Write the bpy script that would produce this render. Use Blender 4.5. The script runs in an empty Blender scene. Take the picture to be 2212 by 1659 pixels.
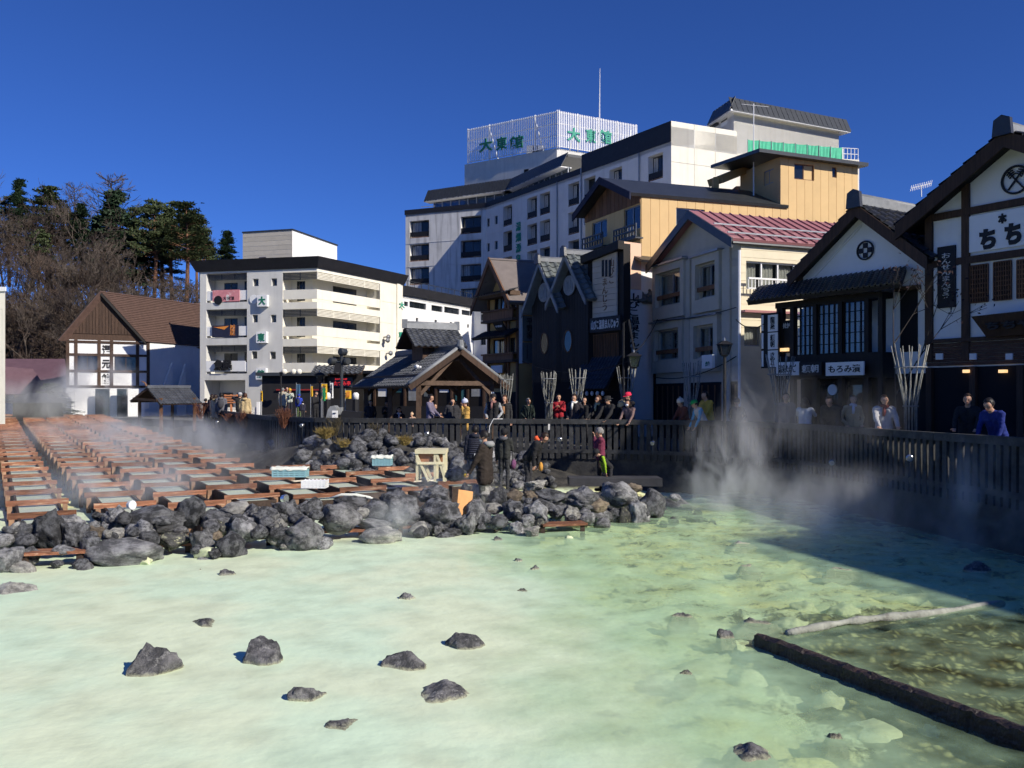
import bpy, bmesh, math, random
from math import sin, cos, tan, pi, radians, sqrt, atan2
from mathutils import Vector, Matrix, noise
V = Vector
random.seed(7)
scn = bpy.context.scene
COL = scn.collection
# ------------------------------------------------------------------ camera
F, CX, HZ, EYE = 1912.0, 1106.0, 858.0, 1.65       # focal length and horizon measured on a 2212 x 1659 view of the place
cd = bpy.data.cameras.new('camera'); cam = bpy.data.objects.new('camera', cd); COL.objects.link(cam)
cd.sensor_width = 36.0; cd.lens = 36.0 * F / 2212; cd.shift_y = (HZ - 829.5) / 2212
cd.clip_start = .1; cd.clip_end = 3000
cam.location = (0, 0, EYE); cam.rotation_euler = (pi / 2, 0, 0)
scn.camera = cam
# ------------------------------------------------------------------ sky and sun
SUN_EL, SUN_AZ = radians(33), radians(-37)           # azimuth measured from +X, anticlockwise
world = bpy.data.worlds.new('World'); scn.world = world; world.use_nodes = True
nt = world.node_tree; bg = nt.nodes['Background']
sky = nt.nodes.new('ShaderNodeTexSky'); sky.sky_type = 'NISHITA'; sky.sun_disc = False
sky.sun_elevation = SUN_EL; sky.sun_rotation = pi / 2 - SUN_AZ
sky.altitude = 1800; sky.air_density = 0.9; sky.dust_density = 0.1; sky.ozone_density = 5.0
hs = nt.nodes.new('ShaderNodeMix'); hs.data_type = 'RGBA'; hs.blend_type = 'MULTIPLY'; hs.inputs[0].default_value = 1; hs.inputs[7].default_value = (.52, .86, 1.62, 1)   # clear winter air: one tint over the whole sky
nt.links.new(sky.outputs[0], hs.inputs[6]); nt.links.new(hs.outputs[2], bg.inputs[0]); bg.inputs[1].default_value = .057
sd = bpy.data.lights.new('sun', 'SUN'); sun = bpy.data.objects.new('sun', sd); COL.objects.link(sun)
sd.energy = 4.6; sd.angle = radians(.5); sd.color = (1, .93, .82)
SUNV = V((cos(SUN_EL) * cos(SUN_AZ), cos(SUN_EL) * sin(SUN_AZ), sin(SUN_EL)))
sun.rotation_euler = SUNV.to_track_quat('Z', 'Y').to_euler()
sun.location = (30, -20, 40)
vs = scn.view_settings; vs.view_transform = 'Standard'; vs.look = 'None'; vs.exposure = .28; vs.gamma = 1; vs.use_curve_mapping = False
cy = scn.cycles
cy.use_denoising = True; cy.use_adaptive_sampling = True; cy.adaptive_threshold = .03
try: cy.denoiser = 'OPENIMAGEDENOISE'
except Exception: pass
cy.max_bounces = 5; cy.diffuse_bounces = 3; cy.glossy_bounces = 2; cy.transmission_bounces = 3; cy.volume_bounces = 2
cy.transparent_max_bounces = 10; cy.volume_step_rate = .8; cy.volume_max_steps = 64
cy.sample_clamp_indirect = 4; cy.caustics_reflective = False; cy.caustics_refractive = False
# ------------------------------------------------------------------ helpers
def PX(px, py, Y):                                   # the point at distance Y that the photo shows at (px, py)
    return V(((px - CX) / F * Y, Y, EYE - (py - HZ) / F * Y))
def XP(px, Y): return (px - CX) / F * Y
def ZP(py, Y): return EYE - (py - HZ) / F * Y
def wloc(o):
    v = V((0, 0, 0))
    while o: v = v + o.location; o = o.parent
    return v
def link(o, parent=None):
    COL.objects.link(o)
    if parent: o.parent = parent
    return o
def tag(o, label=None, cat=None, group=None, kind=None):
    if label: o['label'] = label
    if cat: o['category'] = cat
    if group: o['group'] = group
    if kind: o['kind'] = kind
    return o
def thing(name, label, cat, loc, group=None):
    o = bpy.data.objects.new(name, None); o.location = loc; o.empty_display_size = .1
    return tag(link(o), label, cat, group)
class MB:
    def __init__(s): s.v = []; s.f = []; s.m = []; s.cur = 0
    def add(s, vs, fs):
        b = len(s.v); s.v += [tuple(x) for x in vs]
        for f in fs: s.f.append(tuple(b + i for i in f)); s.m.append(s.cur)
        return s
    def hexa(s, p):                                  # p: bottom 4 then top 4, same winding (anticlockwise from above)
        return s.add(p, [(3, 2, 1, 0), (4, 5, 6, 7), (0, 1, 5, 4), (1, 2, 6, 5), (2, 3, 7, 6), (3, 0, 4, 7)])
    def box(s, a, b):
        x0, y0, z0 = a; x1, y1, z1 = b
        return s.hexa([(x0, y0, z0), (x1, y0, z0), (x1, y1, z0), (x0, y1, z0), (x0, y0, z1), (x1, y0, z1), (x1, y1, z1), (x0, y1, z1)])
    def bar(s, p, q, w, h, up=(0, 0, 1)):            # square bar from p to q
        p = V(p); q = V(q); d = (q - p).normalized(); u = V(up)
        if abs(d.dot(u)) > .98: u = V((0, 1, 0))
        r = d.cross(u).normalized(); t = r.cross(d)
        P = []
        for c in (p, q): P += [c - r * w / 2 - t * h / 2, c + r * w / 2 - t * h / 2, c + r * w / 2 + t * h / 2, c - r * w / 2 + t * h / 2]
        return s.add(P, [(0, 1, 2, 3), (7, 6, 5, 4), (4, 5, 1, 0), (5, 6, 2, 1), (6, 7, 3, 2), (7, 4, 0, 3)])
    def tube(s, pts, rad, n=8, cap=True):
        b = len(s.v); pts = [V(p) for p in pts]; k = len(pts)
        if not hasattr(rad, '__len__'): rad = [rad] * k
        a = None
        for i, p in enumerate(pts):
            d = (pts[min(i + 1, k - 1)] - pts[max(i - 1, 0)]).normalized()
            if a is None: a = d.orthogonal().normalized()
            a = (a - d * a.dot(d)).normalized(); c = d.cross(a)
            for j in range(n):
                t = 2 * pi * j / n; s.v.append(tuple(p + (a * cos(t) + c * sin(t)) * rad[i]))
        for i in range(k - 1):
            for j in range(n):
                s.f.append((b + i * n + j, b + i * n + (j + 1) % n, b + (i + 1) * n + (j + 1) % n, b + (i + 1) * n + j)); s.m.append(s.cur)
        if cap:
            s.f.append(tuple(b + j for j in range(n))[::-1]); s.m.append(s.cur)
            s.f.append(tuple(b + (k - 1) * n + j for j in range(n))); s.m.append(s.cur)
        return s
    def ball(s, c, r, n=8, m=6, z=(1, 0)):
        c = V(c); r = V(r) if hasattr(r, '__len__') else V((r, r, r)); b = len(s.v)
        for i in range(m + 1):
            t = pi * i / m
            for j in range(n):
                a = 2 * pi * j / n
                s.v.append((c.x + r.x * sin(t) * cos(a), c.y + r.y * sin(t) * sin(a), c.z + r.z * cos(t)))
        for i in range(m):
            for j in range(n):
                q = (b + i * n + j, b + (i + 1) * n + j, b + (i + 1) * n + (j + 1) % n, b + i * n + (j + 1) % n)
                s.f.append(q); s.m.append(s.cur)
        return s
    def extr(s, poly, vec):                          # polygon swept by vec
        n = len(poly); vec = V(vec); p = [V(x) for x in poly]
        return s.add(p + [x + vec for x in p], [tuple(range(n))[::-1], tuple(range(n, 2 * n))] + [(i, (i + 1) % n, n + (i + 1) % n, n + i) for i in range(n)])
    def poly(s, pts): return s.add(pts, [tuple(range(len(pts)))])
    def mesh(s, name, mats=(), off=None, smooth=False):
        me = bpy.data.meshes.new(name)
        vv = s.v if off is None else [(x - off[0], y - off[1], z - off[2]) for x, y, z in s.v]
        me.from_pydata(vv, [], s.f)
        for m in (mats if isinstance(mats, (list, tuple)) else [mats]): me.materials.append(m)
        if any(s.m): me.polygons.foreach_set('material_index', s.m)
        if smooth: me.polygons.foreach_set('use_smooth', [True] * len(s.f))
        me.update()
        return me
    def build(s, name, mats, parent=None, smooth=False, fix=True):
        off = wloc(parent) if parent else None
        me = s.mesh(name, mats, off, smooth)
        if fix:
            bm = bmesh.new(); bm.from_mesh(me); bmesh.ops.recalc_face_normals(bm, faces=bm.faces); bm.to_mesh(me); bm.free()
        return link(bpy.data.objects.new(name, me), parent)
def inst(name, me, parent=None, loc=(0, 0, 0), rot=None, scale=None, mtx=None):
    o = bpy.data.objects.new(name, me)
    if mtx is not None: o.matrix_basis = mtx
    else:
        o.location = loc
        if rot: o.rotation_euler = rot
        if scale: o.scale = scale
    return link(o, parent)
class Wall:                                          # a vertical plane from A to B, A at the left as seen from outside
    def __init__(s, A, B):
        s.A = V((A[0], A[1])); s.B = V((B[0], B[1])); s.e = (s.B - s.A).normalized(); s.L = (s.B - s.A).length
        s.n = V((s.e.y, -s.e.x))
    def uz(s, px, py):
        d = V(((px - CX) / F, 1)); c = d.x * s.e.y - d.y * s.e.x
        Y = (s.A.x * s.e.y - s.A.y * s.e.x) / c
        p = d * Y
        return (p - s.A).dot(s.e), EYE - (py - HZ) / F * Y
    def P(s, u, z, w=0): q = s.A + s.e * u + s.n * w; return V((q.x, q.y, z))
    def rect(s, x0, y0, x1, y1):
        u0, a = s.uz(x0, (y0 + y1) / 2); u1, b = s.uz(x1, (y0 + y1) / 2); m = (x0 + x1) / 2
        z1 = s.uz(m, y0)[1]; z0 = s.uz(m, y1)[1]
        return (u0, u1, z0, z1)
    def box(s, mb, u0, u1, z0, z1, w0, w1):
        return mb.hexa([s.P(u0, z0, w1), s.P(u1, z0, w1), s.P(u1, z0, w0), s.P(u0, z0, w0), s.P(u0, z1, w1), s.P(u1, z1, w1), s.P(u1, z1, w0), s.P(u0, z1, w0)])
    def off(s, w): 
        d = s.n * w; return Wall(s.A + d, s.B + d)
def cut(u0, u1, z0, z1, holes):
    """rectangle minus holes -> list of rectangles"""
    us = sorted({u0, u1} | {min(max(x, u0), u1) for h in holes for x in h[:2]}); out = []
    for a, b in zip(us, us[1:]):
        if b - a < 1e-5: continue
        hs = sorted((max(h[2], z0), min(h[3], z1)) for h in holes if h[0] < (a + b) / 2 < h[1] and h[3] > z0 and h[2] < z1)
        c = z0
        for p, q in hs:
            if p - c > 1e-5: out.append((a, b, c, p))
            c = max(c, q)
        if z1 - c > 1e-5: out.append((a, b, c, z1))
    return out
def wall_sheet(parent, w, u0, u1, z0, z1, holes, m, depth=.2, name='wall', top=None):
    mb = MB()
    for a, b, c, d in cut(u0, u1, z0, z1, holes): mb.poly([w.P(a, c), w.P(b, c), w.P(b, d), w.P(a, d)])
    for h in holes:
        a, b, c, d = h[:4]; k = h[4] if len(h) > 4 else depth
        if k <= 0: continue
        mb.poly([w.P(a, c), w.P(a, d), w.P(a, d, -k), w.P(a, c, -k)]); mb.poly([w.P(b, d), w.P(b, c), w.P(b, c, -k), w.P(b, d, -k)])
        mb.poly([w.P(a, d), w.P(b, d), w.P(b, d, -k), w.P(a, d, -k)]); mb.poly([w.P(b, c), w.P(a, c), w.P(a, c, -k), w.P(b, c, -k)])
    if top: mb.poly([w.P(a, z) for a, z in top])
    return mb.build(name, m, parent, fix=False)
def boards(parent, w, u0, u1, z0, z1, holes, m, cuts, vert=True, gap=.012, t=.03, name='board'):
    """wall cladding, one part per board; cuts are the joint positions"""
    cs = sorted(c for c in cuts if (u0 if vert else z0) + .02 < c < (u1 if vert else z1) - .02); ed = [u0 if vert else z0] + cs + [u1 if vert else z1]
    for a, b in zip(ed, ed[1:]):
        r = cut(a + gap / 2, b - gap / 2, z0, z1, holes) if vert else cut(u0, u1, a + gap / 2, b - gap / 2, holes)
        mb = MB()
        for q in r: w.box(mb, q[0], q[1], q[2], q[3], .002, t)
        if r: mb.build(name, m, parent)
def frame_mb(w, u0, u1, z0, z1, wd, d0, d1, mull=0, rails=0):
    mb = MB()
    w.box(mb, u0, u0 + wd, z0, z1, d0, d1); w.box(mb, u1 - wd, u1, z0, z1, d0, d1)
    w.box(mb, u0 + wd, u1 - wd, z0, z0 + wd, d0, d1); w.box(mb, u0 + wd, u1 - wd, z1 - wd, z1, d0, d1)
    for i in range(mull):
        c = u0 + (u1 - u0) * (i + 1) / (mull + 1); w.box(mb, c - wd / 2, c + wd / 2, z0 + wd, z1 - wd, d0, d1)
    for i in range(rails):
        c = z0 + (z1 - z0) * (i + 1) / (rails + 1); w.box(mb, u0 + wd, u1 - wd, c - wd / 3, c + wd / 3, d0 + .004, d1 - .004)
    return mb
def window(parent, w, r, depth=.12, fm=None, gm=None, mull=1, rails=0, wd=.05, name='window', curtain=None, room=.6):
    u0, u1, z0, z1 = r[:4]
    o = frame_mb(w, u0, u1, z0, z1, wd, -depth, -depth + .06, mull, rails).build(name, fm, parent)
    n = mull + 1
    for i in range(n):
        a = u0 + (u1 - u0) * i / n; b = u0 + (u1 - u0) * (i + 1) / n
        mb = MB(); k = -depth + (.02 if i % 2 else .035)
        w.box(mb, a + .01, b - .01, z0 + .01, z1 - .01, k, k + .008); mb.build('pane', gm, o)
    if curtain:
        mb = MB(); w.box(mb, u0, u1, z0, z1, -depth - room - .05, -depth - room); mb.build('backing', M['dark'], o)
        for (a, b) in curtain[1]:
            drape(o, w, u0 + (u1 - u0) * a, u0 + (u1 - u0) * b, z0 + .03, z1 - .02, -depth - .12, curtain[0])
    return o
def drape(parent, w, a, b, z0, z1, d, m):
    n = max(6, int((b - a) / .035)); vs = []; fs = []
    for i in range(n + 1):
        u = a + (b - a) * i / n; q = d + .03 * sin(i * 1.9) + .012 * sin(i * .7)
        vs += [w.P(u, z0, q + .015 * sin(i)), w.P(u, z1, q)]
    for i in range(n): fs.append((2 * i, 2 * i + 2, 2 * i + 3, 2 * i + 1))
    MB().add(vs, fs).build('curtain', m, parent, smooth=True, fix=False)
_tc = {}
BENCH = bpy.data.scenes.new('workbench')              # scratch scene, removed at the end: turns lettering and remeshed bodies into plain meshes quickly
def bake(o):
    BENCH.collection.objects.link(o)
    with bpy.context.temp_override(scene=BENCH, view_layer=BENCH.view_layers[0]):
        me = bpy.data.meshes.new_from_object(o.evaluated_get(bpy.context.evaluated_depsgraph_get()))
    bpy.data.objects.remove(o); return me
def text_mesh(s, bold=0.0, ext=.02, rot=0):
    k = (s, bold, ext)
    if k in _tc: return _tc[k]
    c = bpy.data.curves.new('lettering', 'FONT'); c.body = s; c.size = 1; c.align_x = 'CENTER'; c.align_y = 'CENTER'; c.extrude = ext; c.offset = bold
    c.space_line = .95; c.resolution_u = 3
    me = bake(bpy.data.objects.new('lettering', c)); bpy.data.curves.remove(c)
    if len(me.vertices):
        xs = [v.co for v in me.vertices]; lo = V((min(p.x for p in xs), min(p.y for p in xs), 0)); hi = V((max(p.x for p in xs), max(p.y for p in xs), 0))
        me.transform(Matrix.Translation(-(lo + hi) / 2)); me['w'] = hi.x - lo.x; me['h'] = hi.y - lo.y
    else: me['w'] = me['h'] = 1.0
    _tc[k] = me
    return me
def lettering(parent, w, s, r, m, out=.01, bold=.03, vertical=False, ext=.02, skew=0, name='lettering'):
    """writing fitted into the wall rectangle r = (u0, u1, z0, z1)"""
    me0 = text_mesh('\n'.join(s) if vertical else s, bold, ext)
    me = me0.copy(); me.materials.clear(); me.materials.append(m)
    u0, u1, z0, z1 = r
    sx = (u1 - u0) / me0['w']; sy = (z1 - z0) / me0['h']
    off = wloc(parent); c = w.P((u0 + u1) / 2, (z0 + z1) / 2, out) - off
    e = V((w.e.x, w.e.y, 0)); n = V((w.n.x, w.n.y, 0)); up = V((0, 0, 1))
    mt = Matrix(((e.x * sx, up.x + e.x * skew, n.x, c.x), (e.y * sx, e.y * skew, n.y, c.y), (0, sy, 0, c.z), (0, 0, 0, 1)))
    mt[0][1] = e.x * skew * sx
    me.transform(mt)
    return link(bpy.data.objects.new(name, me), parent)
# ------------------------------------------------------------------ materials
M = {}
def mat(name, col, rough=.8, var=.18, sc=2.0, bump=0.0, bsc=25.0, metal=0.0, spec=.3, stretch=None, col2=None, c2=(.45, .6), c2sc=1.5, rnd=0.0, stain=None, emit=None, transl=0):
    m = bpy.data.materials.new(name); m.use_nodes = True; t = m.node_tree; N = t.nodes; L = t.links; p = N['Principled BSDF']
    p.inputs['Roughness'].default_value = rough; p.inputs['Metallic'].default_value = metal; p.inputs['Specular IOR Level'].default_value = spec
    tc = N.new('ShaderNodeTexCoord'); src = tc.outputs['Object']
    if rnd:
        oi = N.new('ShaderNodeObjectInfo'); ad = N.new('ShaderNodeVectorMath'); ad.operation = 'MULTIPLY_ADD'
        cb = N.new('ShaderNodeCombineXYZ'); L.new(oi.outputs['Random'], cb.inputs[0]); L.new(oi.outputs['Random'], cb.inputs[1]); L.new(oi.outputs['Random'], cb.inputs[2])
        L.new(cb.outputs[0], ad.inputs[0]); ad.inputs[1].default_value = (37, 53, 71); L.new(src, ad.inputs[2]); src = ad.outputs[0]
    if stretch:
        mp = N.new('ShaderNodeMapping'); mp.inputs['Scale'].default_value = stretch; L.new(src, mp.inputs[0]); src = mp.outputs[0]
    nz = N.new('ShaderNodeTexNoise'); nz.inputs['Scale'].default_value = sc; nz.inputs['Detail'].default_value = 5; nz.inputs['Roughness'].default_value = .65; L.new(src, nz.inputs['Vector'])
    mx = N.new('ShaderNodeMix'); mx.data_type = 'RGBA'
    mx.inputs[6].default_value = [c * (1 - var) for c in col] + [1]; mx.inputs[7].default_value = [min(1, c * (1 + var)) for c in col] + [1]
    cr = N.new('ShaderNodeMapRange'); cr.inputs[1].default_value = .3; cr.inputs[2].default_value = .7; L.new(nz.outputs[0], cr.inputs[0]); L.new(cr.outputs[0], mx.inputs[0])
    out = mx.outputs[2]
    if col2:
        n2 = N.new('ShaderNodeTexNoise'); n2.inputs['Scale'].default_value = c2sc; n2.inputs['Detail'].default_value = 7; n2.inputs['Roughness'].default_value = .7; L.new(src, n2.inputs['Vector'])
        r2 = N.new('ShaderNodeMapRange'); r2.inputs[1].default_value = c2[0]; r2.inputs[2].default_value = c2[1]; L.new(n2.outputs[0], r2.inputs[0])
        m2 = N.new('ShaderNodeMix'); m2.data_type = 'RGBA'; L.new(r2.outputs[0], m2.inputs[0]); L.new(out, m2.inputs[6]); m2.inputs[7].default_value = list(col2) + [1]; out = m2.outputs[2]
    if stain:                                        # rain streaks running down a wall
        mp2 = N.new('ShaderNodeMapping'); mp2.inputs['Scale'].default_value = (2.2, 2.2, .16); L.new(tc.outputs['Object'], mp2.inputs[0])
        n3 = N.new('ShaderNodeTexNoise'); n3.inputs['Scale'].default_value = 1.0; n3.inputs['Detail'].default_value = 6; L.new(mp2.outputs[0], n3.inputs['Vector'])
        r3 = N.new('ShaderNodeMapRange'); r3.inputs[1].default_value = .52; r3.inputs[2].default_value = .78; r3.inputs[4].default_value = stain[1]; L.new(n3.outputs[0], r3.inputs[0])
        m3 = N.new('ShaderNodeMix'); m3.data_type = 'RGBA'; L.new(r3.outputs[0], m3.inputs[0]); L.new(out, m3.inputs[6]); m3.inputs[7].default_value = list(stain[0]) + [1]; out = m3.outputs[2]
    if rnd:
        hs = N.new('ShaderNodeHueSaturation'); rr = N.new('ShaderNodeMapRange'); rr.inputs[3].default_value = 1 - rnd; rr.inputs[4].default_value = 1 + rnd
        L.new(oi.outputs['Random'], rr.inputs[0]); L.new(rr.outputs[0], hs.inputs['Value']); L.new(out, hs.inputs['Color']); out = hs.outputs[0]
    L.new(out, p.inputs['Base Color'])
    if bump:
        nb = N.new('ShaderNodeTexNoise'); nb.inputs['Scale'].default_value = bsc; nb.inputs['Detail'].default_value = 4; L.new(src, nb.inputs['Vector'])
        b = N.new('ShaderNodeBump'); b.inputs['Strength'].default_value = bump; b.inputs['Distance'].default_value = .03; L.new(nb.outputs[0], b.inputs['Height']); L.new(b.outputs[0], p.inputs['Normal'])
    if emit:
        p.inputs['Emission Color'].default_value = list(emit[0]) + [1]; p.inputs['Emission Strength'].default_value = emit[1]
    M[name] = m
    return m
def glassy(name, tint, clear):
    """window glass: mirror-like coat over a tinted see-through sheet"""
    m = bpy.data.materials.new(name); m.use_nodes = True; t = m.node_tree; N = t.nodes; L = t.links; N.remove(N['Principled BSDF'])
    g = N.new('ShaderNodeBsdfGlossy'); g.inputs['Roughness'].default_value = .03; g.inputs['Color'].default_value = (.9, .95, 1, 1)
    tr = N.new('ShaderNodeBsdfTransparent'); tr.inputs['Color'].default_value = list(tint) + [1]
    df = N.new('ShaderNodeBsdfDiffuse'); df.inputs['Color'].default_value = (.02, .025, .03, 1)
    a = N.new('ShaderNodeMixShader'); a.inputs[0].default_value = clear; L.new(df.outputs[0], a.inputs[1]); L.new(tr.outputs[0], a.inputs[2])
    lw = N.new('ShaderNodeLayerWeight'); lw.inputs[0].default_value = .5; pw = N.new('ShaderNodeMath'); pw.operation = 'POWER'; L.new(lw.outputs['Facing'], pw.inputs[0]); pw.inputs[1].default_value = 4
    fr = N.new('ShaderNodeMath'); fr.operation = 'MULTIPLY_ADD'; L.new(pw.outputs[0], fr.inputs[0]); fr.inputs[1].default_value = .85; fr.inputs[2].default_value = .05
    b = N.new('ShaderNodeMixShader'); L.new(fr.outputs[0], b.inputs[0]); L.new(a.outputs[0], b.inputs[1]); L.new(g.outputs[0], b.inputs[2])
    L.new(b.outputs[0], N['Material Output'].inputs[0]); M[name] = m
    return m
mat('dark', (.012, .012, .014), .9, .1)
mat('black', (.015, .015, .017), .6, .2, bump=.1)
mat('white_plaster', (.78, .78, .77), .85, .05, 1.2, stain=((.55, .53, .5), .25))
mat('grey_plaster', (.62, .61, .57), .9, .06, 1.0, .08, 30, stain=((.36, .35, .32), .4))  # also the small hotel's front, its dimmer light put into the colour
mat('cream_plaster', (.80, .76, .64), .85, .05, 1.0, .05, 30, stain=((.55, .48, .36), .3))
mat('stained_concrete', (.66, .65, .62), .9, .1, .7, .1, 20, stain=((.2, .19, .17), .75))
mat('hotel_white', (.70, .69, .66), .88, .06, .6, .06, 12, stain=((.45, .43, .4), .35))
mat('parapet_black', (.018, .018, .022), .55, .25, 2.0, .1, col2=(.2, .2, .2), c2=(.66, .76), c2sc=1.2)
mat('timber_dark', (.060, .034, .022), .7, .4, 6, .3, 30, stretch=(3, 3, .25), rnd=.2)
mat('timber_brown', (.17, .085, .045), .7, .4, 6, .3, 30, stretch=(3, 3, .25), rnd=.25)
mat('timber_black', (.013, .011, .010), .6, .4, 5, .3, 30, stretch=(4, 4, .2), rnd=.3)
mat('beam_wood', (.10, .064, .044), .75, .35, 5, .25, 30, stretch=(1, 1, 1), rnd=.15)
mat('shingle_brown', (.115, .070, .055), .7, .2, 3, .2, 20, rnd=.1)
mat('tile_grey', (.075, .08, .09), .42, .25, 4, .2, 30, spec=.5, rnd=.3)
mat('tile_dark', (.028, .030, .036), .38, .25, 4, .2, 30, spec=.5, rnd=.3)
mat('tile_pale', (.24, .25, .26), .5, .2, 4, .2, 30, rnd=.15)
mat('tile_green', (.13, .145, .145), .55, .15, 4, .1, 30, rnd=.12)
mat('roof_taupe', (.17, .145, .135), .75, .12, 3, .1, col2=(.07, .06, .055), c2=(.68, .72), c2sc=2.5)
mat('roof_red', (.36, .155, .16), .42, .08, 2, rnd=.06, spec=.5)
mat('roof_purple', (.13, .075, .09), .6, .15, 2)
mat('metal_dark', (.045, .05, .055), .4, .2, 3, metal=.3, spec=.5)
mat('metal_grey', (.30, .31, .32), .4, .15, 3, metal=.4, spec=.5)
mat('metal_white', (.80, .80, .80), .45, .05, 3)
mat('yellow_siding', (.66, .455, .215), .75, .06, 1.0, .05, 18, rnd=.03, stain=((.48, .33, .16), .2))
mat('ochre_plaster', (.52, .33, .13), .85, .1, 1.5)
mat('salmon', (.78, .52, .36), .8, .05, 1)
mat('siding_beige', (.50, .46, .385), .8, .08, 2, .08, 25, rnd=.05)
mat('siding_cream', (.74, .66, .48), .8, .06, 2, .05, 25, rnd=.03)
mat('cream_sign', (.55, .47, .38), .8, .06, 3, rnd=.05)
mat('fence_stone', (.042, .043, .044), .8, .35, 6, .25, 30, col2=(.085, .085, .08), c2=(.5, .75), c2sc=4, rnd=.25)
mat('white_paint', (.8, .8, .8), .5, .03)
mat('paper', (.78, .78, .76), .8, .03)
mat('green_paint', (.03, .30, .20), .5, .12, 3)
mat('green_dark', (.02, .17, .10), .5, .12, 3)
mat('ink', (.012, .012, .014), .5, .1)
mat('pale_ink', (.62, .62, .6), .6, .05)
mat('orange_paint', (.75, .27, .05), .6, .08)
mat('red_paint', (.55, .03, .03), .5, .1)
mat('dark_red', (.22, .02, .02), .6, .1)
mat('neon_red', (.7, .03, .04), .5, .05, emit=((1, .05, .06), .5))
mat('lamp_warm', (.8, .7, .5), .5, .05, emit=((1, .62, .25), 1.0))
mat('pink_banner', (.62, .24, .26), .8, .12, 4, col2=(.75, .5, .5), c2=(.58, .66), c2sc=3)
mat('navy_banner', (.018, .022, .05), .8, .2, 4)
mat('brown_brick', (.09, .05, .035), .85, .25, 5, .2)
mat('net_green', (.09, .52, .30), .7, .12, 2)
mat('asphalt', (.11, .108, .105), .9, .2, 2, .2, 60)
mat('earth', (.06, .048, .036), .95, .35, 1.0, .4, 6, col2=(.11, .08, .045), c2=(.45, .65), c2sc=2)
mat('curtain_beige', (.62, .52, .42), .9, .1, 3)
mat('curtain_white', (.75, .73, .70), .9, .08, 3)
glassy('glass', (.25, .28, .3), .35)
glassy('glass_clear', (.85, .9, .92), .93)
glassy('glass_blue', (.4, .5, .6), .5)
# ------------------------------------------------------------------ ground, pool, fence line
def lerp(a, b, t): return a + (b - a) * t
def interp(tab, x):
    if x <= tab[0][0]: return tab[0][1]
    for (a, p), (b, q) in zip(tab, tab[1:]):
        if x <= b: return lerp(p, q, (x - a) / (b - a))
    return tab[-1][1]
def smooth(a, b, x):
    t = min(1, max(0, (x - a) / (b - a))); return t * t * (3 - 2 * t)
FEN = [(9.3, 2), (9.2, 8), (8.8, 15), (8.35, 17.7), (7.95, 20.8), (7.55, 23.4), (6.6, 25.6), (5.2, 26.9), (2.6, 27.9), (0, 28.5), (-3.5, 29.1), (-6.4, 30), (-8.55, 32), (-10.3, 35.5), (-11.9, 39), (-15.4, 47), (-21.2, 61)]
def catmull(pts, n=8):
    out = []; P = [V(p) for p in pts]; P = [P[0] * 2 - P[1]] + P + [P[-1] * 2 - P[-2]]
    for i in range(1, len(P) - 2):
        for k in range(n):
            t = k / n; a, b, c, d = P[i - 1:i + 3]
            out.append(.5 * ((2 * b) + (c - a) * t + (2 * a - 5 * b + 4 * c - d) * t * t + (3 * b - a - 3 * c + d) * t ** 3))
    out.append(P[-2]); return out
FLINE = catmull(FEN)
def fence_dist(x, y):
    return min((V((x, y)) - p).length for p in FLINE)
LOOP = [tuple(p) for p in FLINE] + [(-30, 70), (-62, 84), (-34, 24), (-16, 2)]
WZ = -1.05
from mathutils.geometry import tessellate_polygon
outer = [V((-900, -300, 0)), V((900, -300, 0)), V((900, 1500, 0)), V((-900, 1500, 0))]
hole = [V((x, y, 0)) for x, y in LOOP]
mb = MB(); mb.add(outer + hole, tessellate_polygon([outer, hole]))
g = mb.build('ground', M['asphalt']); tag(g, kind='structure')
if g.data.polygons[0].normal.z < 0: g.data.flip_normals()
mat('retaining', (.05, .05, .05), .9, .3, 3, .4, 12, col2=(.09, .085, .07), c2=(.5, .7))
mb = MB()
for a, b in zip(LOOP, LOOP[1:] + LOOP[:1]): mb.poly([(a[0], a[1], -2.2), (b[0], b[1], -2.2), (b[0], b[1], .001), (a[0], a[1], .001)])
tag(mb.build('retaining_wall', M['retaining'], fix=False), kind='structure')
# boulder line (where the rocks meet the milky water)
WL = [(0, 1240), (270, 1227), (520, 1205), (690, 1190), (900, 1165), (1130, 1160), (1380, 1135), (1500, 1118)]
def ywater(px): return interp(WL, px)
def yfront(px): return (EYE - WZ) * F / (ywater(px) - HZ)
FRONT = sorted((XP(p, yfront(p)), yfront(p)) for p, _ in WL) + [(5.2, 21.6), (7.2, 24.5), (12, 27)]
FRONT = [(-40, 10), (-12, 12.6)] + FRONT
def zt(d): return -.72 + .022 * (d - 19.5)          # height of the trough boards
def bank(x, y):
    s = y - interp(FRONT, x)
    n = noise.fractal(V((x * .9, y * .9, 3)), 1, 2, 4)
    m = noise.fractal(V((x * 5.5, y * 5.5, 9)), .7, 2, 4)
    right = smooth(-.5, 2.2, x + (y - 12) * .12)
    bed = -1.33 + .05 * n + right * (.06 * n + .12 * abs(m) + .07) - .16 * smooth(3.4, 5.2, x) * smooth(11.5, 9, y)
    bed = min(bed, -1.10)
    land = max(-1.12, zt(y) - .8) + .06 * n + .04 * m
    hp = interp([(-9, -.3), (-7, .05), (-5, .34), (-2.6, .28), (-1, -.05), (.6, -.45), (2.4, -.85)], x); land = lerp(land, max(land, hp), smooth(3.0, .9, fence_dist(x, y)) * smooth(7.6, 3.5, x))
    if x > 2.4: land = lerp(land, -1.25, smooth(2.4, 4.4, x))
    return lerp(bed, land, smooth(-.15, .9, s))
nx, ny, x0, x1, y0, y1 = 150, 232, -13.5, 9.6, 2.0, 29.6
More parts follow.
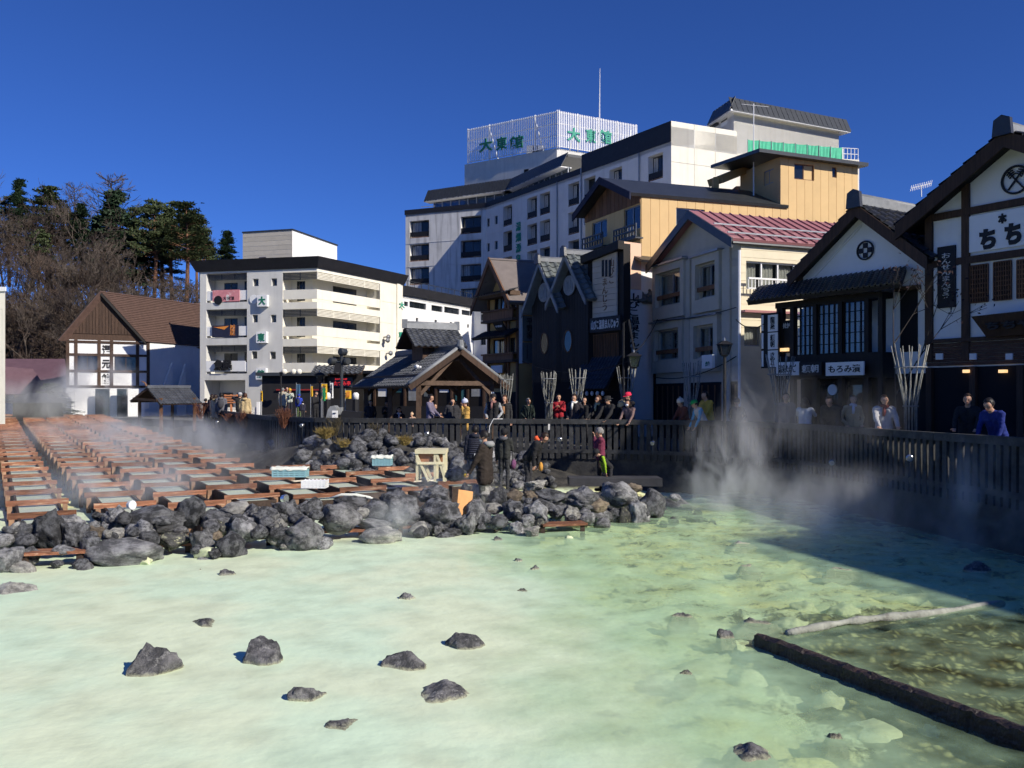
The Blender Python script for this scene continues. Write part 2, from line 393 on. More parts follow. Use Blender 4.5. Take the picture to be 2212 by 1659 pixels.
BACK = [(-60, 84), (-30, 70), (-21.2, 61), (-15.4, 47), (-11.9, 39), (-8.55, 32), (-6.4, 30), (0, 28.5), (5.2, 26.9), (6.6, 25.6), (7.55, 23.4), (7.95, 20.8), (9, 14)]
vs = []; fs = []
for j in range(ny + 1):
    for i in range(nx + 1):
        x = lerp(x0, x1, i / nx); y = lerp(y0, y1, j / ny); vs.append((x, y, bank(x, y) if y < 20 or y < interp(BACK, x) - .05 else -1.6))
for j in range(ny):
    for i in range(nx): a = j * (nx + 1) + i; fs.append((a, a + 1, a + nx + 2, a + nx + 1))
bm_ = MB().add(vs, fs)
# coarser continuation to the far end of the field
vs = []; fs = []; xa, xb, ya, yb, kx, ky = -64, 9.6, 29.6, 86, 74, 57
for j in range(ky + 1):
    for i in range(kx + 1):
        x = lerp(xa, xb, i / kx); y = lerp(ya, yb, j / ky); z = bank(x, y)
        ok = y < interp(BACK, x) - .2
        vs.append((x, y, z if ok else -1.6))
for j in range(ky):
    for i in range(kx): a = j * (kx + 1) + i; fs.append((a, a + 1, a + kx + 2, a + kx + 1))
bm_.add(vs, fs)
# left strip beside the fine grid
vs = []; fs = []
for j in range(24):
    for i in range(24):
        x = lerp(-40, -13.5, i / 23); y = lerp(2, 29.6, j / 23); vs.append((x, y, bank(x, y)))
for j in range(23):
    for i in range(23): a = j * 24 + i; fs.append((a, a + 1, a + 25, a + 24))
bm_.add(vs, fs)
def bed_material():
    m = bpy.data.materials.new('pool_bed'); m.use_nodes = True; t = m.node_tree; N = t.nodes; L = t.links; p = N['Principled BSDF']
    p.inputs['Roughness'].default_value = .95; p.inputs['Specular IOR Level'].default_value = .1
    tc = N.new('ShaderNodeTexCoord'); sx = N.new('ShaderNodeSeparateXYZ'); L.new(tc.outputs['Object'], sx.inputs[0])
    def noise_(sc, det=5, ro=.6):
        n = N.new('ShaderNodeTexNoise'); n.inputs['Scale'].default_value = sc; n.inputs['Detail'].default_value = det; n.inputs['Roughness'].default_value = ro; L.new(tc.outputs['Object'], n.inputs['Vector']); return n.outputs[0]
    def rng(v, a, b, c=0, d=1):
        r = N.new('ShaderNodeMapRange'); r.interpolation_type = 'SMOOTHSTEP'
        for i, x in enumerate((a, b, c, d)): r.inputs[i + 1].default_value = x
        L.new(v, r.inputs[0]); return r.outputs[0]
    def mixc(f, a, b):
        x = N.new('ShaderNodeMix'); x.data_type = 'RGBA'; L.new(f, x.inputs[0])
        for k, c in ((6, a), (7, b)):
            if isinstance(c, tuple): x.inputs[k].default_value = list(c) + [1]
            else: L.new(c, x.inputs[k])
        return x.outputs[2]
    def math_(op, a, b):
        x = N.new('ShaderNodeMath'); x.operation = op
        for k, c in ((0, a), (1, b)):
            if isinstance(c, (int, float)): x.inputs[k].default_value = c
            else: L.new(c, x.inputs[k])
        return x.outputs[0]
    sulf = mixc(rng(noise_(1.3), .35, .65), (.74, .84, .56), (.86, .82, .38))
    vor = N.new('ShaderNodeTexVoronoi'); vor.inputs['Scale'].default_value = 11; dv_ = N.new('ShaderNodeMix'); dv_.data_type = 'RGBA'; dv_.inputs[0].default_value = .12; nn2 = N.new('ShaderNodeTexNoise'); nn2.inputs['Scale'].default_value = 3; L.new(tc.outputs['Object'], nn2.inputs[0]); L.new(tc.outputs['Object'], dv_.inputs[6]); L.new(nn2.outputs[1], dv_.inputs[7]); L.new(dv_.outputs[2], vor.inputs['Vector'])
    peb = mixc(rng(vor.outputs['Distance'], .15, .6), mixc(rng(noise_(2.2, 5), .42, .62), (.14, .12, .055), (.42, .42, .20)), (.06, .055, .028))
    # brown pebble ground, also standing in for shadow beyond the fallen beam, plus scattered patches
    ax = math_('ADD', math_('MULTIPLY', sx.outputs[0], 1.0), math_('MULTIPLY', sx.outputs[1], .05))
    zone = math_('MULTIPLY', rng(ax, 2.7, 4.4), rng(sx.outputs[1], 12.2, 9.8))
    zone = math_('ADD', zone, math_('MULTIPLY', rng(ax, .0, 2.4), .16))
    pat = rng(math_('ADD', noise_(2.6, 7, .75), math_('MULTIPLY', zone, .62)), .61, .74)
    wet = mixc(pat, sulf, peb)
    rock = mixc(rng(noise_(2.2, 6, .7), .4, .65), (.035, .034, .033), (.085, .08, .07))
    above = rng(sx.outputs[2], -1.07, -.95)
    L.new(mixc(above, wet, rock), p.inputs['Base Color'])
    b = N.new('ShaderNodeBump'); b.inputs['Strength'].default_value = .5; b.inputs['Distance'].default_value = .05; L.new(noise_(13, 6, .7), b.inputs['Height']); L.new(b.outputs[0], p.inputs['Normal'])
    return m
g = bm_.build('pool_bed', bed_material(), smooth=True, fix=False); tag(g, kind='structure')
def water_material():
    m = bpy.data.materials.new('spring_water'); m.use_nodes = True; t = m.node_tree; N = t.nodes; L = t.links; N.remove(N['Principled BSDF'])
    tc = N.new('ShaderNodeTexCoord'); sx = N.new('ShaderNodeSeparateXYZ'); L.new(tc.outputs['Object'], sx.inputs[0])
    def noise_(sc, det=4, stretch=None):
        n = N.new('ShaderNodeTexNoise'); n.inputs['Scale'].default_value = sc; n.inputs['Detail'].default_value = det
        v = tc.outputs['Object']
        if stretch: mp = N.new('ShaderNodeMapping'); mp.inputs['Scale'].default_value = stretch; mp.inputs['Rotation'].default_value = (0, 0, .25); L.new(v, mp.inputs[0]); v = mp.outputs[0]
        L.new(v, n.inputs['Vector']); return n.outputs[0]
    def rng(v, a, b, c=0, d=1):
        r = N.new('ShaderNodeMapRange'); r.interpolation_type = 'SMOOTHSTEP'
        for i, x in enumerate((a, b, c, d)): r.inputs[i + 1].default_value = x
        L.new(v, r.inputs[0]); return r.outputs[0]
    def math_(op, a, b):
        x = N.new('ShaderNodeMath'); x.operation = op
        for k, c in ((0, a), (1, b)):
            if isinstance(c, (int, float)): x.inputs[k].default_value = c
            else: L.new(c, x.inputs[k])
        return x.outputs[0]
    # milkiness: dense at the left, thinning to the right where the bed shows
    q = math_('ADD', math_('ADD', sx.outputs[0], math_('MULTIPLY', sx.outputs[1], .10)), math_('MULTIPLY', noise_(.45, 4), 4.2))
    milk = rng(q, 2.0, 6.2, .95, .36)
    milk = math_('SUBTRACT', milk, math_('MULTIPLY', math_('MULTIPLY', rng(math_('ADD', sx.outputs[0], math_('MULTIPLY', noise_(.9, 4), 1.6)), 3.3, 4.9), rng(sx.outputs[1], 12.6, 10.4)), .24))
    milk = math_('ADD', milk, math_('MULTIPLY', math_('SUBTRACT', noise_(1.9, 6), .5), .7))
    cm = N.new('ShaderNodeMix'); cm.data_type = 'RGBA'; L.new(rng(noise_(.55, 5), .38, .64), cm.inputs[0]); cm.inputs[6].default_value = (.745, .83, .59, 1); cm.inputs[7].default_value = (.67, .83, .61, 1)
    c2 = N.new('ShaderNodeMix'); c2.data_type = 'RGBA'; L.new(rng(q, 2.2, 5), c2.inputs[0]); L.new(cm.outputs[2], c2.inputs[6]); c2.inputs[7].default_value = (.54, .78, .50, 1)
    df = N.new('ShaderNodeBsdfDiffuse'); L.new(c2.outputs[2], df.inputs[0]); bd_ = N.new('ShaderNodeBump'); bd_.inputs['Strength'].default_value = .5; bd_.inputs['Distance'].default_value = .02; L.new(noise_(6.5, 7), bd_.inputs['Height']); L.new(bd_.outputs[0], df.inputs['Normal'])
    tr = N.new('ShaderNodeBsdfTransparent'); tr.inputs[0].default_value = (.93, .985, .90, 1)
    a = N.new('ShaderNodeMixShader'); L.new(milk, a.inputs[0]); L.new(tr.outputs[0], a.inputs[1]); L.new(df.outputs[0], a.inputs[2])
    b = N.new('ShaderNodeBump'); b.inputs['Strength'].default_value = .35; b.inputs['Distance'].default_value = .03; L.new(noise_(7, 4, (1, .45, 1)), b.inputs['Height'])
    gl = N.new('ShaderNodeBsdfGlossy'); gl.inputs['Roughness'].default_value = .16; L.new(b.outputs[0], gl.inputs['Normal'])
    fr = N.new('ShaderNodeFresnel'); fr.inputs[0].default_value = 1.33; L.new(b.outputs[0], fr.inputs['Normal'])
    x = N.new('ShaderNodeMixShader'); L.new(math_('MULTIPLY', fr.outputs[0], .26), x.inputs[0]); L.new(a.outputs[0], x.inputs[1]); L.new(gl.outputs[0], x.inputs[2])
    L.new(x.outputs[0], N['Material Output'].inputs[0]); M['water'] = m; return m
mb = MB(); mb.poly([(-30, 2, WZ), (9.25, 2, WZ), (9.2, 9, WZ), (8.7, 15, WZ), (8.2, 18.5, WZ), (7.7, 23, WZ), (6.4, 25.4, WZ), (3, 21.5, WZ), (-30, 21.5, WZ)])
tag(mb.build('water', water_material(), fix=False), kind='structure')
# ------------------------------------------------------------------ the dark stone fence round the spring
def resample(line, step, start=0.0):
    out = []; d = start
    acc = 0
    for a, b in zip(line, line[1:]):
        l = (b - a).length
        while d <= acc + l:
            t = (d - acc) / l; out.append((a.lerp(b, t), (b - a).normalized())); d += step
        acc += l
    return out
fence = thing('picket_fence', 'long dark picket fence curving round the hot spring pool', 'fence', (0, 28.5, -.3))
FO = V((0, 28.5, -.3))
pick = MB().hexa([(-.068, -.05, 0), (.068, -.05, 0), (.068, .05, 0), (-.068, .05, 0), (-.062, -.045, 1.13), (.062, -.045, 1.13), (.062, .045, 1.13), (-.062, .045, 1.13)]).mesh('picket', M['fence_stone'])
i = 0
vis = [p for p in resample(FLINE, .205, 9.5) if p[0].y > 10]
rest = MB()
for p, d in vis:
    i += 1
    if i <= 295: inst('picket', pick, fence, V((p.x, p.y, -.3)) - FO, (0, 0, atan2(d.y, d.x) + random.uniform(-.03, .03)))
    else:
        c = V((p.x, p.y, 0)); dd = V((d.x, d.y, 0)) * .065; nn = V((-d.y, d.x, 0)) * .045
        rest.hexa([c - dd - nn + V((0, 0, -.3)), c + dd - nn + V((0, 0, -.3)), c + dd + nn + V((0, 0, -.3)), c - dd + nn + V((0, 0, -.3))] + [q + V((0, 0, .83)) for q in (c - dd - nn, c + dd - nn, c + dd + nn, c - dd + nn)])
if rest.v: tag(rest.build('far_picket', M['fence_stone'], fence), kind='stuff')
rl = resample(FLINE, 1.42, 7.0)
for (p, _), (q, _) in zip(rl, rl[1:]):
    d = (q - p).normalized(); n = V((-d.y, d.x)) * .085; a = p + d * .006; b = q - d * .006
    def c3(v, z): return V((v.x, v.y, z))
    MB().hexa([c3(a - n, .80), c3(b - n, .80), c3(b + n, .80), c3(a + n, .80), c3(a - n * .9, .955), c3(b - n * .9, .955), c3(b + n * .9, .955), c3(a + n * .9, .955)]).build('top_rail', M['fence_stone'], fence)
    MB().hexa([c3(a - n * .55, -.12), c3(b - n * .55, -.12), c3(b + n * .55, -.12), c3(a + n * .55, -.12), c3(a - n * .55, .0), c3(b - n * .55, .0), c3(b + n * .55, .0), c3(a + n * .55, .0)]).build('bottom_rail', M['fence_stone'], fence)
# concrete ledges below the fence at the dark end of the pool
mat('concrete', (.055, .055, .06), .9, .25, 2, .2, 20)
for i, (pa, pb, ya, yb, z0, z1, lab) in enumerate([(1230, 1420, 22.6, 23.3, -.62, -.42, 'upper concrete ledge under the fence behind the man in maroon'), (1255, 1370, 21.4, 22.0, -1.4, -.72, 'lower concrete ledge at the dark edge of the pool')]):
    mb = MB(); a, b = XP(pa, ya), XP(pb, yb)
    mb.hexa([(a, ya, z0), (b, yb - .8, z0), (b, yb, z0), (a, ya + .8, z0), (a, ya, z1), (b, yb - .8, z1), (b, yb, z1), (a, ya + .8, z1)])
    tag(mb.build('stone_ledge', M['concrete']), lab, 'ledge')
# ------------------------------------------------------------------ rocks
def rock_mesh(seed, sub=3, rough=.40, cuts=13):
    rnd = random.Random(seed); bm = bmesh.new(); bmesh.ops.create_icosphere(bm, subdivisions=sub, radius=1)
    pl = []
    for _ in range(cuts):
        n = V((rnd.gauss(0, 1), rnd.gauss(0, 1), rnd.gauss(0, .8))).normalized(); pl.append((n, rnd.uniform(.58, .84)))
    o = V((rnd.uniform(0, 90), rnd.uniform(0, 90), rnd.uniform(0, 90)))
    for v in bm.verts:
        p = v.co.copy()
        for n, d in pl:
            k = p.dot(n) - d
            if k > 0: p -= n * k * .97
        f = noise.fractal(p * 1.6 + o, 1, 2, 3); g = noise.fractal(p * 5 + o, .8, 2, 4)
        c = abs(noise.noise(p * 2.3 + o))
        p *= 1 + rough * .55 * f + rough * .26 * g - rough * .35 * max(0, .16 - c) / .16
        v.co = p
    xs = [v.co for v in bm.verts]; lo = [min(p[i] for p in xs) for i in range(3)]; hi = [max(p[i] for p in xs) for i in range(3)]
    for v in bm.verts: v.co = V([(v.co[i] - (lo[i] + hi[i]) / 2) / (hi[i] - lo[i]) for i in range(3)])
    me = bpy.data.meshes.new('boulder'); bm.to_mesh(me); bm.free()
    me.polygons.foreach_set('use_smooth', [True] * len(me.polygons)); return me
def rock_mat(name, col, dark, crust, amt, lich=None, wl=False):
    m = bpy.data.materials.new(name); m.use_nodes = True; t = m.node_tree; N = t.nodes; L = t.links; p = N['Principled BSDF']
    p.inputs['Roughness'].default_value = .9; p.inputs['Specular IOR Level'].default_value = .25
    tc = N.new('ShaderNodeTexCoord'); oi = N.new('ShaderNodeObjectInfo'); ad = N.new('ShaderNodeVectorMath'); ad.operation = 'ADD'
    mlt = N.new('ShaderNodeVectorMath'); mlt.operation = 'SCALE'; L.new(oi.outputs['Random'], mlt.inputs['Scale']); mlt.inputs[0].default_value = (31, 47, 67)
    L.new(tc.outputs['Object'], ad.inputs[0]); L.new(mlt.outputs[0], ad.inputs[1])
    def nz(sc, det=6, ro=.7):
        n = N.new('ShaderNodeTexNoise'); n.inputs['Scale'].default_value = sc; n.inputs['Detail'].default_value = det; n.inputs['Roughness'].default_value = ro; L.new(ad.outputs[0], n.inputs['Vector']); return n.outputs[0]
    def rg(v, a, b, c=0, d=1):
        r = N.new('ShaderNodeMapRange')
        for i, x in enumerate((a, b, c, d)): r.inputs[i + 1].default_value = x
        L.new(v, r.inputs[0]); return r.outputs[0]
    def mx(f, a, b):
        x = N.new('ShaderNodeMix'); x.data_type = 'RGBA'; L.new(f, x.inputs[0])
        for k, c in ((6, a), (7, b)):
            if isinstance(c, tuple): x.inputs[k].default_value = list(c) + [1]
            else: L.new(c, x.inputs[k])
        return x.outputs[2]
    c = mx(rg(nz(3.5), .42, .60), dark, col)
    c = mx(rg(nz(5, 8, .75), .62 - amt, .74 - amt), c, crust)
    if lich: c = mx(rg(nz(9, 4, .6), .60, .66), c, lich)
    if wl:                                           # sulphur crust left along the water line
        gm = N.new('ShaderNodeNewGeometry'); sz = N.new('ShaderNodeSeparateXYZ'); L.new(gm.outputs['Position'], sz.inputs[0]); ja = N.new('ShaderNodeMath'); ja.operation = 'MULTIPLY_ADD'; L.new(nz(14, 3), ja.inputs[0]); ja.inputs[1].default_value = -.07; L.new(sz.outputs[2], ja.inputs[2]); c = mx(rg(ja.outputs[0], -1.055, -1.085), c, (.50, .50, .36))
    hs = N.new('ShaderNodeHueSaturation'); L.new(rg(oi.outputs['Random'], 0, 1, *((.85, 1.0) if name == 'rock_sulphur' else (.9, 1.75))), hs.inputs['Value']); L.new(c, hs.inputs['Color'])
    L.new(hs.outputs[0], p.inputs['Base Color'])
    b = N.new('ShaderNodeBump'); b.inputs['Strength'].default_value = .25 if name == 'rock_sulphur' else 1.0; b.inputs['Distance'].default_value = .10; L.new(nz(8, 8, .75), b.inputs['Height']); L.new(b.outputs[0], p.inputs['Normal'])
    M[name] = m
rock_mat('lava_dark', (.165, .168, .178), (.036, .037, .040), (.36, .365, .37), .01)
rock_mat('lava_grey', (.33, .33, .335), (.095, .096, .10), (.50, .50, .49), .03)
rock_mat('rock_pale', (.44, .43, .39), (.18, .175, .165), (.56, .55, .50), .03)
rock_mat('rock_tan', (.27, .22, .16), (.13, .105, .08), (.36, .31, .23), .02)
rock_mat('rock_lichen', (.10, .10, .095), (.05, .05, .048), (.40, .40, .28), .06, (.50, .50, .30))
rock_mat('rock_sulphur', (.74, .79, .52), (.60, .64, .42), (.80, .82, .56), .05)
rock_mat('stone_pool', (.26, .255, .26), (.085, .085, .09), (.52, .51, .49), .06, wl=True)
RM = [rock_mesh(100 + i, 4 if i < 8 else 3) for i in range(14)]
RPM = [rock_mesh(500 + i, 4, .20, 5) for i in range(8)]
RSM = [rock_mesh(300 + i, 2, .3, 6) for i in range(7)]
KEY = {'d': 'lava_dark', 'g': 'lava_grey', 'p': 'rock_pale', 't': 'rock_tan', 'l': 'rock_lichen', 's': 'rock_sulphur'}
_rv = {}
def rvar(i, k, pool=RM):
    kk = (i % len(pool), k, id(pool))
    if kk not in _rv:
        me = pool[kk[0]].copy(); me.materials.clear(); me.materials.append(M[k]); _rv[kk] = me
    return _rv[kk]
def boulder(name, i, k, c, size, lab, cat, group=None, rz=None, pool=RM, tilt=.25):
    rnd = random.Random(i * 7 + 3); o = inst(name, rvar(i, k, pool), None, c, (rnd.uniform(-tilt, tilt), rnd.uniform(-tilt, tilt), rnd.uniform(0, 6.3) if rz is None else rz), size)
    return tag(o, lab, cat, group)
NAMES = {'d': 'dark', 'g': 'grey', 'p': 'pale', 't': 'tan', 'l': 'lichen-flecked', 's': 'sulphur-crusted'}
def c2(x0, y0, x1, y1): return (x0 / 3.98, 867.5 + y0 / 3.98, x1 / 3.98, 867.5 + y1 / 3.98)
def c3_(x0, y0, x1, y1): return (474.4 + x0 / 3.98, 779.4 + y0 / 3.98, 474.4 + x1 / 3.98, 779.4 + y1 / 3.98)
def c4(x0, y0, x1, y1): return (881 + x0 / 3.98, 847.1 + y0 / 3.98, 881 + x1 / 3.98, 847.1 + y1 / 3.98)
BL = [  # pixel box of each boulder of the rock bar, tone, own description where it has one
 (c2(60, 1040, 300, 1290), 'd', 'bluish black boulder with a white patch near the end of the bar'), (c2(260, 960, 530, 1300), 'd', 'tall knobbly black boulder above the short plank bridge'),
 (c2(500, 980, 750, 1120), 'g', None), (c2(530, 1050, 730, 1280), 'd', 'rounded charcoal boulder beside the tall knobbly one'), (c2(735, 1030, 850, 1120), 'g', None), (c2(715, 1080, 890, 1200), 't', 'tan rough stone tucked above the largest flat boulder'),
 (c2(805, 950, 950, 1040), 'd', None), (c2(900, 900, 1080, 1080), 'g', 'grey boulder under the white bucket lamp'), (c2(920, 1090, 1090, 1200), 'p', None), (c2(1090, 1060, 1340, 1220), 'g', None),
 (c2(1135, 905, 1580, 1140), 'd', 'wide smooth charcoal boulder with a drilled hole'), (c2(1545, 835, 1750, 1075), 'd', 'tall rough black boulder rising above the bar with a rusty spot'), (c2(1340, 1130, 1605, 1270), 'l', 'long low boulder speckled with yellow lichen'),
 (c2(800, 1190, 1340, 1430), 'g', 'largest flat grey boulder leaning into the milky water'), (c2(710, 1150, 900, 1400), 'd', None), (c2(1130, 1330, 1290, 1420), 's', None), (c2(0, 1210, 75, 1310), 'p', None), (c2(-40, 1270, 190, 1490), 'g', 'grey rounded boulder at the outer end of the bar'), (c2(150, 1260, 320, 1420), 'g', None),
 (c2(1650, 1100, 1850, 1310), 'g', None), (c2(1855, 1030, 2005, 1150), 'l', 'yellowish pitted stone set between two dark boulders'), (c2(1730, 940, 2030, 1100), 'd', None), (c2(1910, 865, 2170, 990), 'p', 'pale grey cracked boulder lying on top of the bar'),
 (c2(1990, 1000, 2212, 1200), 'g', None), (c2(1875, 1130, 2080, 1360), 'd', 'dark boulder with a sulphur yellow foot in the water'), (c2(1690, 1260, 1865, 1370), 's', None), (c2(1825, 1115, 1910, 1200), 't', 'small smooth brown cobble wedged in the bar'), (c2(1500, 1080, 1610, 1140), 'g', None), (c2(870, 1050, 960, 1105), 'g', None), (c2(1030, 1020, 1180, 1090), 'd', None), (c2(2100, 890, 2250, 1060), 'd', None),
 (c3_(300, 1310, 490, 1480), 'g', None), (c3_(410, 1370, 560, 1590), 'p', 'narrow pale upright stone in a dark gap'), (c3_(465, 1205, 700, 1400), 'd', 'black boulder below the round silver pan'), (c3_(640, 1190, 870, 1390), 'd', None),
 (c3_(530, 1360, 870, 1650), 'g', 'big smooth grey boulder sloping down to the water'), (c3_(870, 1240, 1190, 1480), 'g', 'broad cracked grey boulder above a pale plank'), (c3_(980, 1165, 1250, 1290), 'd', None), (c3_(1225, 1200, 1450, 1370), 'd', 'black porous boulder with a white streak'), (c3_(800, 1520, 960, 1640), 'g', None), (c3_(1180, 1360, 1470, 1470), 'g', None), (c3_(1230, 1440, 1540, 1590), 'p', None),
 (c3_(1380, 1130, 1760, 1420), 'd', 'bulky dark boulder half veiled by steam'), (c3_(1720, 1080, 1950, 1250), 'd', None), (c3_(1700, 1200, 2060, 1470), 'd', 'large two-faced boulder left of the leaning plank'), (c3_(1840, 1425, 1910, 1530), 'g', None), (c3_(1900, 1330, 2210, 1510), 'd', None), (c3_(2090, 1070, 2150, 1160), 'g', None),
 (c4(420, 1040, 590, 1220), 'g', None), (c4(460, 785, 540, 900), 'd', None), (c4(555, 800, 750, 930), 'p', 'pale jagged boulder at the feet of the man in brown'), (c4(700, 830, 845, 960), 'd', None), (c4(845, 840, 980, 950), 't', 'tan smooth boulder on top of the heap'), (c4(510, 870, 580, 940), 'l', None), (c4(510, 920, 670, 1150), 'g', 'grey boulder right of the leaning plank'),
 (c4(670, 960, 810, 1040), 'p', None), (c4(820, 930, 1010, 1100), 'd', None), (c4(980, 950, 1190, 1150), 'g', None), (c4(1000, 850, 1110, 930), 't', None), (c4(1010, 765, 1190, 850), 'p', 'pale flat-topped boulder on the crest of the heap'), (c4(1110, 830, 1350, 960), 'd', None), (c4(1020, 920, 1230, 1060), 'd', 'brownish black smooth boulder in the middle of the heap'), (c4(1200, 960, 1380, 1090), 'd', None),
 (c4(1350, 820, 1630, 1010), 'g', 'steep grey boulder below the man in maroon'), (c4(1680, 790, 1960, 980), 'g', None), (c4(1890, 790, 2010, 860), 't', None), (c4(1550, 920, 1720, 1040), 't', None), (c4(1560, 1010, 1740, 1150), 'g', None), (c4(1700, 1000, 1850, 1140), 'd', None), (c4(1800, 1000, 1920, 1140), 'l', None), (c4(1900, 940, 2070, 1140), 'g', 'last grey boulder of the bar before the dark water'), (c4(1350, 980, 1480, 1130), 'p', None),
 (c4(870, 1120, 1010, 1240), 'g', None), (c4(1010, 1160, 1130, 1260), 'p', None), (c4(1080, 1070, 1190, 1180), 'l', None), (c4(470, 1160, 570, 1240), 'g', None), (c4(190, 1150, 290, 1310), 'g', None), (c4(330, 640, 480, 760), 'd', 'dark boulder beside the wooden trestle box'), (c4(700, 1060, 860, 1180), 'd', None), (c4(940, 1060, 1080, 1160), 'g', None), (c4(2000, 850, 2200, 1100), 'd', None), (c4(1480, 1030, 1600, 1150), 'g', None), (c4(580, 1020, 720, 1160), 'd', None), (c4(60, 1130, 200, 1260), 'd', None)]
def short(l):
    for s_ in (' with ', ' above ', ' beside ', ' tucked ', ' under ', ' at ', ' rising ', ' speckled ', ' leaning ', ' set ', ' lying ', ' in ', ' wedged ', ' below ', ' sloping ', ' half ', ' left ', ' right ', ' on ', ' before '): l = l.split(s_)[0]
    return l
NAMED = [(b, l) for b, _, l in BL if l]; used = set()
def rel_label(b, k):
    cx0, cy0 = (b[0] + b[2]) / 2, (b[1] + b[3]) / 2; sz = 'small ' if b[2] - b[0] < 28 else ('broad ' if b[2] - b[0] > 60 else '')
    for nb_, l in sorted(NAMED, key=lambda q: (q[0][0] + q[0][2] - 2 * cx0) ** 2 + (q[0][1] + q[0][3] - 2 * cy0) ** 2):
        dx_, dy_ = cx0 - (nb_[0] + nb_[2]) / 2, cy0 - (nb_[1] + nb_[3]) / 2
        s_ = '%s%s boulder %s the %s' % (sz, NAMES[k], ('right of' if dx_ > 0 else 'left of') if abs(dx_) > abs(dy_) else ('below' if dy_ > 0 else 'above'), short(l))
        if s_ not in used: used.add(s_); return s_
for i, ((x0, y0, x1, y1), k, lab) in enumerate(BL):
    lab = lab or rel_label((x0, y0, x1, y1), k)
    cx_ = (x0 + x1) / 2; w = x1 - x0; h = y1 - y0; yw = ywater(cx_); yf = yfront(cx_)
    if y1 > yw - 9: Y = (EYE - WZ) * F / (max(y1 - 4, 1105) - HZ)
    else: Y = yf + .15 + min(2.0, (yw - y1) / 100 * 1.7)
    if i == 76: Y = 20
    W = w * 1.2 / F * Y; H = h * 1.2 / F * Y; D = min(max(W * .85, H * .75), 1.25)
    c = PX(cx_, (y0 + y1) / 2, Y + D * .35)
    sc = (Y + D * .35) / Y
    boulder('boulder', i, KEY[k], c, (W * sc, D, H * sc), lab, 'boulder', 'boulders of the rock bar along the pool', rz=random.Random(i).choice([0, pi]) + random.Random(i + 9).uniform(-.25, .25), tilt=.12)
# filler stones behind and between, smaller
rr = random.Random(5); k = 0
for _ in range(85):
    px = rr.uniform(-170, 1480); yf = yfront(px); Y = yf + rr.uniform(.1, 1.5) ; s = rr.uniform(.16, .36)
    x = XP(px, Y); z = lerp(WZ, -.55, smooth(0, .9, Y - yf)) + rr.uniform(-.15, .08)
    kk = rr.choice('ddddggp')
    boulder('small_stone', k + 400, KEY[kk], (x, Y, z), (s * rr.uniform(.9, 1.5), s, s * rr.uniform(.7, 1)), 'small %s stone wedged between boulders of the rock bar' % NAMES[kk], 'stone', 'small stones in the rock bar', pool=RSM); k += 1
# heap of dark rocks between the troughs and the fence
FPX = {'n': 0}
def heap(n, fx, seed, smin, smax, tones, lab, grp):
    r2 = random.Random(seed); done = 0
    while done < n:
        x, y = fx(r2); d = fence_dist(x, y)
        if d < .25: continue
        s = r2.uniform(smin, smax) * (1.25 if r2.random() < .15 else 1); kk = r2.choice(tones)
        boulder('rock', 900 + seed * 100 + done, KEY[kk], (x, y, bank(x, y) + s * r2.uniform(.05, .3)), (s * r2.uniform(.9, 1.5), s * r2.uniform(.8, 1.2), s * r2.uniform(.6, 1)), lab % NAMES[kk], 'rock', grp, pool=RSM); done += 1
heap(158, lambda r: (lambda t: (r.uniform(-6.8, .6) + 0 * t, lerp(28.9, 27.0, t) - r.uniform(0, 1.3)))(r.random()), 1, .24, .52, 'ddddddddg', '%s lava rock heaped against the foot of the fence', 'rocks heaped below the fence')
heap(70, lambda r: (r.uniform(-4.0, .6), r.uniform(21.5, 26.5)), 2, .2, .5, 'ddddgggp', '%s lava rock on the bank between trough ends and trestle', 'rocks scattered on the bank')
heap(40, lambda r: (lambda t: (lerp(-6.3, -14.5, t) + r.uniform(-.2, .9) - .6, lerp(29.2, 46.5, t)))(r.random()), 3, .3, .6, 'dddgg', '%s rock in the strip between far troughs and curving fence', 'rocks beside the far troughs')
heap(28, lambda r: (r.uniform(.2, 4.4), r.uniform(20.4, 23.5)), 4, .25, .6, 'ddd', '%s rock on the shaded ground behind the rock bar', 'rocks on the shaded ground')
rj = random.Random(77); J = MB(); base_ = [([tuple(v.co) for v in m_.vertices], [tuple(p.vertices) for p in m_.polygons]) for m_ in (rock_mesh(700, 1, .3, 6), rock_mesh(701, 1, .3, 6), rock_mesh(702, 1, .3, 6))]
for _ in range(900):
    if rj.random() < .72: x, y = rj.uniform(-7, 1.2), rj.uniform(24.2, 28.9)
    else: x, y = rj.uniform(-4, 4.6), rj.uniform(19.5, 24.5)
    if fence_dist(x, y) < .2: continue
    s_ = rj.uniform(.12, .26); vs_, fs_ = rj.choice(base_); R3 = Matrix.Rotation(rj.uniform(0, 6.3), 3, 'Z') @ Matrix.Rotation(rj.uniform(-.6, .6), 3, 'X'); o_ = V((x, y, bank(x, y) + s_ * .2))
    J.add([R3 @ V(v) * s_ * V((1.2, 1, .8)).length / 1.7 + o_ for v in vs_], fs_)
tag(J.build('rubble', M['lava_dark'], smooth=True, fix=False), 'loose dark lava rubble filling the bank between the larger rocks', 'rubble', kind='stuff')
for (px, py, Y, w, h, k, lab) in [(640, 1012, 29.3, 1.0, .4, 'p', 'bright white slab of rock lying below the fence'), (664, 1030, 27.3, .55, .35, 'p', 'white wedge-shaped rock below the bright slab'), (1000, 1010, 25, .9, .8, 'd', None)]:
    boulder('rock', 60 + int(px), KEY[k], PX(px, py, Y), (w, w * .8, h), lab or 'hump of dark rock beside the chromed spotlight', 'rock')
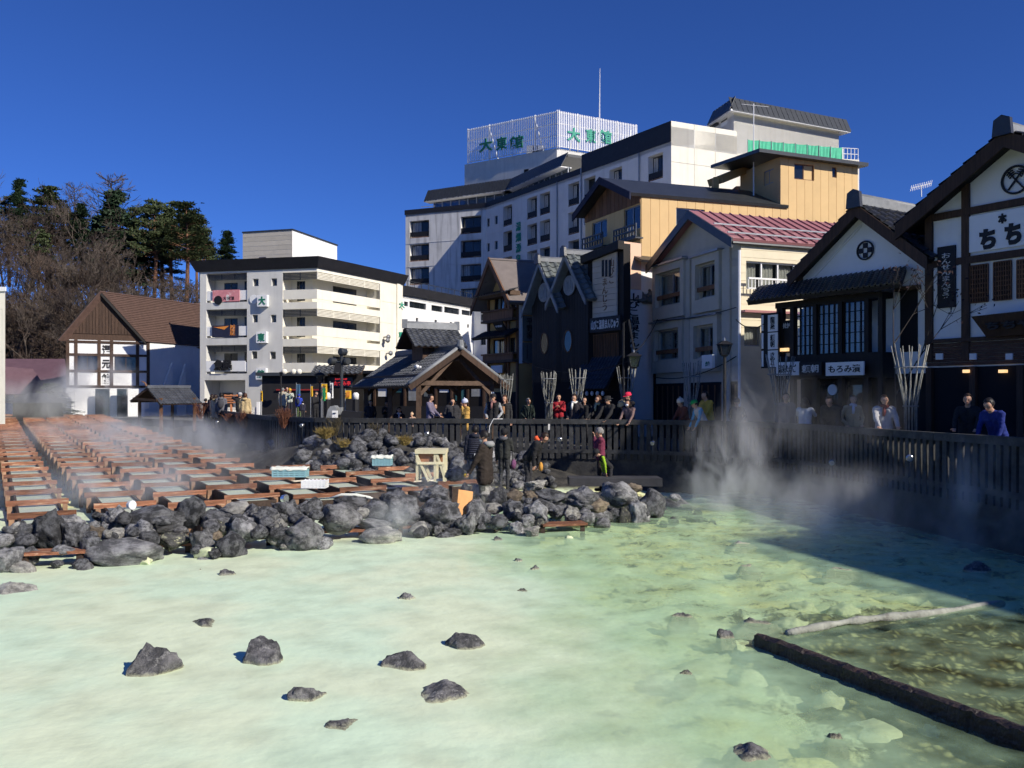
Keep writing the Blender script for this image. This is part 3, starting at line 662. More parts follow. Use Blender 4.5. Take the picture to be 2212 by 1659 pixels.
# single stones standing in the water
def c6(x0, y0, x1, y1): return (135.5 + x0 / 2.176, 1186 + y0 / 2.176, 135.5 + x1 / 2.176, 1186 + y1 / 2.176)
def c5(x0, y0, x1, y1): return (1355.4 + x0 / 2.582, 1084.3 + y0 / 2.582, 1355.4 + x1 / 2.582, 1084.3 + y1 / 2.582)
PS = [(c6(305, 435, 550, 595), 'large dark peaked stone standing in the milky water, biggest in the open pool'), (c6(840, 420, 1030, 545), 'dark cone-shaped stone right of the largest peaked one'), (c6(1065, 635, 1250, 720), 'rounded speckled black stone alone in the milky water'), (c6(1500, 475, 1705, 570), 'hat-shaped grey stone with a crusted skirt'),
 (c6(1785, 390, 1985, 475), 'dark shark-fin stone with a low tail'), (c6(1625, 625, 1920, 720), 'long flat grey stone tilted up at one end'), (c6(1200, 800, 1440, 860), 'faint fish-shaped grey stone barely above the surface near the camera'), (c6(570, 325, 770, 370), 'long low grey stone in the smooth milky part'), (c6(620, 90, 700, 108), 'thin sliver of stone near the rock bar'), (c6(720, 97, 810, 133), 'small smooth grey stone just off the rock bar'),
 (c6(1585, 203, 1670, 245), 'small pale pyramid stone in the middle of the pool'), (c6(2110, 183, 2195, 208), 'low ragged grey stone ringed by sulphur in mid pool'), (c6(2110, 40, 2170, 65), 'small dark stone, farther of a pair in turquoise water'), (c6(2170, 75, 2250, 105), 'oval grey stone, nearer of a pair in turquoise water'), (c2(-60, 1550, 310, 1659), 'broad pale grey stone in the water cut by the frame edge'),
 (c5(230, 615, 380, 655), 'low flat grey stone left of the beam'), (c5(580, 640, 845, 695), 'wide leaf-shaped grey stone behind the beam end'), (c5(490, 710, 600, 770), 'black knob stone on a sulphur mound by the beam end'), (c5(710, 740, 815, 800), 'white-topped stone under the end of the beam'), (c5(290, 935, 340, 975), 'tiny dark stone tip poking through a sulphur mound'), (c5(1110, 1285, 1210, 1335), 'small crusted stone tip on a pale mound at the lower right'),
 (c5(500, 1355, 830, 1455), 'ragged crusted grey stone at the bottom of the picture'), (c5(610, 345, 740, 370), 'jagged thin stone with a sulphur collar, farther out'), (c5(1090, 362, 1285, 390), 'flat slate-like stone near the shaded water'), (c5(550, 215, 715, 245), 'faint low stone at the edge of the shade'), (c4(730, 1240, 800, 1290), 'small dark stone just in front of the rock bar'), (c4(1350, 1230, 1450, 1270), 'yellow flat stone in front of the last plank'), (c5(1880, 330, 2010, 400), 'dim upright stone in the dark water at the far right')]
for i, ((x0, y0, x1, y1), lab) in enumerate(PS):
    yb = max(y1 - 3, 1090); Y = (EYE - WZ) * F / (yb - HZ); W = (x1 - x0) / F * Y * 1.22; H = max((y1 - y0) / F * Y * 1.05, .07); W = max(W, .24); D = W * .8
    top = ZP(y0, Y + D * .3); zc = top - (H + .3) / 2
    k = 'rock_sulphur' if 'yellow' in lab else ('rock_pale' if 'pale grey' in lab else 'stone_pool')
    boulder('pool_stone', i + 23, k, ((x0 + x1 - 2 * CX) / 2 / F * (Y + D * .3), Y + D * .3, zc), (W, D, H + .3), lab, 'stone', 'single stones in the pool', rz=random.Random(i).uniform(-.4, .4), tilt=.1, pool=RPM)
SM = [(c5(1000, 1030, 1230, 1130), 'submerged brick-shaped sulphur block below the beam', .9), (c5(1150, 1175, 1530, 1350), 'large pale submerged rock with a pointed end', .8), (c5(1640, 1205, 1725, 1270), 'small round submerged pale stone beside the beam', .9), (c5(100, 900, 450, 1030), 'broad submerged sulphur mound left of the beam', .8), (c5(270, 850, 600, 930), 'low submerged sulphur hump behind the broad mound', .8), (c5(560, 900, 790, 1020), 'rounded submerged mound beside the brown pebbles', .8), (c5(940, 1280, 1280, 1400), 'submerged sulphur mound carrying a crusted stone tip', .85),
 (c5(1090, 550, 1300, 610), 'long submerged pale stone behind the white log', .8), (c5(880, 540, 1090, 590), 'submerged pale stone next to the long one', .8), (c5(460, 760, 690, 820), 'sulphur mound under the black knob stone', .8), (c5(780, 620, 1010, 700), 'smooth submerged mound behind the leaf-shaped stone', .8), (c5(1370, 480, 1800, 560), 'faint wide sulphur mound toward the shade', .7)]
for i, ((x0, y0, x1, y1), lab, f) in enumerate(SM):
    Y = (EYE + 1.15) * F / ((y0 + y1) / 2 - HZ); W = (x1 - x0) / F * Y; D = max(.35, (y1 - y0) / F * Y * 1.6)
    boulder('sunken_stone', i + 50, 'rock_sulphur', (XP((x0 + x1) / 2, Y), Y, -1.28), (W, D, .34), lab, 'stone', 'sunken stones coated with sulphur', rz=random.Random(i + 3).uniform(-.2, .2), tilt=.05)
# ------------------------------------------------------------------ fallen beam and white log
mat('wet_beam', (.028, .020, .017), .55, .6, 4, .9, 22, col2=(.065, .034, .026), c2=(.55, .7), c2sc=4, spec=.5)
def zpt(px, py, z): Y = (EYE - z) * F / (py - HZ); return V((XP(px, Y), Y, z))
a, b = zpt(1640, 1374, -.95), zpt(2250, 1592, -.93)
n = 70; mb = MB(); vs = []; d = (b - a).normalized(); r = d.cross(V((0, 0, 1))).normalized()
for i in range(n + 1):
    p = a.lerp(b, i / n); e = noise.noise(V((i * .33, 2, 5))) * .03 + noise.noise(V((i * 1.3, 4, 5))) * .02; f = noise.noise(V((i * .41, 7, 1))) * .025 + noise.noise(V((i * 1.7, 3, 8))) * .016
    vs += [p - r * (.075 + f) - V((0, 0, .26)), p + r * (.075) - V((0, 0, .26)), p + r * (.07 + e) + V((0, 0, .015 + f)), p + r * .02 + V((0, 0, .035 + e)), p - r * (.07 + e) + V((0, 0, .01 - e))]
fs = [(4, 3, 2, 1, 0), tuple(n * 5 + k for k in range(5))]
for i in range(n): fs += [(i * 5 + k, i * 5 + (k + 1) % 5, i * 5 + 5 + (k + 1) % 5, i * 5 + 5 + k) for k in range(5)]
tag(mb.add(vs, fs).build('wooden_beam', M['wet_beam']), 'long dark wet wooden beam lying half sunk across the near pool corner', 'beam')
mat('bleached_log', (.30, .31, .27), .9, .3, 4, .8, 14, col2=(.13, .12, .11), c2=(.55, .66), c2sc=5)
pts = [zpt(1700, 1368, -1.03), zpt(1760, 1356, -1.015), zpt(1830, 1343, -1.01), zpt(1900, 1335, -1.015), zpt(1985, 1328, -1.03), zpt(2060, 1319, -1.05), zpt(2165, 1304, -1.1)]
P2 = []
for p, q in zip(pts, pts[1:]):
    for t in (0, .33, .66): P2.append(p.lerp(q, t))
P2.append(pts[-1]); rnd = random.Random(3)
tag(MB().tube(P2, [.046 + rnd.uniform(-.014, .016) for _ in P2], 9).build('log', M['bleached_log'], smooth=True), 'bleached white log running from the beam end to the shade', 'log')
# ------------------------------------------------------------------ wooden troughs
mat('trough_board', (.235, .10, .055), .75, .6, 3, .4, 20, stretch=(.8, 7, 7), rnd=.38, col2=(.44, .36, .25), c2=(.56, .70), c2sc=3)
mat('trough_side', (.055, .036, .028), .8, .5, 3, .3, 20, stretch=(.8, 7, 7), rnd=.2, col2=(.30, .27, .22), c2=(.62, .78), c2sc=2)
mat('trough_post', (.30, .18, .11), .8, .4, 3, .2, 20, rnd=.2)
def milk_mat():
    m = bpy.data.materials.new('trough_water'); m.use_nodes = True; t = m.node_tree; N = t.nodes; L = t.links; p = N['Principled BSDF']
    tc = N.new('ShaderNodeTexCoord'); n = N.new('ShaderNodeTexNoise'); n.inputs['Scale'].default_value = 1.1; L.new(tc.outputs['Object'], n.inputs[0])
    x = N.new('ShaderNodeMix'); x.data_type = 'RGBA'; L.new(n.outputs[0], x.inputs[0]); x.inputs[6].default_value = (.46, .55, .44, 1); x.inputs[7].default_value = (.60, .70, .57, 1)
    L.new(x.outputs[2], p.inputs[0]); p.inputs['Roughness'].default_value = .35; p.inputs['Specular IOR Level'].default_value = .25
    b = N.new('ShaderNodeBump'); b.inputs['Strength'].default_value = .12; n2 = N.new('ShaderNodeTexNoise'); n2.inputs['Scale'].default_value = 9; L.new(tc.outputs['Object'], n2.inputs[0]); L.new(n2.outputs[0], b.inputs['Height']); L.new(b.outputs[0], p.inputs['Normal'])
    M['milk'] = m
milk_mat()
TD = V((-.508, .861, 0)); TR = V((.861, .508, 0)); T0 = V((-10.45, 19.5, 0))
rot = Matrix(((TR.x, TD.x, 0, 0), (TR.y, TD.y, 0, 0), (0, 0, 1, 0), (0, 0, 0, 1)))
cb = MB().hexa([(-.61, -.026, -.055), (.61, -.026, -.055), (.61, .026, -.055), (-.61, .026, -.055), (-.61, -.026, .055), (.61, -.026, .055), (.61, .026, .055), (-.61, .026, .055)]).mesh('cross_board', M['trough_board'])
ps = MB().box((-.05, -.05, -.62), (.05, .05, 0)).mesh('post', M['trough_post'])
offs = [0, 1.62, 2.98, 4.34, 5.70, 7.06, 8.42, 9.70]
ORD = ['first', 'second', 'third', 'fourth', 'fifth', 'sixth', 'seventh', 'eighth']
SP = 2.05
for ci, of in enumerate([-1.5] + offs):
    base = T0 + TR * of; k0 = -2 if ci < 4 else -1
    pts = []
    k = k0
    while True:
        p = base + TD * (k * SP + (0 if ci % 2 else .7)); 
        if p.y > 66 or (fence_dist(p.x, p.y) < 1.9 and p.y > 26): break
        if p.y > interp(FRONT, p.x) + 1.0 + (0.0 if ci < 5 else .3): pts.append(p)
        k += 1
        if k > 40: break
    if len(pts) < 2: continue
    o0 = pts[0]; root = thing('wooden_trough', ('%s wooden hot water trough counted from the side away from the fence' % ORD[ci - 1]) if ci else 'wooden hot water trough at the outer edge beside the first one', 'trough', V((o0.x, o0.y, zt(o0.y) - .6)), 'wooden hot water troughs in parallel rows')
    B = V(root.location)
    def w3(p, r, z): return V((p.x + TR.x * r, p.y + TR.y * r, z))
    ends = pts + [pts[-1] + TD * SP * .6]; st = pts[0] - TD * .5
    for (p, q) in zip([st] + pts, pts + [ends[-1]]):
        zz = zt((p.y + q.y) / 2)
        for sgn in (-1, 1):
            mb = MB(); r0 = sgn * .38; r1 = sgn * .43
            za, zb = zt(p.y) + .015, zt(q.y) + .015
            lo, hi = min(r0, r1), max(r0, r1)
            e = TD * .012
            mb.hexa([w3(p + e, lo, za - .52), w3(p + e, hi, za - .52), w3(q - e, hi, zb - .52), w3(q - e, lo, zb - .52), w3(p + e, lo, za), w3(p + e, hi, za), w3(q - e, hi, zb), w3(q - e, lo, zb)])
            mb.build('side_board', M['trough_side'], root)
    p, q = st, ends[-1]
    za, zb = zt(p.y) - .04, zt(q.y) - .04
    MB().poly([w3(p, -.39, za), w3(p, .39, za), w3(q, .39, zb), w3(q, -.39, zb)]).build('milky_water', M['milk'], root, fix=False)
    MB().poly([w3(st, -.4, za - .45), w3(st, .4, za - .45), w3(st, .4, za + .05), w3(st, -.4, za + .05)]).build('end_board', M['trough_side'], root, fix=False)
    for p in pts:
        z = zt(p.y) + .055; jr = random.uniform(-.02, .02)
        mt = Matrix.Translation(V((p.x, p.y, z)) - B) @ rot @ Matrix.Rotation(jr, 4, 'Z') @ Matrix.Diagonal((random.uniform(.95, 1.06), 1, random.uniform(.9, 1.15), 1))
        inst('cross_board', cb, root, mtx=mt)
        for sgn in (-1, 1): inst('post', ps, root, mtx=Matrix.Translation(w3(p, sgn * .54, z - .061) - B) @ rot)
# plank bridges in front of the rock bar
for i, (xa, ya, xb, yb, lab) in enumerate([(77, 1200, 168, 1192, 'short reddish plank bridge on posts at the outer end of the rock bar'), (325, 1188, 400, 1183, 'plank under the lichen-flecked boulder'), (524, 1172, 572, 1166, 'reddish plank beside the narrow upright stone'), (697, 1156, 771, 1151, 'pale plank below the broad cracked boulder'), (880, 1146, 912, 1139, 'plank below the two-faced boulder'), (1024, 1140, 1060, 1136, 'short plank right of the leaning board'), (1183, 1141, 1246, 1135, 'reddish plank at the last rocks before the dark water')]):
    zz = -.82 if i == 0 else -.9; Y = (EYE - zz) * F / (ya - HZ) + (.25 if i == 0 else .5); a = V((XP(xa, Y) - .15, Y, zz)); b = V((XP(xb, Y + .25) + .15, Y + .25, zz))
    root = thing('plank_bridge', lab, 'plank', V((a.x, a.y, -1.1)), 'plank bridges along the rock bar')
    MB().bar(a, b, .42, .045).build('plank', M['trough_board'], root)
    for q in (a.lerp(b, .05), a.lerp(b, .95)): MB().box((q.x - .045, q.y - .17, -1.3), (q.x + .045, q.y - .09, zz - .024)).build('post', M['trough_side'], root)
for i, (px, py, Y, sx, sy, kind, lab) in enumerate([(1008, 1090, 17.6, .36, .62, 'board', 'bright orange plank leaning upright against dark boulders')]):
    a = PX(px - 8, py + 34, Y); b = PX(px - 2, py - 30, Y + .25); mat('new_wood', (.62, .30, .10), .6, .2, 3, .1, 20, stretch=(1, 1, .2))
    MB().bar(a, b, .30, .035, up=(.25, -1, 0)).build('leaning_plank', M['new_wood']); tag(COL.objects['leaning_plank'], lab, 'plank')
# loose sticks lying on boards, crates, pans
# ------------------------------------------------------------------ building helpers
def tile_piece(m, key={}):
    if m.name in key: return key[m.name]
    mb = MB(); prof = [(-.5, .0), (-.36, -.10), (-.18, -.13), (.02, -.08), (.16, .10), (.32, .17), (.46, .10), (.5, .02)]
    n = len(prof)
    for y, dz in ((-.08, .10), (1.0, 0.0)):
        for x, z in prof: mb.v.append((x, y, z * .85 + dz * 1.3 + .10))
    for x, z in prof: mb.v.append((x, -.08, z * .85 + .02))
    for i in range(n - 1):
        mb.f += [(i, i + 1, n + i + 1, n + i), (2 * n + i, 2 * n + i + 1, i + 1, i)]; mb.m += [0, 0]
    key[m.name] = mb.mesh('roof_tile', m, smooth=False); return key[m.name]
def tile_slope(parent, e0, e1, r0, cols, rows, m, name='roof_tile', joined=False):
    """tiles over the parallelogram: eave e0 -> e1, e0 -> ridge r0"""
    e0, e1, r0 = V(e0), V(e1), V(r0); X = (e1 - e0) / cols; Yv = (r0 - e0) / rows; N = X.cross(Yv).normalized() * X.length
    if N.z < 0: N = -N
    off = wloc(parent); me = tile_piece(m); J = MB()
    for j in range(rows):
        for i in range(cols):
            o = e0 + X * (i + .5) + Yv * j - off
            mt = Matrix(((X.x, Yv.x, N.x, o.x), (X.y, Yv.y, N.y, o.y), (X.z, Yv.z, N.z, o.z), (0, 0, 0, 1)))
            if joined:
                b = len(J.v); J.v += [tuple(mt @ v.co) for v in me.vertices]
                for p in me.polygons: J.f.append(tuple(b + k for k in p.vertices)); J.m.append(0)
            else: 
                o_ = bpy.data.objects.new(name, me); COL.objects.link(o_); o_.parent = parent; o_.matrix_basis = mt
    if joined:
        me2 = J.mesh('roof_tiles', m); o_ = bpy.data.objects.new('tile_field', me2); link(o_, parent); tag(o_, kind='stuff')
def slab(parent, p0, p1, p2, p3, t, m, name='roof'):
    n = (V(p1) - V(p0)).cross(V(p3) - V(p0)).normalized()
    if n.z > 0: n = -n
    return MB().extr([p0, p1, p2, p3], n * t).build(name, m, parent)
def prism(parent, pts, z0, z1, m, name='wall', top=True):
    mb = MB(); n = len(pts); vs = [(p[0], p[1], z0) for p in pts] + [(p[0], p[1], z1) for p in pts]
    fs = [(i, (i + 1) % n, n + (i + 1) % n, n + i) for i in range(n)]
    if top: fs.append(tuple(range(n, 2 * n)))
    return mb.add(vs, fs).build(name, m, parent)
def meet(w1, w2, d):                                  # corner of two walls moved inwards by d
    a = w1.off(-d); b = w2.off(-d); c = a.e.x * b.e.y - a.e.y * b.e.x
    t = ((b.A.x - a.A.x) * b.e.y - (b.A.y - a.A.y) * b.e.x) / c
    return a.A + a.e * t
def pt(px, Y): return (XP(px, Y), Y)
def gable_house(root, w, depth, z0, ze, za, m_front, m_side, m_roof, over=.5, fover=.5, um=None, thick=.16, holes=(), dv=None, hdepth=.15, barge=None, bargew=.25, side_holes=(), tri_mat=None):
    um = w.L / 2 if um is None else um; dv = dv or (-w.n); D = V((dv.x, dv.y, 0)) * depth
    wall_sheet(root, w, 0, w.L, z0, ze, list(holes), m_front, hdepth)
    mb = MB(); mb.poly([w.P(0, ze), w.P(w.L, ze), w.P(um, za)]); mb.build('gable_wall', tri_mat or m_front, root, fix=False)
    B2 = V((w.B.x, w.B.y)) + V((dv.x, dv.y)) * depth; A2 = V((w.A.x, w.A.y)) + V((dv.x, dv.y)) * depth
    wr = Wall(w.B, B2); wl = Wall(A2, w.A)
    wall_sheet(root, wr, 0, wr.L, z0, ze, list(side_holes), m_side, hdepth, 'side_wall'); wall_sheet(root, wl, 0, wl.L, z0, ze, [], m_side, 0, 'side_wall')
    wb = Wall(B2, A2); MB().poly([wb.P(0, z0), wb.P(wb.L, z0), wb.P(wb.L, ze), wb.P(wb.L - um, za), wb.P(0, ze)]).build('back_wall', m_side, root, fix=False)
    sl = (za - ze) / um; sr = (za - ze) / (w.L - um); up = V((0, 0, thick))
    F0 = V((-dv.x, -dv.y, 0)) * fover
    R0 = w.P(um, za) + F0 + up; R1 = w.P(um, za) + D - F0 * .6 + up
    eL0 = w.P(-over, ze - sl * over) + F0 + up; eL1 = w.P(-over, ze - sl * over) + D - F0 * .6 + up
    eR0 = w.P(w.L + over, ze - sr * over) + F0 + up; eR1 = w.P(w.L + over, ze - sr * over) + D - F0 * .6 + up
    slab(root, eL0, R0, R1, eL1, thick, m_roof); slab(root, R0, eR0, eR1, R1, thick, m_roof)
    if barge:
        for a, b in ((eL0, R0), (eR0, R0)):
            f = F0.normalized() * .04
            MB().extr([a + f + V((0, 0, .03)), b + f + V((0, 0, .03)), b + f - V((0, 0, bargew)), a + f - V((0, 0, bargew))], -f * 1.6).build('barge_board', barge, root)
    return dict(R0=R0, R1=R1, eL0=eL0, eL1=eL1, eR0=eR0, eR1=eR1, wr=wr, wl=wl)
# ------------------------------------------------------------------ white building at the far left edge
w = Wall(pt(-90, 52), pt(11, 52)); r = thing('white_building', 'corner of a white rendered building at the left picture edge', 'building', w.P(w.L, 0))
hs = [w.rect(-12, 668, 5, 723), w.rect(-12, 760, 5, 815)]
zt_ = w.uz(8, 620)[1]
wall_sheet(r, w, 0, w.L, 0, zt_, hs, M['cream_plaster'], .2)
for h in hs: window(r, w, h, .15, M['metal_grey'], M['glass'])
prism(r, [w.A + V((0, .01)), w.B + V((0, .01)), w.B + V((-5.4, 8)), w.A + V((-5.4, 8))], 0, zt_ - .01, M['cream_plaster'], 'side_wall'); wp = MB(); w.box(wp, -.05, w.L + .08, zt_ - .25, zt_, .01, .1); wp.build('parapet', M['white_plaster'], r)
# ------------------------------------------------------------------ timber-framed white house
wA = Wall(pt(143, 74), pt(322, 77)); ze = wA.uz(322, 738)[1]; za = wA.uz(228, 634)[1]
r = thing('timber_house', 'white timber-framed house with steep brown roof and black characters on its gable', 'house', wA.P(wA.L / 2, 0))
hs = [wA.rect(165, 768, 213, 800), wA.rect(247, 770, 297, 801)]
base = wA.uz(230, 836)[1]
ridge_dv = V((.40, .917)).normalized()
umid = wA.uz(228, 640)[0]
H = gable_house(r, wA, 13, 0, ze, za, M['white_plaster'], M['white_plaster'], M['shingle_brown'], over=.18, fover=.6, um=umid, thick=.16, holes=hs, dv=ridge_dv, barge=M['timber_black'], bargew=.25, tri_mat=M['timber_dark'])
for h in hs: window(r, wA, h, .12, M['timber_dark'], M['glass_blue'], 1)
for px in (146, 164, 214, 241, 297, 320):
    u = wA.uz(px, 780)[0]; mb = MB(); wA.box(mb, u - .13, u + .13, base, ze, .003, .06); mb.build('post', M['timber_dark'], r)
for py in (739.5, 767, 802, 835):
    z = wA.uz(230, py)[1]; mb = MB(); wA.box(mb, 0, wA.L, z - .1, z + .1, .006, .075); mb.build('beam', M['timber_dark'], r)
z0_ = wA.uz(230, 722)[1]
nb = 26                                               # boarded gable
for i in range(nb):
    a, b = wA.L * i / nb, wA.L * (i + 1) / nb
    f = lambda u: lerp(ze, za, u / umid) if u < umid else lerp(za, ze, (u - umid) / (wA.L - umid))
    lo = z0_
    if min(f(a), f(b)) > lo + .05: MB().extr([wA.P(a + .015, lo, .01), wA.P(b - .015, lo, .01), wA.P(b - .015, f(b) - .05, .01), wA.P(a + .015, f(a) - .05, .01)], V((wA.n.x, wA.n.y, 0)) * .05).build('gable_board', M['timber_dark'], r)
for ch, (a, b) in zip('湯元館', ((745, 770), (777, 796), (807, 829))): lettering(r, wA, ch, wA.rect(220, a, 238, b), M['ink'], .02, .05)
# shingle courses on the visible slope, joined (too fine to pick apart)
mb = MB(); eR0, eR1, R0, R1 = H['eR0'], H['eR1'], H['R0'], H['R1']; nrow = 26
nn = (eR1 - eR0).cross(R0 - eR0).normalized(); nn = nn if nn.z > 0 else -nn
for i in range(nrow):
    a0 = eR0.lerp(R0, i / nrow); a1 = eR1.lerp(R1, i / nrow); b0 = eR0.lerp(R0, (i + 1) / nrow); b1 = eR1.lerp(R1, (i + 1) / nrow)
    mb.poly([a0 + nn * .07, a1 + nn * .07, b1 + nn * .015, b0 + nn * .015]); mb.poly([a0, a1, a1 + nn * .07, a0 + nn * .07])
tag(mb.build('shingle_courses', M['shingle_brown'], r, fix=False), kind='stuff')
# lower wing of the house to the right, roof meeting the main one
wB = Wall(pt(330, 80), pt(436, 84)); zz = wB.uz(380, 748)[1]
hs2 = [wB.rect(352, 768, 374, 815), wB.rect(386, 768, 400, 800), wB.rect(414, 768, 428, 800)]
wall_sheet(r, wB, 0, wB.L, 0, zz, hs2, M['white_plaster'], .2, 'wing_wall')
for h in hs2: window(r, wB, h, .15, M['timber_dark'], M['glass'], 0)
slab(r, wB.P(-.5, zz - .1, 1.2), wB.P(wB.L, zz - .1, 1.2), PX(434, 655, 88), PX(372, 656, 85), .2, M['shingle_brown'], 'wing_roof')
mb = MB()                                             # outside stair with white walls
for (xa, ya, xb, yb) in ((318, 835, 340, 785), (351, 838, 368, 787)):
    ua, z1 = wB.uz(xa, ya); ub, z2 = wB.uz(xb, yb); mb.extr([wB.P(ua, 0, 2.2), wB.P(ub, 0, 2.2), wB.P(ub, z2, 2.2), wB.P(ua, z1 - .3, 2.2)], V((wB.n.x, wB.n.y, 0)) * .25)
mb.build('stair_wall', M['white_plaster'], r)
wC = Wall(pt(160, 73.4), pt(312, 76.2))               # ground-floor front with pale columns
for xa, xb, mm in ((160, 168, 'white_plaster'), (205, 236, 'glass_blue'), (252, 273, 'glass_blue'), (275, 312, 'white_plaster')):
    u0, u1, z0, z1 = wC.rect(xa, 840, xb, 892); mb = MB(); wC.box(mb, u0, u1, 0, z1, 0, .3); mb.build('column' if mm == 'white_plaster' else 'shop_door', M[mm], r)
# ------------------------------------------------------------------ low purple-roofed house and dark hut at the far left
r = thing('low_house', 'low house with a purple-brown roof beyond the steam', 'house', (XP(70, 80), 80, 0))
wD = Wall(pt(4, 80), pt(150, 82)); wall_sheet(r, wD, 0, wD.L, 0, 2.6, [wD.rect(30, 846, 60, 866), wD.rect(75, 846, 100, 866)], M['white_plaster'], .2)
slab(r, wD.P(-1, 2.5, 1), wD.P(wD.L, 2.5, 1), PX(140, 775, 88), PX(10, 775, 87), .2, M['roof_purple'])
slab(r, wD.P(-2, 1.9, 2.6), wD.P(4.2, 1.9, 2.6), wD.P(2.6, 4.2, .9), wD.P(-2, 4.6, .9), .15, M['roof_purple'], 'porch_roof')
r = thing('dark_hut', 'small dark hut with a low hipped roof behind the far troughs', 'hut', (XP(80, 62), 62, 0))
x, y = pt(82, 62); mb = MB(); prism(r, [(x - 1.2, y - 1), (x + 1.2, y - 1), (x + 1.2, y + 1), (x - 1.2, y + 1)], 0, 1.3, M['timber_black'])
mb.add([(x - 1.7, y - 1.5, 1.25), (x + 1.7, y - 1.5, 1.25), (x + 1.7, y + 1.5, 1.25), (x - 1.7, y + 1.5, 1.25), (x - .6, y, 1.95), (x + .6, y, 1.95)], [(0, 1, 5, 4), (1, 2, 5), (2, 3, 4, 5), (3, 0, 4), (3, 2, 1, 0)]); mb.build('roof', M['tile_dark'], r)
# ------------------------------------------------------------------ small tiled shelter by the far troughs
Yg = 50
r = thing('tiled_shelter', 'small open shelter with a grey tiled gable roof by the far troughs', 'shelter', (XP(350, Yg), Yg + 1, 0))
g0, g1 = PX(281, 867, 50.5), PX(345.5, 872.5, 49); ga = PX(318, 838, 50.0); far = PX(436, 871, 51.5) - g1
slab(r, g0, ga, ga + far, g0 + far, .08, M['timber_dark']); slab(r, g1, ga, ga + far, g1 + far, .08, M['timber_dark'])
tile_slope(r, g1, g1 + far, ga, 14, 6, M['tile_grey'])
tile_slope(r, g0 + far, g0, ga + far, 14, 6, M['tile_grey'], joined=True)
mb = MB(); mb.bar(ga + V((0, 0, .08)) - far * .02, ga + far * 1.02 + V((0, 0, .08)), .2, .16); mb.build('ridge', M['tile_grey'], r)
MB().tube([ga + V((-.02, -.05, .1)), ga + V((-.12, -.05, .3)), ga + V((-.3, -.05, .38))], [.07, .05, .02], 6).build('ridge_horn', M['timber_brown'], r)
for q in (g0.lerp(ga, .25) + far * .12, g1.lerp(ga, .25) + far * .1, g1.lerp(ga, .25) + far * .9, g0.lerp(ga, .25) + far * .9): MB().bar((q.x, q.y, -.3), (q.x, q.y, q.z + .1), .14, .14).build('post', M['timber_brown'], r)
MB().bar(g0.lerp(ga, .2), g1.lerp(ga, .2), .1, .14).build('tie_beam', M['timber_dark'], r)
# ------------------------------------------------------------------ the smaller hotel (four storeys)
C = pt(685, 68); Lp = pt(432, 70.3); Rp = pt(870, 78.3)
w1 = Wall(Lp, C); w2 = Wall(C, Rp)
def k2(x0, y0, x1, y1): return (406.6 + x0 / 3.98, 474.4 + y0 / 3.98, 406.6 + x1 / 3.98, 474.4 + y1 / 3.98)
root = thing('small_hotel', 'four-storey pale hotel with green sign boxes and corner balconies', 'hotel', (C[0], C[1], 0))
zTop = EYE + 68 * 303 / F; zB = zTop - .85
G, CRM = M['grey_plaster'], M['cream_plaster']  # one paint: front gets a greyer copy for its grazing light, sunlit side cream
rows = [(460, 710), (770, 1015), (1078, 1325)]
hl = []
for a, b in rows:
    q = w1.rect(*k2(155, a, 505, b)); hl.append(q + (1.3,))
gq = w1.rect(*k2(140, 1380, 490, 1560)); hl.append((gq[0], gq[1], .15, gq[3], 2.2))
sm = [w1.rect(*k2(*b)) for b in [(555, 508, 605, 572), (715, 505, 763, 570), (553, 818, 598, 884), (710, 818, 757, 884), (545, 1132, 593, 1197), (703, 1135, 752, 1200)]]
ub = w1.uz(*k2(812, 700, 0, 0)[:2])[0]
wall_sheet(root, w1, 0, ub, 0, zB, hl + [s + (.35,) for s in sm], G, .3)
for s in sm: window(root, w1, s, .3, M['metal_grey'], M['glass_blue'], 0)
def louvre(w, u0, u1, z0, z1, out=.02, posts=3, m=None):
    mb = MB(); n = 5
    for i in range(n): z = lerp(z0, z1, (i + .5) / n); w.box(mb, u0, u1, z - .035, z + .03, out - .08, out)
    for i in range(posts + 1): u = lerp(u0 + .03, u1 - .03, i / posts); w.box(mb, u - .03, u + .03, z0, z1, out - .06, out + .012)
    return mb.build('louvre_band', m or M['metal_grey'], root)
for i, q in enumerate(hl[:3]):
    u0, u1, z0, z1 = q[:4]; hh = z1 - z0
    louvre(w1, u0 + .05, u1 - .05, z1 - hh * .23, z1 - .05, -.25, m=M['metal_dark'])
    mb = MB(); w1.box(mb, u0 + .03, u1 - .03, z0 + hh * .07, z0 + hh * .40, -.16, -.06); mb.build('balcony_parapet', M['white_plaster'], root)
    back = w1.off(-1.3); hb = [(u0 + .8, u0 + 2.0, z0 + .1, z1 - .6), (u0 + 2.6, u1 - .05, z0 + .1, z1 - .5)]
    wall_sheet(root, back, u0, u1, z0, z1, hb, G, .08, 'recess_wall')
    for h in hb: window(root, back, h, .06, M['metal_dark'], M['glass'], 1)
gb = w1.off(-2.2); mb = MB(); gb.box(mb, gq[0], gq[1], 0, gq[3], -.1, 0); mb.build('recess_wall', G, root)
for a, b in ((.3, 1.2), (1.6, 3.4)): 
    mb = MB(); gb.box(mb, gq[0] + a, gq[0] + b, .1, 2.0, .01, .08); mb.build('shop_door', M['metal_dark'], root)
uc = w2.uz(821, 650)[0]; IC = meet(w1, w2, 1.4)
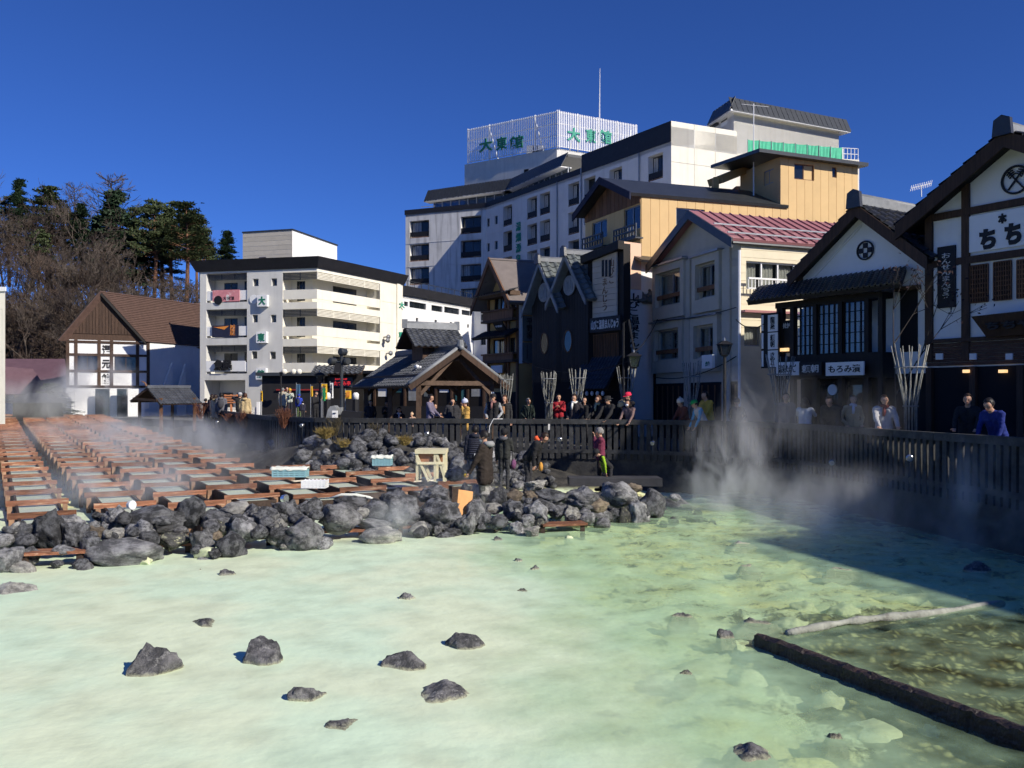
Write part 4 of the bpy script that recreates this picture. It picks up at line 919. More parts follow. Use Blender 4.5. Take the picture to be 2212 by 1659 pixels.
def Lshape(d0, d1, z0, z1, m, name, ua=ub, uu=uc):
    o = meet(w1, w2, d0); i_ = meet(w1, w2, d1)
    pts = [w1.P(ua, 0, -d0).xy, o, w2.P(uu, 0, -d0).xy, w2.P(uu, 0, -d1).xy, i_, w1.P(ua, 0, -d1).xy]
    mb = MB(); n = 6; vs = [(p[0], p[1], z0) for p in pts] + [(p[0], p[1], z1) for p in pts]
    return mb.add(vs, [(5, 4, 1, 0), (4, 3, 2, 1), (6, 7, 10, 11), (7, 8, 9, 10)] + [(i, (i + 1) % n, n + (i + 1) % n, n + i) for i in range(n)]).build(name, m, root)
zc = lambda yc: w1.uz(*k2(1112, yc, 0, 0)[:2])[1]
rz = [(447, 705), (765, 1022), (1087, 1332)]
lv = [zB] + [zc(v) for p in rz for v in p]
for i in range(0, 6, 2): Lshape(0, 1.4, lv[i + 1], lv[i] - (.0 if i else 0), CRM, 'floor_band')
Lshape(0, 1.4, 0, lv[6], CRM, 'floor_band')
for a, b in rz:
    z1, z0 = zc(a), zc(b); hh = z1 - z0
    Lshape(.03, .13, z0 + hh * .10, z0 + hh * .42, CRM, 'balcony_parapet')
    louvre(w1, ub + .05, w1.L, z1 - hh * .25, z1 - .03, -.02, 2, M['metal_dark']); louvre(w2, 0, uc - .1, z1 - hh * .25, z1 - .03, -.02, 4, M['cream_plaster'])
    wi1 = Wall(w1.P(ub, 0, -1.4).xy, IC); wi2 = Wall(IC, w2.P(uc, 0, -1.4).xy)
    h1 = [(.5, wi1.L - .6, z0 + .25, z1 - .5)]; h2 = [(wi2.L * .36, wi2.L * .80, z0 + .35, z1 - .6)]
    wall_sheet(root, wi1, 0, wi1.L, z0, z1, h1, CRM, .08, 'recess_wall'); wall_sheet(root, wi2, 0, wi2.L, z0, z1, h2, CRM, .08, 'recess_wall')
    window(root, wi1, h1[0], .06, M['metal_dark'], M['glass'], 2); window(root, wi2, h2[0], .06, M['metal_dark'], M['glass'], 2)
    MB().poly([w1.P(ub, z0), w1.P(ub, z1), w1.P(ub, z1, -1.4), w1.P(ub, z0, -1.4)]).build('recess_side', CRM, root, fix=False)
    MB().poly([w2.P(uc, z0), w2.P(uc, z1), w2.P(uc, z1, -1.4), w2.P(uc, z0, -1.4)]).build('recess_side', CRM, root, fix=False)
jz = [w2.uz(850, y)[1] for y in (610, 655, 700, 760)]
ed = [0] + jz[::-1] + [zB]
for a, b in zip(ed, ed[1:]):
    mb = MB(); w2.box(mb, uc, w2.L, a + .02, b - .02, -.3, 0); mb.build('wall_panel', CRM, root)
mb = MB(); w2.box(mb, uc, w2.L, 0, zB, -.4, -.03); mb.build('wall', CRM, root)
mb = MB(); u = w2.uz(858, 700)[0]; w2.box(mb, u - .15, u + .35, 0, zB, .01, .12); mb.build('pilaster', CRM, root)
prism(root, [w1.A, w1.P(0, 0, -12).xy, w2.P(w2.L, 0, -6).xy, w2.B, w2.P(w2.L, 0, -.5).xy, meet(w1, w2, 2.5), w1.P(0, 0, -2.4).xy], zB - .3, zB, G, 'roof_slab')
MB().poly([w1.P(0, 0), w1.P(0, zB), w1.P(0, zB, -12), w1.P(0, 0, -12)]).build('side_wall', G, root, fix=False)
def band_mb():
    o0, o1 = meet(w1, w2, -.45), meet(w1, w2, -.1); mb = MB()
    A0, A1 = w1.P(-.7, 0, .45).xy, w1.P(-.3, 0, .1).xy; B0, B1 = w2.P(w2.L + .3, 0, .45).xy, w2.P(w2.L + .1, 0, .1).xy
    vs = []
    for p, z in ((A1, zB), (o1, zB), (B1, zB), (A0, zTop), (o0, zTop), (B0, zTop)): vs.append((p[0], p[1], z))
    ia, ib, ic = w1.P(0, 0, -.6).xy, w2.P(w2.L, 0, -.6).xy, meet(w1, w2, .6)
    vs += [(ia[0], ia[1], zTop), (ic[0], ic[1], zTop), (ib[0], ib[1], zTop), (ia[0], ia[1], zB), (ic[0], ic[1], zB), (ib[0], ib[1], zB)]
    return mb.add(vs, [(0, 1, 4, 3), (1, 2, 5, 4), (3, 4, 7, 6), (4, 5, 8, 7), (9, 10, 1, 0), (10, 11, 2, 1), (0, 3, 6, 9), (2, 11, 8, 5), (6, 7, 10, 9), (7, 8, 11, 10)])
band_mb().build('parapet', M['parapet_black'], root)
pc = pt(631.5, 72.5); wa = Wall(pt(524.7, 73.8), pc); wb = Wall(pc, pt(728, 80)); ztp = EYE + 72.5 * 361 / F
o = prism(root, [wa.A, wa.B, wb.B, (wa.A.x + 4, wa.A.y + 8)], zB - .2, ztp, M['white_plaster'], 'penthouse')
cuts = [lerp(zTop - .6, ztp, i / 9) for i in range(1, 9)]
boards(o, wa, 0, wa.L, zTop - .6, ztp, [wa.rect(558, 555, 575, 612)], M['siding_beige'], cuts, vert=False, gap=.02, t=.025)
mb = MB(); wa.box(mb, *wa.rect(559, 556, 574.5, 612), -.05, .02); mb.build('door', M['timber_dark'], o)
for wq in (wa, wb):
    mb = MB(); wq.box(mb, -.05, wq.L + .05, ztp, ztp + .1, -.1, .08); mb.build('coping', M['metal_dark'], o)
for ch, b in zip('大東館', ((612, 652, 695, 750), (603, 965, 690, 1062), (600, 1278, 685, 1375))):
    q = w1.rect(*k2(*b)); mb = MB(); w1.box(mb, *q, .02, .35); sb = mb.build('sign_box', M['white_plaster'], root)
    d = (q[1] - q[0]) * .14; lettering(sb, w1, ch, (q[0] + d, q[1] - d, q[2] + d, q[3] - d), M['green_dark'], .36, .04)
for ch, b in zip('大東', ((1798, 708, 1845, 762), (1795, 965, 1838, 1012))):
    q = w2.rect(*k2(*b)); lettering(root, w2, ch, q, M['green_paint'], .2, .03)
for (x, y) in ((1680, 1010), (1675, 1040), (1700, 1150)):
    u, z = w2.uz(*k2(x, y, 0, 0)[:2]); p = w2.P(u, z, .35); MB().tube([w2.P(u, z, 0), p, p + V((.15, -.2, 0))], [.05, .08, .22], 8).build('floodlight', M['metal_grey'], root, smooth=True)
# banners on the balconies
q = w1.rect(*k2(212, 605, 443, 705)); mb = MB(); w1.box(mb, *q, .0, .05); bn = mb.build('balcony_banner', M['pink_banner']); tag(bn, 'faded pink banner with cartoon dabs hung on the top left balcony', 'banner')
lettering(bn, w1, 'おかげさまで', (q[0] + 1.2, q[1] - .9, q[3] - .9, q[3] - .35), M['paper'], .055, .02, ext=.005); lettering(bn, w1, '大東館', (q[0] + .9, q[0] + 1.9, q[2] + .1, q[2] + .4), M['ink'], .055, .02, ext=.005)
for uu, mm in ((.5, 'ink'), (3.6, 'paper')): bn2 = MB().tube([w1.P(q[0] + uu, q[3] - .8, .05), w1.P(q[0] + uu, q[3] - .8, .075)], .36, 14).build('round_print', M[mm], bn)
q = w1.rect(*k2(207, 910, 435, 1012)); mb = MB(); w1.box(mb, *q, .0, .05); bn = mb.build('balcony_banner', M['navy_banner']); tag(bn, 'navy banner with white and orange characters on the middle left balcony', 'banner')
lettering(bn, w1, '草津湯畑', (q[0] + 1.9, q[1] - .4, q[3] - .75, q[3] - .15), M['paper'], .055, .02, ext=.005); lettering(bn, w1, '縁日村', (q[0] + 1.6, q[1] - .3, q[2] + .12, q[2] + 1.0), M['orange_paint'], .055, .03, ext=.005)
MB().extr([w1.P(q[0] + .1, q[3] - .1, .055), w1.P(q[0] + .5, q[3] - .12, .055), w1.P(q[0] + 1.5, q[2] + .9, .055), w1.P(q[0] + 1.1, q[2] + .6, .055)], V((w1.n.x, w1.n.y, 0)) * .01).build('printed_roof', M['orange_paint'], bn)
q = w1.rect(*k2(155, 1215, 490, 1305)); mb = MB(); w1.box(mb, *q, -.05, .0); bn = mb.build('balcony_sign', M['white_plaster']); tag(bn, 'white balcony sign with two huge black raised characters', 'sign')
lettering(bn, w1, '魚民', (lerp(q[0], q[1], .23), lerp(q[0], q[1], .68), q[2] + .05, q[3] + .1), M['ink'], .16, .06, ext=.08)
# ------------------------------------------------------------------ low connecting wing behind
wv = Wall(pt(866, 79), pt(1022, 90)); root = thing('connecting_wing', 'low white wing with a black roof edge and strip windows between the hotels', 'building', wv.P(0, 0))
def k4(x0, y0, x1, y1): return (840.3 + x0 / 3.98, 474.4 + y0 / 3.98, 840.3 + x1 / 3.98, 474.4 + y1 / 3.98)
zv = wv.uz(870, 637)[1]; zv1 = wv.uz(870, 617)[1]
hs = [wv.rect(*k4(*b)) for b in [(130, 705, 165, 745), (176, 712, 320, 765), (365, 740, 460, 790), (475, 757, 605, 808), (625, 780, 700, 822), (95, 940, 150, 975), (232, 845, 252, 880), (392, 862, 412, 895), (525, 880, 542, 905), (672, 900, 688, 930), (790, 812, 838, 868)]][:10]
wall_sheet(root, wv, 0, wv.L, 0, zv, hs, M['white_plaster'], .25)
for i, h in enumerate(hs): window(root, wv, h, .2, M['metal_dark'], M['glass'], 2 if h[1] - h[0] > 2 else 0)
mb = MB(); wv.box(mb, -.2, wv.L + .1, zv, zv1, -.3, .25); mb.build('roof_edge', M['parapet_black'], root); prism(root, [wv.A, wv.B, wv.P(wv.L, 0, -7).xy, wv.P(0, 0, -7).xy], zv - .3, zv - .01, M['white_plaster'], 'roof_slab')
wv2 = Wall(pt(1022, 90), pt(1060, 88.5)); z2 = wv2.uz(1040, 652)[1]; hs = [wv2.rect(*k4(*b)) for b in [(790, 812, 838, 868), (788, 1025, 832, 1078)]]
wall_sheet(root, wv2, 0, wv2.L, 0, z2, hs, M['white_plaster'], .2)
for h in hs: window(root, wv2, h, .15, M['metal_dark'], M['glass'], 1)
mb = MB(); wv2.box(mb, -.1, wv2.L + 4, z2, z2 + .2, -5, .15); mb.build('coping', M['metal_dark'], root)
# railing along the wing roof
mb = MB()
for i in range(12): u = wv.L * i / 11; mb.tube([wv.P(u, zv1, -.1), wv.P(u, zv1 + .55, -.1)], .03, 5)
mb.tube([wv.P(0, zv1 + .55, -.1), wv.P(wv.L, zv1 + .55, -.1)], .035, 5); mb.build('railing', M['metal_dark'], root)
# ------------------------------------------------------------------ the tall hotel
def Yh(px): return 79.9 * 1552 / (px + 102)
wH = Wall(pt(1050, Yh(1050)), pt(1450, 79.9)); wL_ = Wall(pt(876, 112), pt(1050, Yh(1050))); wR = Wall(pt(1450, 79.9), pt(1592, 83))
root = thing('tall_hotel', 'tall white stepped hotel with black parapets behind the shops', 'hotel', wH.P(wH.L, 0))
HW = M['hotel_white']; zU = EYE + 597 * 79.9 / F; zL = 25.3
us = wH.uz(1257, 350)[0]
hs = []
for a, b in [(1087, 1106), (1138.5, 1160), (1166, 1188), (1227.5, 1251), (1261.5, 1286), (1316, 1343.5), (1400, 1432)]:
    for k in range(5): u0 = wH.uz(a, 400)[0]; u1 = wH.uz(b, 400)[0]; hs.append((u0, u1, 21.7 - 3 * k, 24.05 - 3 * k, .75))
sm = []
for a, b in [(1052, 1057.5), (1068.5, 1075)]:
    for k in range(5): sm.append((wH.uz(a, 400)[0], wH.uz(b, 400)[0], 22.3 - 3 * k, 23.3 - 3 * k, .2))
wall_sheet(root, wH, 0, us, 0, zL - .6, [h for h in hs + sm if h[1] < us], HW, .3); wall_sheet(root, wH, us, wH.L, 0, zU - 1.85, [h for h in hs if h[0] > us - .1], HW, .3)
def hotel_window(w, h, extra=0):
    o = window(root, w, h, .7, M['metal_dark'], M['glass'], 1)
    u0, u1, z0, z1 = h[:4]; mb = MB(); w.box(mb, u0 + .02, u1 - .02, z0 + .18, z0 + .75, -.14, -.08); mb.build('rail_panel', M['black'], o)
    mb = MB(); w.box(mb, u0, u1, z0, z0 + .12, -.6, -.05); mb.build('sill', M['timber_brown'], o)
    if extra:
        mb = MB(); a = u0 + (u1 - u0) * random.choice((.1, .6)); w.box(mb, a, a + .75, z0 + .14, z0 + .72, -.55, -.2); ac = mb.build('air_conditioner', M['metal_white'], o)
    if random.random() < .75: drape(o, w, u0 + .1, lerp(u0, u1, random.choice((.35, .5))), z0 + .1, z1 - .1, -.69 + .03, M['curtain_white'])
for i, h in enumerate(hs): hotel_window(wH, h, i % 3 == 0)
for h in sm: window(root, wH, h, .2, M['metal_dark'], M['glass'], 0)
mb = MB(); wH.box(mb, us, wH.L, zU - 1.85, zU, -.4, .06); mb.build('parapet', M['parapet_black'], root)
mb = MB(); wH.box(mb, 0, us - .01, zL - .6, zL, -.4, .06); mb.build('parapet', M['parapet_black'], root)
hsl = []
for a, b in [(885, 927), (995, 1039.5)]:
    for k in range(4): hsl.append((wL_.uz(a, 500)[0], wL_.uz(b, 500)[0], 21.7 - 2.95 * k, 23.85 - 2.95 * k, 1.0))
wall_sheet(root, wL_, 0, wL_.L, 0, zL - .6, hsl, M['stained_concrete'], .3)
for i, h in enumerate(hsl): hotel_window(wL_, h, 1)
for k in range(4):
    mb = MB(); z = 21.0 - 2.95 * k; wL_.box(mb, 0, wL_.L, z, z + .05, .002, .035); mb.build('joint_ledge', M['stained_concrete'], root)
mb = MB(); wL_.box(mb, -.1, wL_.L + .1, zL - .6, zL, -.4, .08); mb.build('parapet', M['parapet_black'], root)
for a, b in ((0, .34), (.345, .66), (.665, 1)):
    for c, d in ((0, 14), (14.04, 19.3), (19.34, 22.9), (22.94, zU)): mb = MB(); wR.box(mb, wR.L * a, wR.L * b, c, d, -.3, 0); mb.build('wall_panel', CRM, root)
mb = MB(); wR.box(mb, 0, wR.L, 0, zU - .01, -.5, -.04); mb.build('wall', HW, root)
MB().poly([wL_.P(0, 0), wL_.P(0, zL), wL_.P(0, zL, -14), wL_.P(0, 0, -14)]).build('side_wall', HW, root, fix=False)
prism(root, [wL_.A, wL_.B, wH.P(us, 0).xy, wH.P(us, 0, -16).xy, wL_.P(0, 0, -16).xy], zL - .9, zL - .25, HW, 'roof_slab'); prism(root, [wH.P(us, 0).xy, wH.B, wR.B, wR.P(wR.L, 0, -12).xy, wH.P(us, 0, -14).xy], zU - 2.2, zU - .5, HW, 'roof_slab')
MB().poly([wH.P(us, zL - 1), wH.P(us, zU), wH.P(us, zU, -14), wH.P(us, zL - 1, -14)]).build('step_wall', M['parapet_black'], root, fix=False)
for i, ch in enumerate('湯畑源泉'): q = wH.rect(1116, 480 + i * 23.2, 1126, 499 + i * 23.2); lettering(root, wH, ch, q, M['green_paint'], .1, .0, ext=.05)
for px, z1 in ((1257, zL), (1205, zL - .6), (1382, zU - 1.9)): u = wH.uz(px, 400)[0]; MB().tube([wH.P(u, 2, .12), wH.P(u, z1, .12)], .07, 6).build('downpipe', M['metal_grey'], root)
for k in range(1, 7): mb = MB(); wH.box(mb, 0, wH.L, 3.35 + 3 * k, 3.39 + 3 * k, .002, .03); mb.build('joint_ledge', HW, root)
# glazed restaurant floor with mansard roof
def Yp(px): return Yh(px) + 6.5
wq1 = Wall(pt(938, 115.5), pt(1108, 109.5)); wq2 = Wall(pt(1108, 109.5), pt(1228, 98))
pent = MB()
for wq, zt0, zt1 in ((wq1, 27.15, 28.7), (wq2, 27.15, 28.7)):
    mb = MB(); wq.box(mb, 0, wq.L, zL - .3, zt0, -.2, 0); o = mb.build('restaurant_glazing', M['glass_blue'], root)
    n = 9 if wq is wq1 else 10
    for i in range(n + 1): u = wq.L * i / n; mb = MB(); wq.box(mb, u - .06, u + .06, zL - .3, zt0, .002, .1); mb.build('mullion', M['metal_grey'], root)
    nr = 30
    for i in range(nr):
        a, b = lerp(-.9, wq.L + .3, i / nr), lerp(-.9, wq.L + .3, (i + 1) / nr)
        MB().extr([wq.P(a + .03, zt0, 1.1), wq.P(b - .03, zt0, 1.1), wq.P(b - .03, zt1, .2), wq.P(a + .03, zt1, .2)], V((0, 0, -.12))).build('roof_panel', M['metal_dark'], root)
    mb = MB(); mb.extr([wq.P(-.9, zt0 - .02, 1.1), wq.P(wq.L, zt0 - .02, 1.1), wq.P(wq.L, zt0 - .02, -.4), wq.P(-.9, zt0 - .02, -.4)], V((0, 0, -.1))); mb.build('soffit', M['white_plaster'], root)
    mb = MB(); mb.extr([wq.P(-.5, zt1 - .1, .1), wq.P(wq.L, zt1 - .1, .1), wq.P(wq.L, zt1 - .1, -5), wq.P(-.5, zt1 - .1, -5)], V((0, 0, -.3))); mb.build('roof_slab', M['metal_dark'], root)
mb = MB()
for z in (.5, 1.0): mb.tube([PX(909, 447, 113) + V((0, 0, z - 1)), PX(940, 445, 112) + V((0, 0, z - 1))], .04, 5)
mb.build('railing', M['metal_grey'], root)
# sign tower with the slatted screen
tA, tB, tC = pt(1003.6, 120), pt(1203, 112), pt(1290, 115)
wt1, wt2 = Wall(tA, tB), Wall(tB, tC); zT = EYE + 538 * 112 / F
prism(root, [tA, tB, tC, (tC[0] - 3, tC[1] + 9), (tA[0] + 2, tA[1] + 8)], zL - 2, zT, M['grey_plaster'], 'tower')
u, z = wt1.uz(1137, 373); mb = MB(); wt1.box(mb, u - .35, u + .35, z - .45, z + .45, 0, .03); mb.build('vent', M['dark'], root)
scr = thing('slatted_sign_screen', 'white slatted rooftop screen carrying green hotel characters on two sides', 'screen', V((tB[0], tB[1], zT)))
ws1 = Wall(pt(1008.6, 119.6), pt(1206, 111.7)); ws2 = Wall(pt(1206, 111.7), pt(1377, 117.7))
sl = MB().box((-.055, -.04, 0), (.06, .04, 4.55)).mesh('slat', M['metal_white'])
for wq, n in ((ws1, 50), (ws2, 46)):
    for i in range(n):
        u = wq.L * (i + .5) / n; inst('slat', sl, scr, wq.P(u, zT + .1) - scr.location, (0, 0, atan2(wq.e.y, wq.e.x)))
    for z in (.2, 1.6, 3.1, 4.5): MB().bar(wq.P(0, zT + z, -.1), wq.P(wq.L, zT + z, -.1), .07, .09).build('rail', M['metal_white'], scr)
    for i in range(5): MB().bar(wq.P(wq.L * i / 4, zT, -.25), wq.P(wq.L * i / 4, zT + 4.8, -.25), .14, .14).build('post', M['metal_white'], scr)
    for i in range(2): MB().bar(wq.P(wq.L * (i * 2 + 1) / 4, zT + 4.1, -.25), wq.P(wq.L * (i * 2 + 1) / 4, zT + .1, -2.5), .12, .12).build('brace', M['metal_white'], scr)
back = Wall(pt(1377, 117.7), (pt(1377, 117.7)[0] - 3, 128)); 
for i in range(12): inst('slat', sl, scr, back.P(back.L * (i + .5) / 12, zT + .1) - scr.location, (0, 0, atan2(back.e.y, back.e.x)))
for wq, xs in ((ws1, ((1036, 1065), (1073, 1096), (1102, 1131))), (ws2, ((1224, 1253), (1264, 1286), (1292, 1320)))):
    for ch, (a, b) in zip('大東館', xs):
        if wq is ws1: q = wq.rect(a, 300 - (a - 1036) * .10, b, 328 - (a - 1036) * .10)
        else: q = wq.rect(a, 277 + (a - 1224) * .07, b, 306 + (a - 1224) * .07)
        lettering(scr, wq, ch, q, M['green_dark'] if wq is ws1 else M['green_paint'], .12, .025, ext=.06)
for px, py in ((1150, 322), (1163, 318)): p = PX(px, py, 117); MB().box((p.x - .8, p.y - .6, zT), (p.x + .8, p.y + .6, zT + 1.6)).build('rooftop_unit', M['metal_grey'], scr)
p = PX(1295, 282, 113.5); tag(MB().tube([p - V((0, 0, 2)), p + V((0, 0, 3)), PX(1296, 148, 113.5)], [.09, .07, .03], 6).build('lightning_mast', M['metal_white']), 'tall thin white mast rising from the rooftop screen', 'mast')
# right penthouse with mansard roof, green netting terrace
cP = pt(1585, 88.5); wp1, wp2 = Wall(pt(1486, 99), cP), Wall(cP, pt(1812, 95)); zE = EYE + 616 * 88.5 / F; zM = EYE + 637 * 88.5 / F
root2 = thing('roof_pavilion', 'white rooftop block with a dark ribbed mansard roof', 'building', (cP[0], cP[1], zU - 4))
hw = [wp1.rect(1532, 262, 1552, 275), wp1.rect(1556, 258, 1571, 272)]
wall_sheet(root2, wp1, 0, wp1.L, zU - 4, zE, hw, M['white_plaster'], .2); wall_sheet(root2, wp2, 0, wp2.L, zU - 8, zE, [], M['cream_plaster'], .2)
for h in hw: window(root2, wp1, h, .15, M['metal_dark'], M['glass'], 0)
for wq, n, o0, o1 in ((wp1, 8, -2, .9), (wp2, 24, -.9, .9)):
    for i in range(n):
        a, b = lerp(wq.L * .62 if wq is wp1 else -.9, wq.L + .9, i / n), lerp(wq.L * .62 if wq is wp1 else -.9, wq.L + .9, (i + 1) / n)
        MB().extr([wq.P(a + .03, zE - .05, .9), wq.P(b - .03, zE - .05, .9), wq.P(b - .03, zM + .35, .25), wq.P(a + .03, zM + .35, .25)], V((0, 0, -.12))).build('roof_panel', M['metal_dark'], root2)
ic = meet(wp1, wp2, -.85); mb = MB()
prism(root2, [wp1.P(wp1.L * .6, 0, .85).xy, ic, wp2.P(wp2.L + .8, 0, .85).xy, wp2.P(wp2.L, 0, -8).xy, wp1.P(wp1.L * .3, 0, -6).xy], zE - .25, zE - .06, M['white_plaster'], 'soffit')
prism(root2, [wp1.P(wp1.L * .6, 0, .2).xy, meet(wp1, wp2, -.2), wp2.P(wp2.L + .8, 0, .2).xy, wp2.P(wp2.L, 0, -8).xy, wp1.P(wp1.L * .3, 0, -6).xy], zE - .05, zM + .3, M['metal_dark'], 'roof_slab')
mb = MB(); wp1.box(mb, 0, wp1.L * .7, zE - .3, zE + .05, -.2, .3); mb.build('eave_board', M['metal_dark'], root2)
prism(root2, [wp2.A, wp2.B, wp2.P(wp2.L, 0, -8).xy, wp1.A], zU - 8, zE - .3, M['white_plaster'], 'core')
pr = thing('hotel_terrace', 'white terrace block with railing beside the yellow tower', 'building', (XP(1700, 86), 86, 0))
wn = Wall(pt(1592, 83.2), pt(1856, 85.5)); zn = wn.uz(1800, 342)[1]
prism(pr, [wn.A, wn.B, wn.P(wn.L, 0, -8).xy, wn.P(0, 0, -8).xy], 0, zn, M['cream_plaster'])
mb = MB()
for i in range(5): u = lerp(wn.L * .88, wn.L, i / 4); mb.tube([wn.P(u, zn, -.2), wn.P(u, zn + 1.1, -.2)], .04, 5)
for z in (.55, 1.1): mb.tube([wn.P(wn.L * .86, zn + z, -.2), wn.P(wn.L, zn + z, -.2)], .04, 5)
mb.build('railing', M['metal_white'], pr)
q = wn.rect(1612, 299, 1816, 338); n = 8; o = thing('safety_netting', 'bright green safety netting strung along the hotel terrace', 'netting', wn.P(q[0], zn))
for i in range(n):
    a, b = lerp(q[0], q[1], i / n), lerp(q[0], q[1], (i + 1) / n); vs = []; fs = []
    for k in range(7):
        u = lerp(a, b, k / 6); vs += [wn.P(u, zn - .6, .25 + .05 * sin(k * 2.2 + i)), wn.P(u, zn + 1.25 - .05 * sin(k / 6 * pi) - .035 * i, .25 + .03 * sin(k * 3 + i))]
    for k in range(6): fs.append((2 * k, 2 * k + 2, 2 * k + 3, 2 * k + 1))
    MB().add(vs, fs).build('net_panel', M['net_green'], o, fix=False)
    MB().tube([wn.P(a, zn - .6, .28), wn.P(a, zn + 1.3 - .035 * i, .28)], .03, 5).build('pole', M['metal_grey'], o)
for i, (px, py) in enumerate([(1712, 302), (1735, 304), (1765, 309), (1790, 312), (1812, 316)]):
    p = PX(px, py, 87); MB().box((p.x - .45, p.y - .2, zn), (p.x + .45, p.y + .2, zn + 1.9 - .1 * i)).build('air_conditioner', M['metal_white']); oo = COL.objects[-1]
    tag(oo, 'white outdoor air-conditioning unit on the hotel terrace behind the netting', 'air conditioner', 'terrace air conditioners')
    bpy.context.view_layer.update()
mat('flag_teal', (.03, .10, .11), .8, .1)
# ------------------------------------------------------------------ the row of shops along the street
S0 = V((11.8, 23.0)); SD = V((-.534, .845)).normalized()
def st(px, out=0):
    q = S0 + V((-SD.y, SD.x)) * 0 + V((-.845, -.534)) * out; k = (px - CX) / F
    t = (q.x - k * q.y) / (k * SD.y - SD.x); return q + SD * t
def kx5(x0, y0, x1, y1): return (1247 + x0 / 3.98, 203.3 + y0 / 3.98, 1247 + x1 / 3.98, 203.3 + y1 / 3.98)
def kx6(x0, y0, x1, y1): return (1247 + x0 / 3.98, 542.2 + y0 / 3.98, 1247 + x1 / 3.98, 542.2 + y1 / 3.98)
def kx7(x0, y0, x1, y1): return (1656.3 + x0 / 3.98, 271.1 + y0 / 3.98, 1656.3 + x1 / 3.98, 271.1 + y1 / 3.98)
def kx8(x0, y0, x1, y1): return (1656.3 + x0 / 3.98, 609.9 + y0 / 3.98, 1656.3 + x1 / 3.98, 609.9 + y1 / 3.98)
def wbox(parent, w, q, d0, d1, m, name): mb = MB(); w.box(mb, *q, d0, d1); return mb.build(name, M[m], parent)
def ridge_cap(root, a, b, m, w=.26, h=.34, horn=True):
    MB().bar(a + V((0, 0, h / 2)), b + V((0, 0, h / 2)), w, h).build('ridge_cap', M[m], root)
    MB().tube([a + V((0, 0, h)), b + V((0, 0, h))], w * .42, 8).build('ridge_roll', M[m], root, smooth=True)
    if horn:
        d = (a - b).normalized(); c = a + d * .02
        MB().extr([c + V((0, 0, -.1)) + d.cross(V((0, 0, 1))) * s for s in (-.24, .24)] + [c + V((0, 0, h + .1)) + d.cross(V((0, 0, 1))) * .2, c + V((0, 0, h + .2)), c + V((0, 0, h + .1)) - d.cross(V((0, 0, 1))) * .2], d * .12).build('ridge_end_tile', M['tile_dark'], root)
def lattice(parent, w, q, d, nu, nv, m, wd=.03, name='lattice'):
    u0, u1, z0, z1 = q; mb = MB()
    for i in range(nu + 1): u = lerp(u0, u1, i / nu); w.box(mb, u - wd / 2, u + wd / 2, z0, z1, d, d + .035)
    for i in range(nv + 1): z = lerp(z0, z1, i / nv); w.box(mb, u0, u1, z - wd / 2, z + wd / 2, d - .006, d + .03)
    return mb.build(name, M[m], parent)
def crest(parent, w, u, z, rad, kind, out):
    n = V((w.n.x, w.n.y, 0)); mb = MB(); k = 28; vs = []
    for j in range(k):
        a = 2 * pi * j / k
        for rr in (rad, rad * .86): vs.append(w.P(u + rr * cos(a), z + rr * sin(a), out)); vs.append(w.P(u + rr * cos(a), z + rr * sin(a), out + .04))
    fs = []
    for j in range(k):
        p, q = j * 4, ((j + 1) % k) * 4; fs += [(p + 1, q + 1, q + 3, p + 3), (p, p + 1, p + 3, p + 2)[::-1], (p, q, q + 1, p + 1), (p + 2, p + 3, q + 3, q + 2)]
    mb.add(vs, fs)
    if kind == 'check':
        s = rad * .25
        for a, b in ((0, 1), (0, -1), (1, 0), (-1, 0)): w.box(mb, u + a * 2 * s - s * 1.0, u + a * 2 * s + s, z + b * 2 * s - s, z + b * 2 * s + s, out, out + .03)
    else:
        for sg in (-1, 1):
            a, b = w.P(u - sg * rad * .5, z - rad * .62, out + .02), w.P(u + sg * rad * .5, z + rad * .62, out + .02); mb.bar(a, b, .035, .035)
            for t in (.68, .78, .88, .98):
                c = a.lerp(b, t); d = (b - a).normalized(); e = V((w.e.x, w.e.y, 0))
                mb.bar(c - d * .0 + (e * sg * .05 - V((0, 0, .02))) * 1.6, c + d * .05, .02, .03); mb.bar(c - (e * sg * .05 - V((0, 0, .06))) * 1.4, c + d * .05, .02, .03)
    return mb.build('crest', M['ink'], parent)
# ---- gabled white bun shop at the right edge
w = Wall(st(2005), st(2005) - SD * 5.0); root = thing('bun_shop', 'white half-timbered bun shop at the right edge with crossed arrow crest', 'shop', w.P(0, 0))
H = gable_house(root, w, 9, 0, 6.5, 7.95, M['white_plaster'], M['white_plaster'], M['timber_black'], over=.6, fover=.55, um=2.35, thick=.18, barge=M['timber_dark'], bargew=.38)
tile_slope(root, H['eR0'], H['eR1'], H['R0'], 26, 9, M['tile_dark'])
tile_slope(root, H['eL1'], H['eL0'], H['R1'], 26, 9, M['tile_dark'], joined=True); ridge_cap(root, H['R0'], H['R1'], 'tile_pale', .22, .2)
def wq(x0, y0, x1, y1, k=kx7): return w.rect(*k(x0, y0, x1, y1))
TDm = 'timber_dark'
for x in (1405, 1720): u = w.uz(*kx7(x, 1000, 0, 0)[:2])[0]; wbox(root, w, (u - .1, u + .1, 2.6, w.uz(2005, 440)[1] + (.3 if x > 1500 else 0)), .003, .09, TDm, 'post')
for x, y in ((1800, 730), (1800, 1150)): z = w.uz(*kx7(x, y, 0, 0)[:2])[1]; wbox(root, w, (0.05, w.L, z - .09, z + .09), .006, .1, TDm, 'beam')
q = wq(1728, 775, 2212, 1150); q = (q[0] + .04, w.L - .3, w.uz(*kx7(1800, 1130, 0, 0)[:2])[1] + .12, w.uz(*kx7(1800, 745, 0, 0)[:2])[1] - .1); sb = wbox(root, w, q, .02, .07, 'white_paint', 'sign_board')
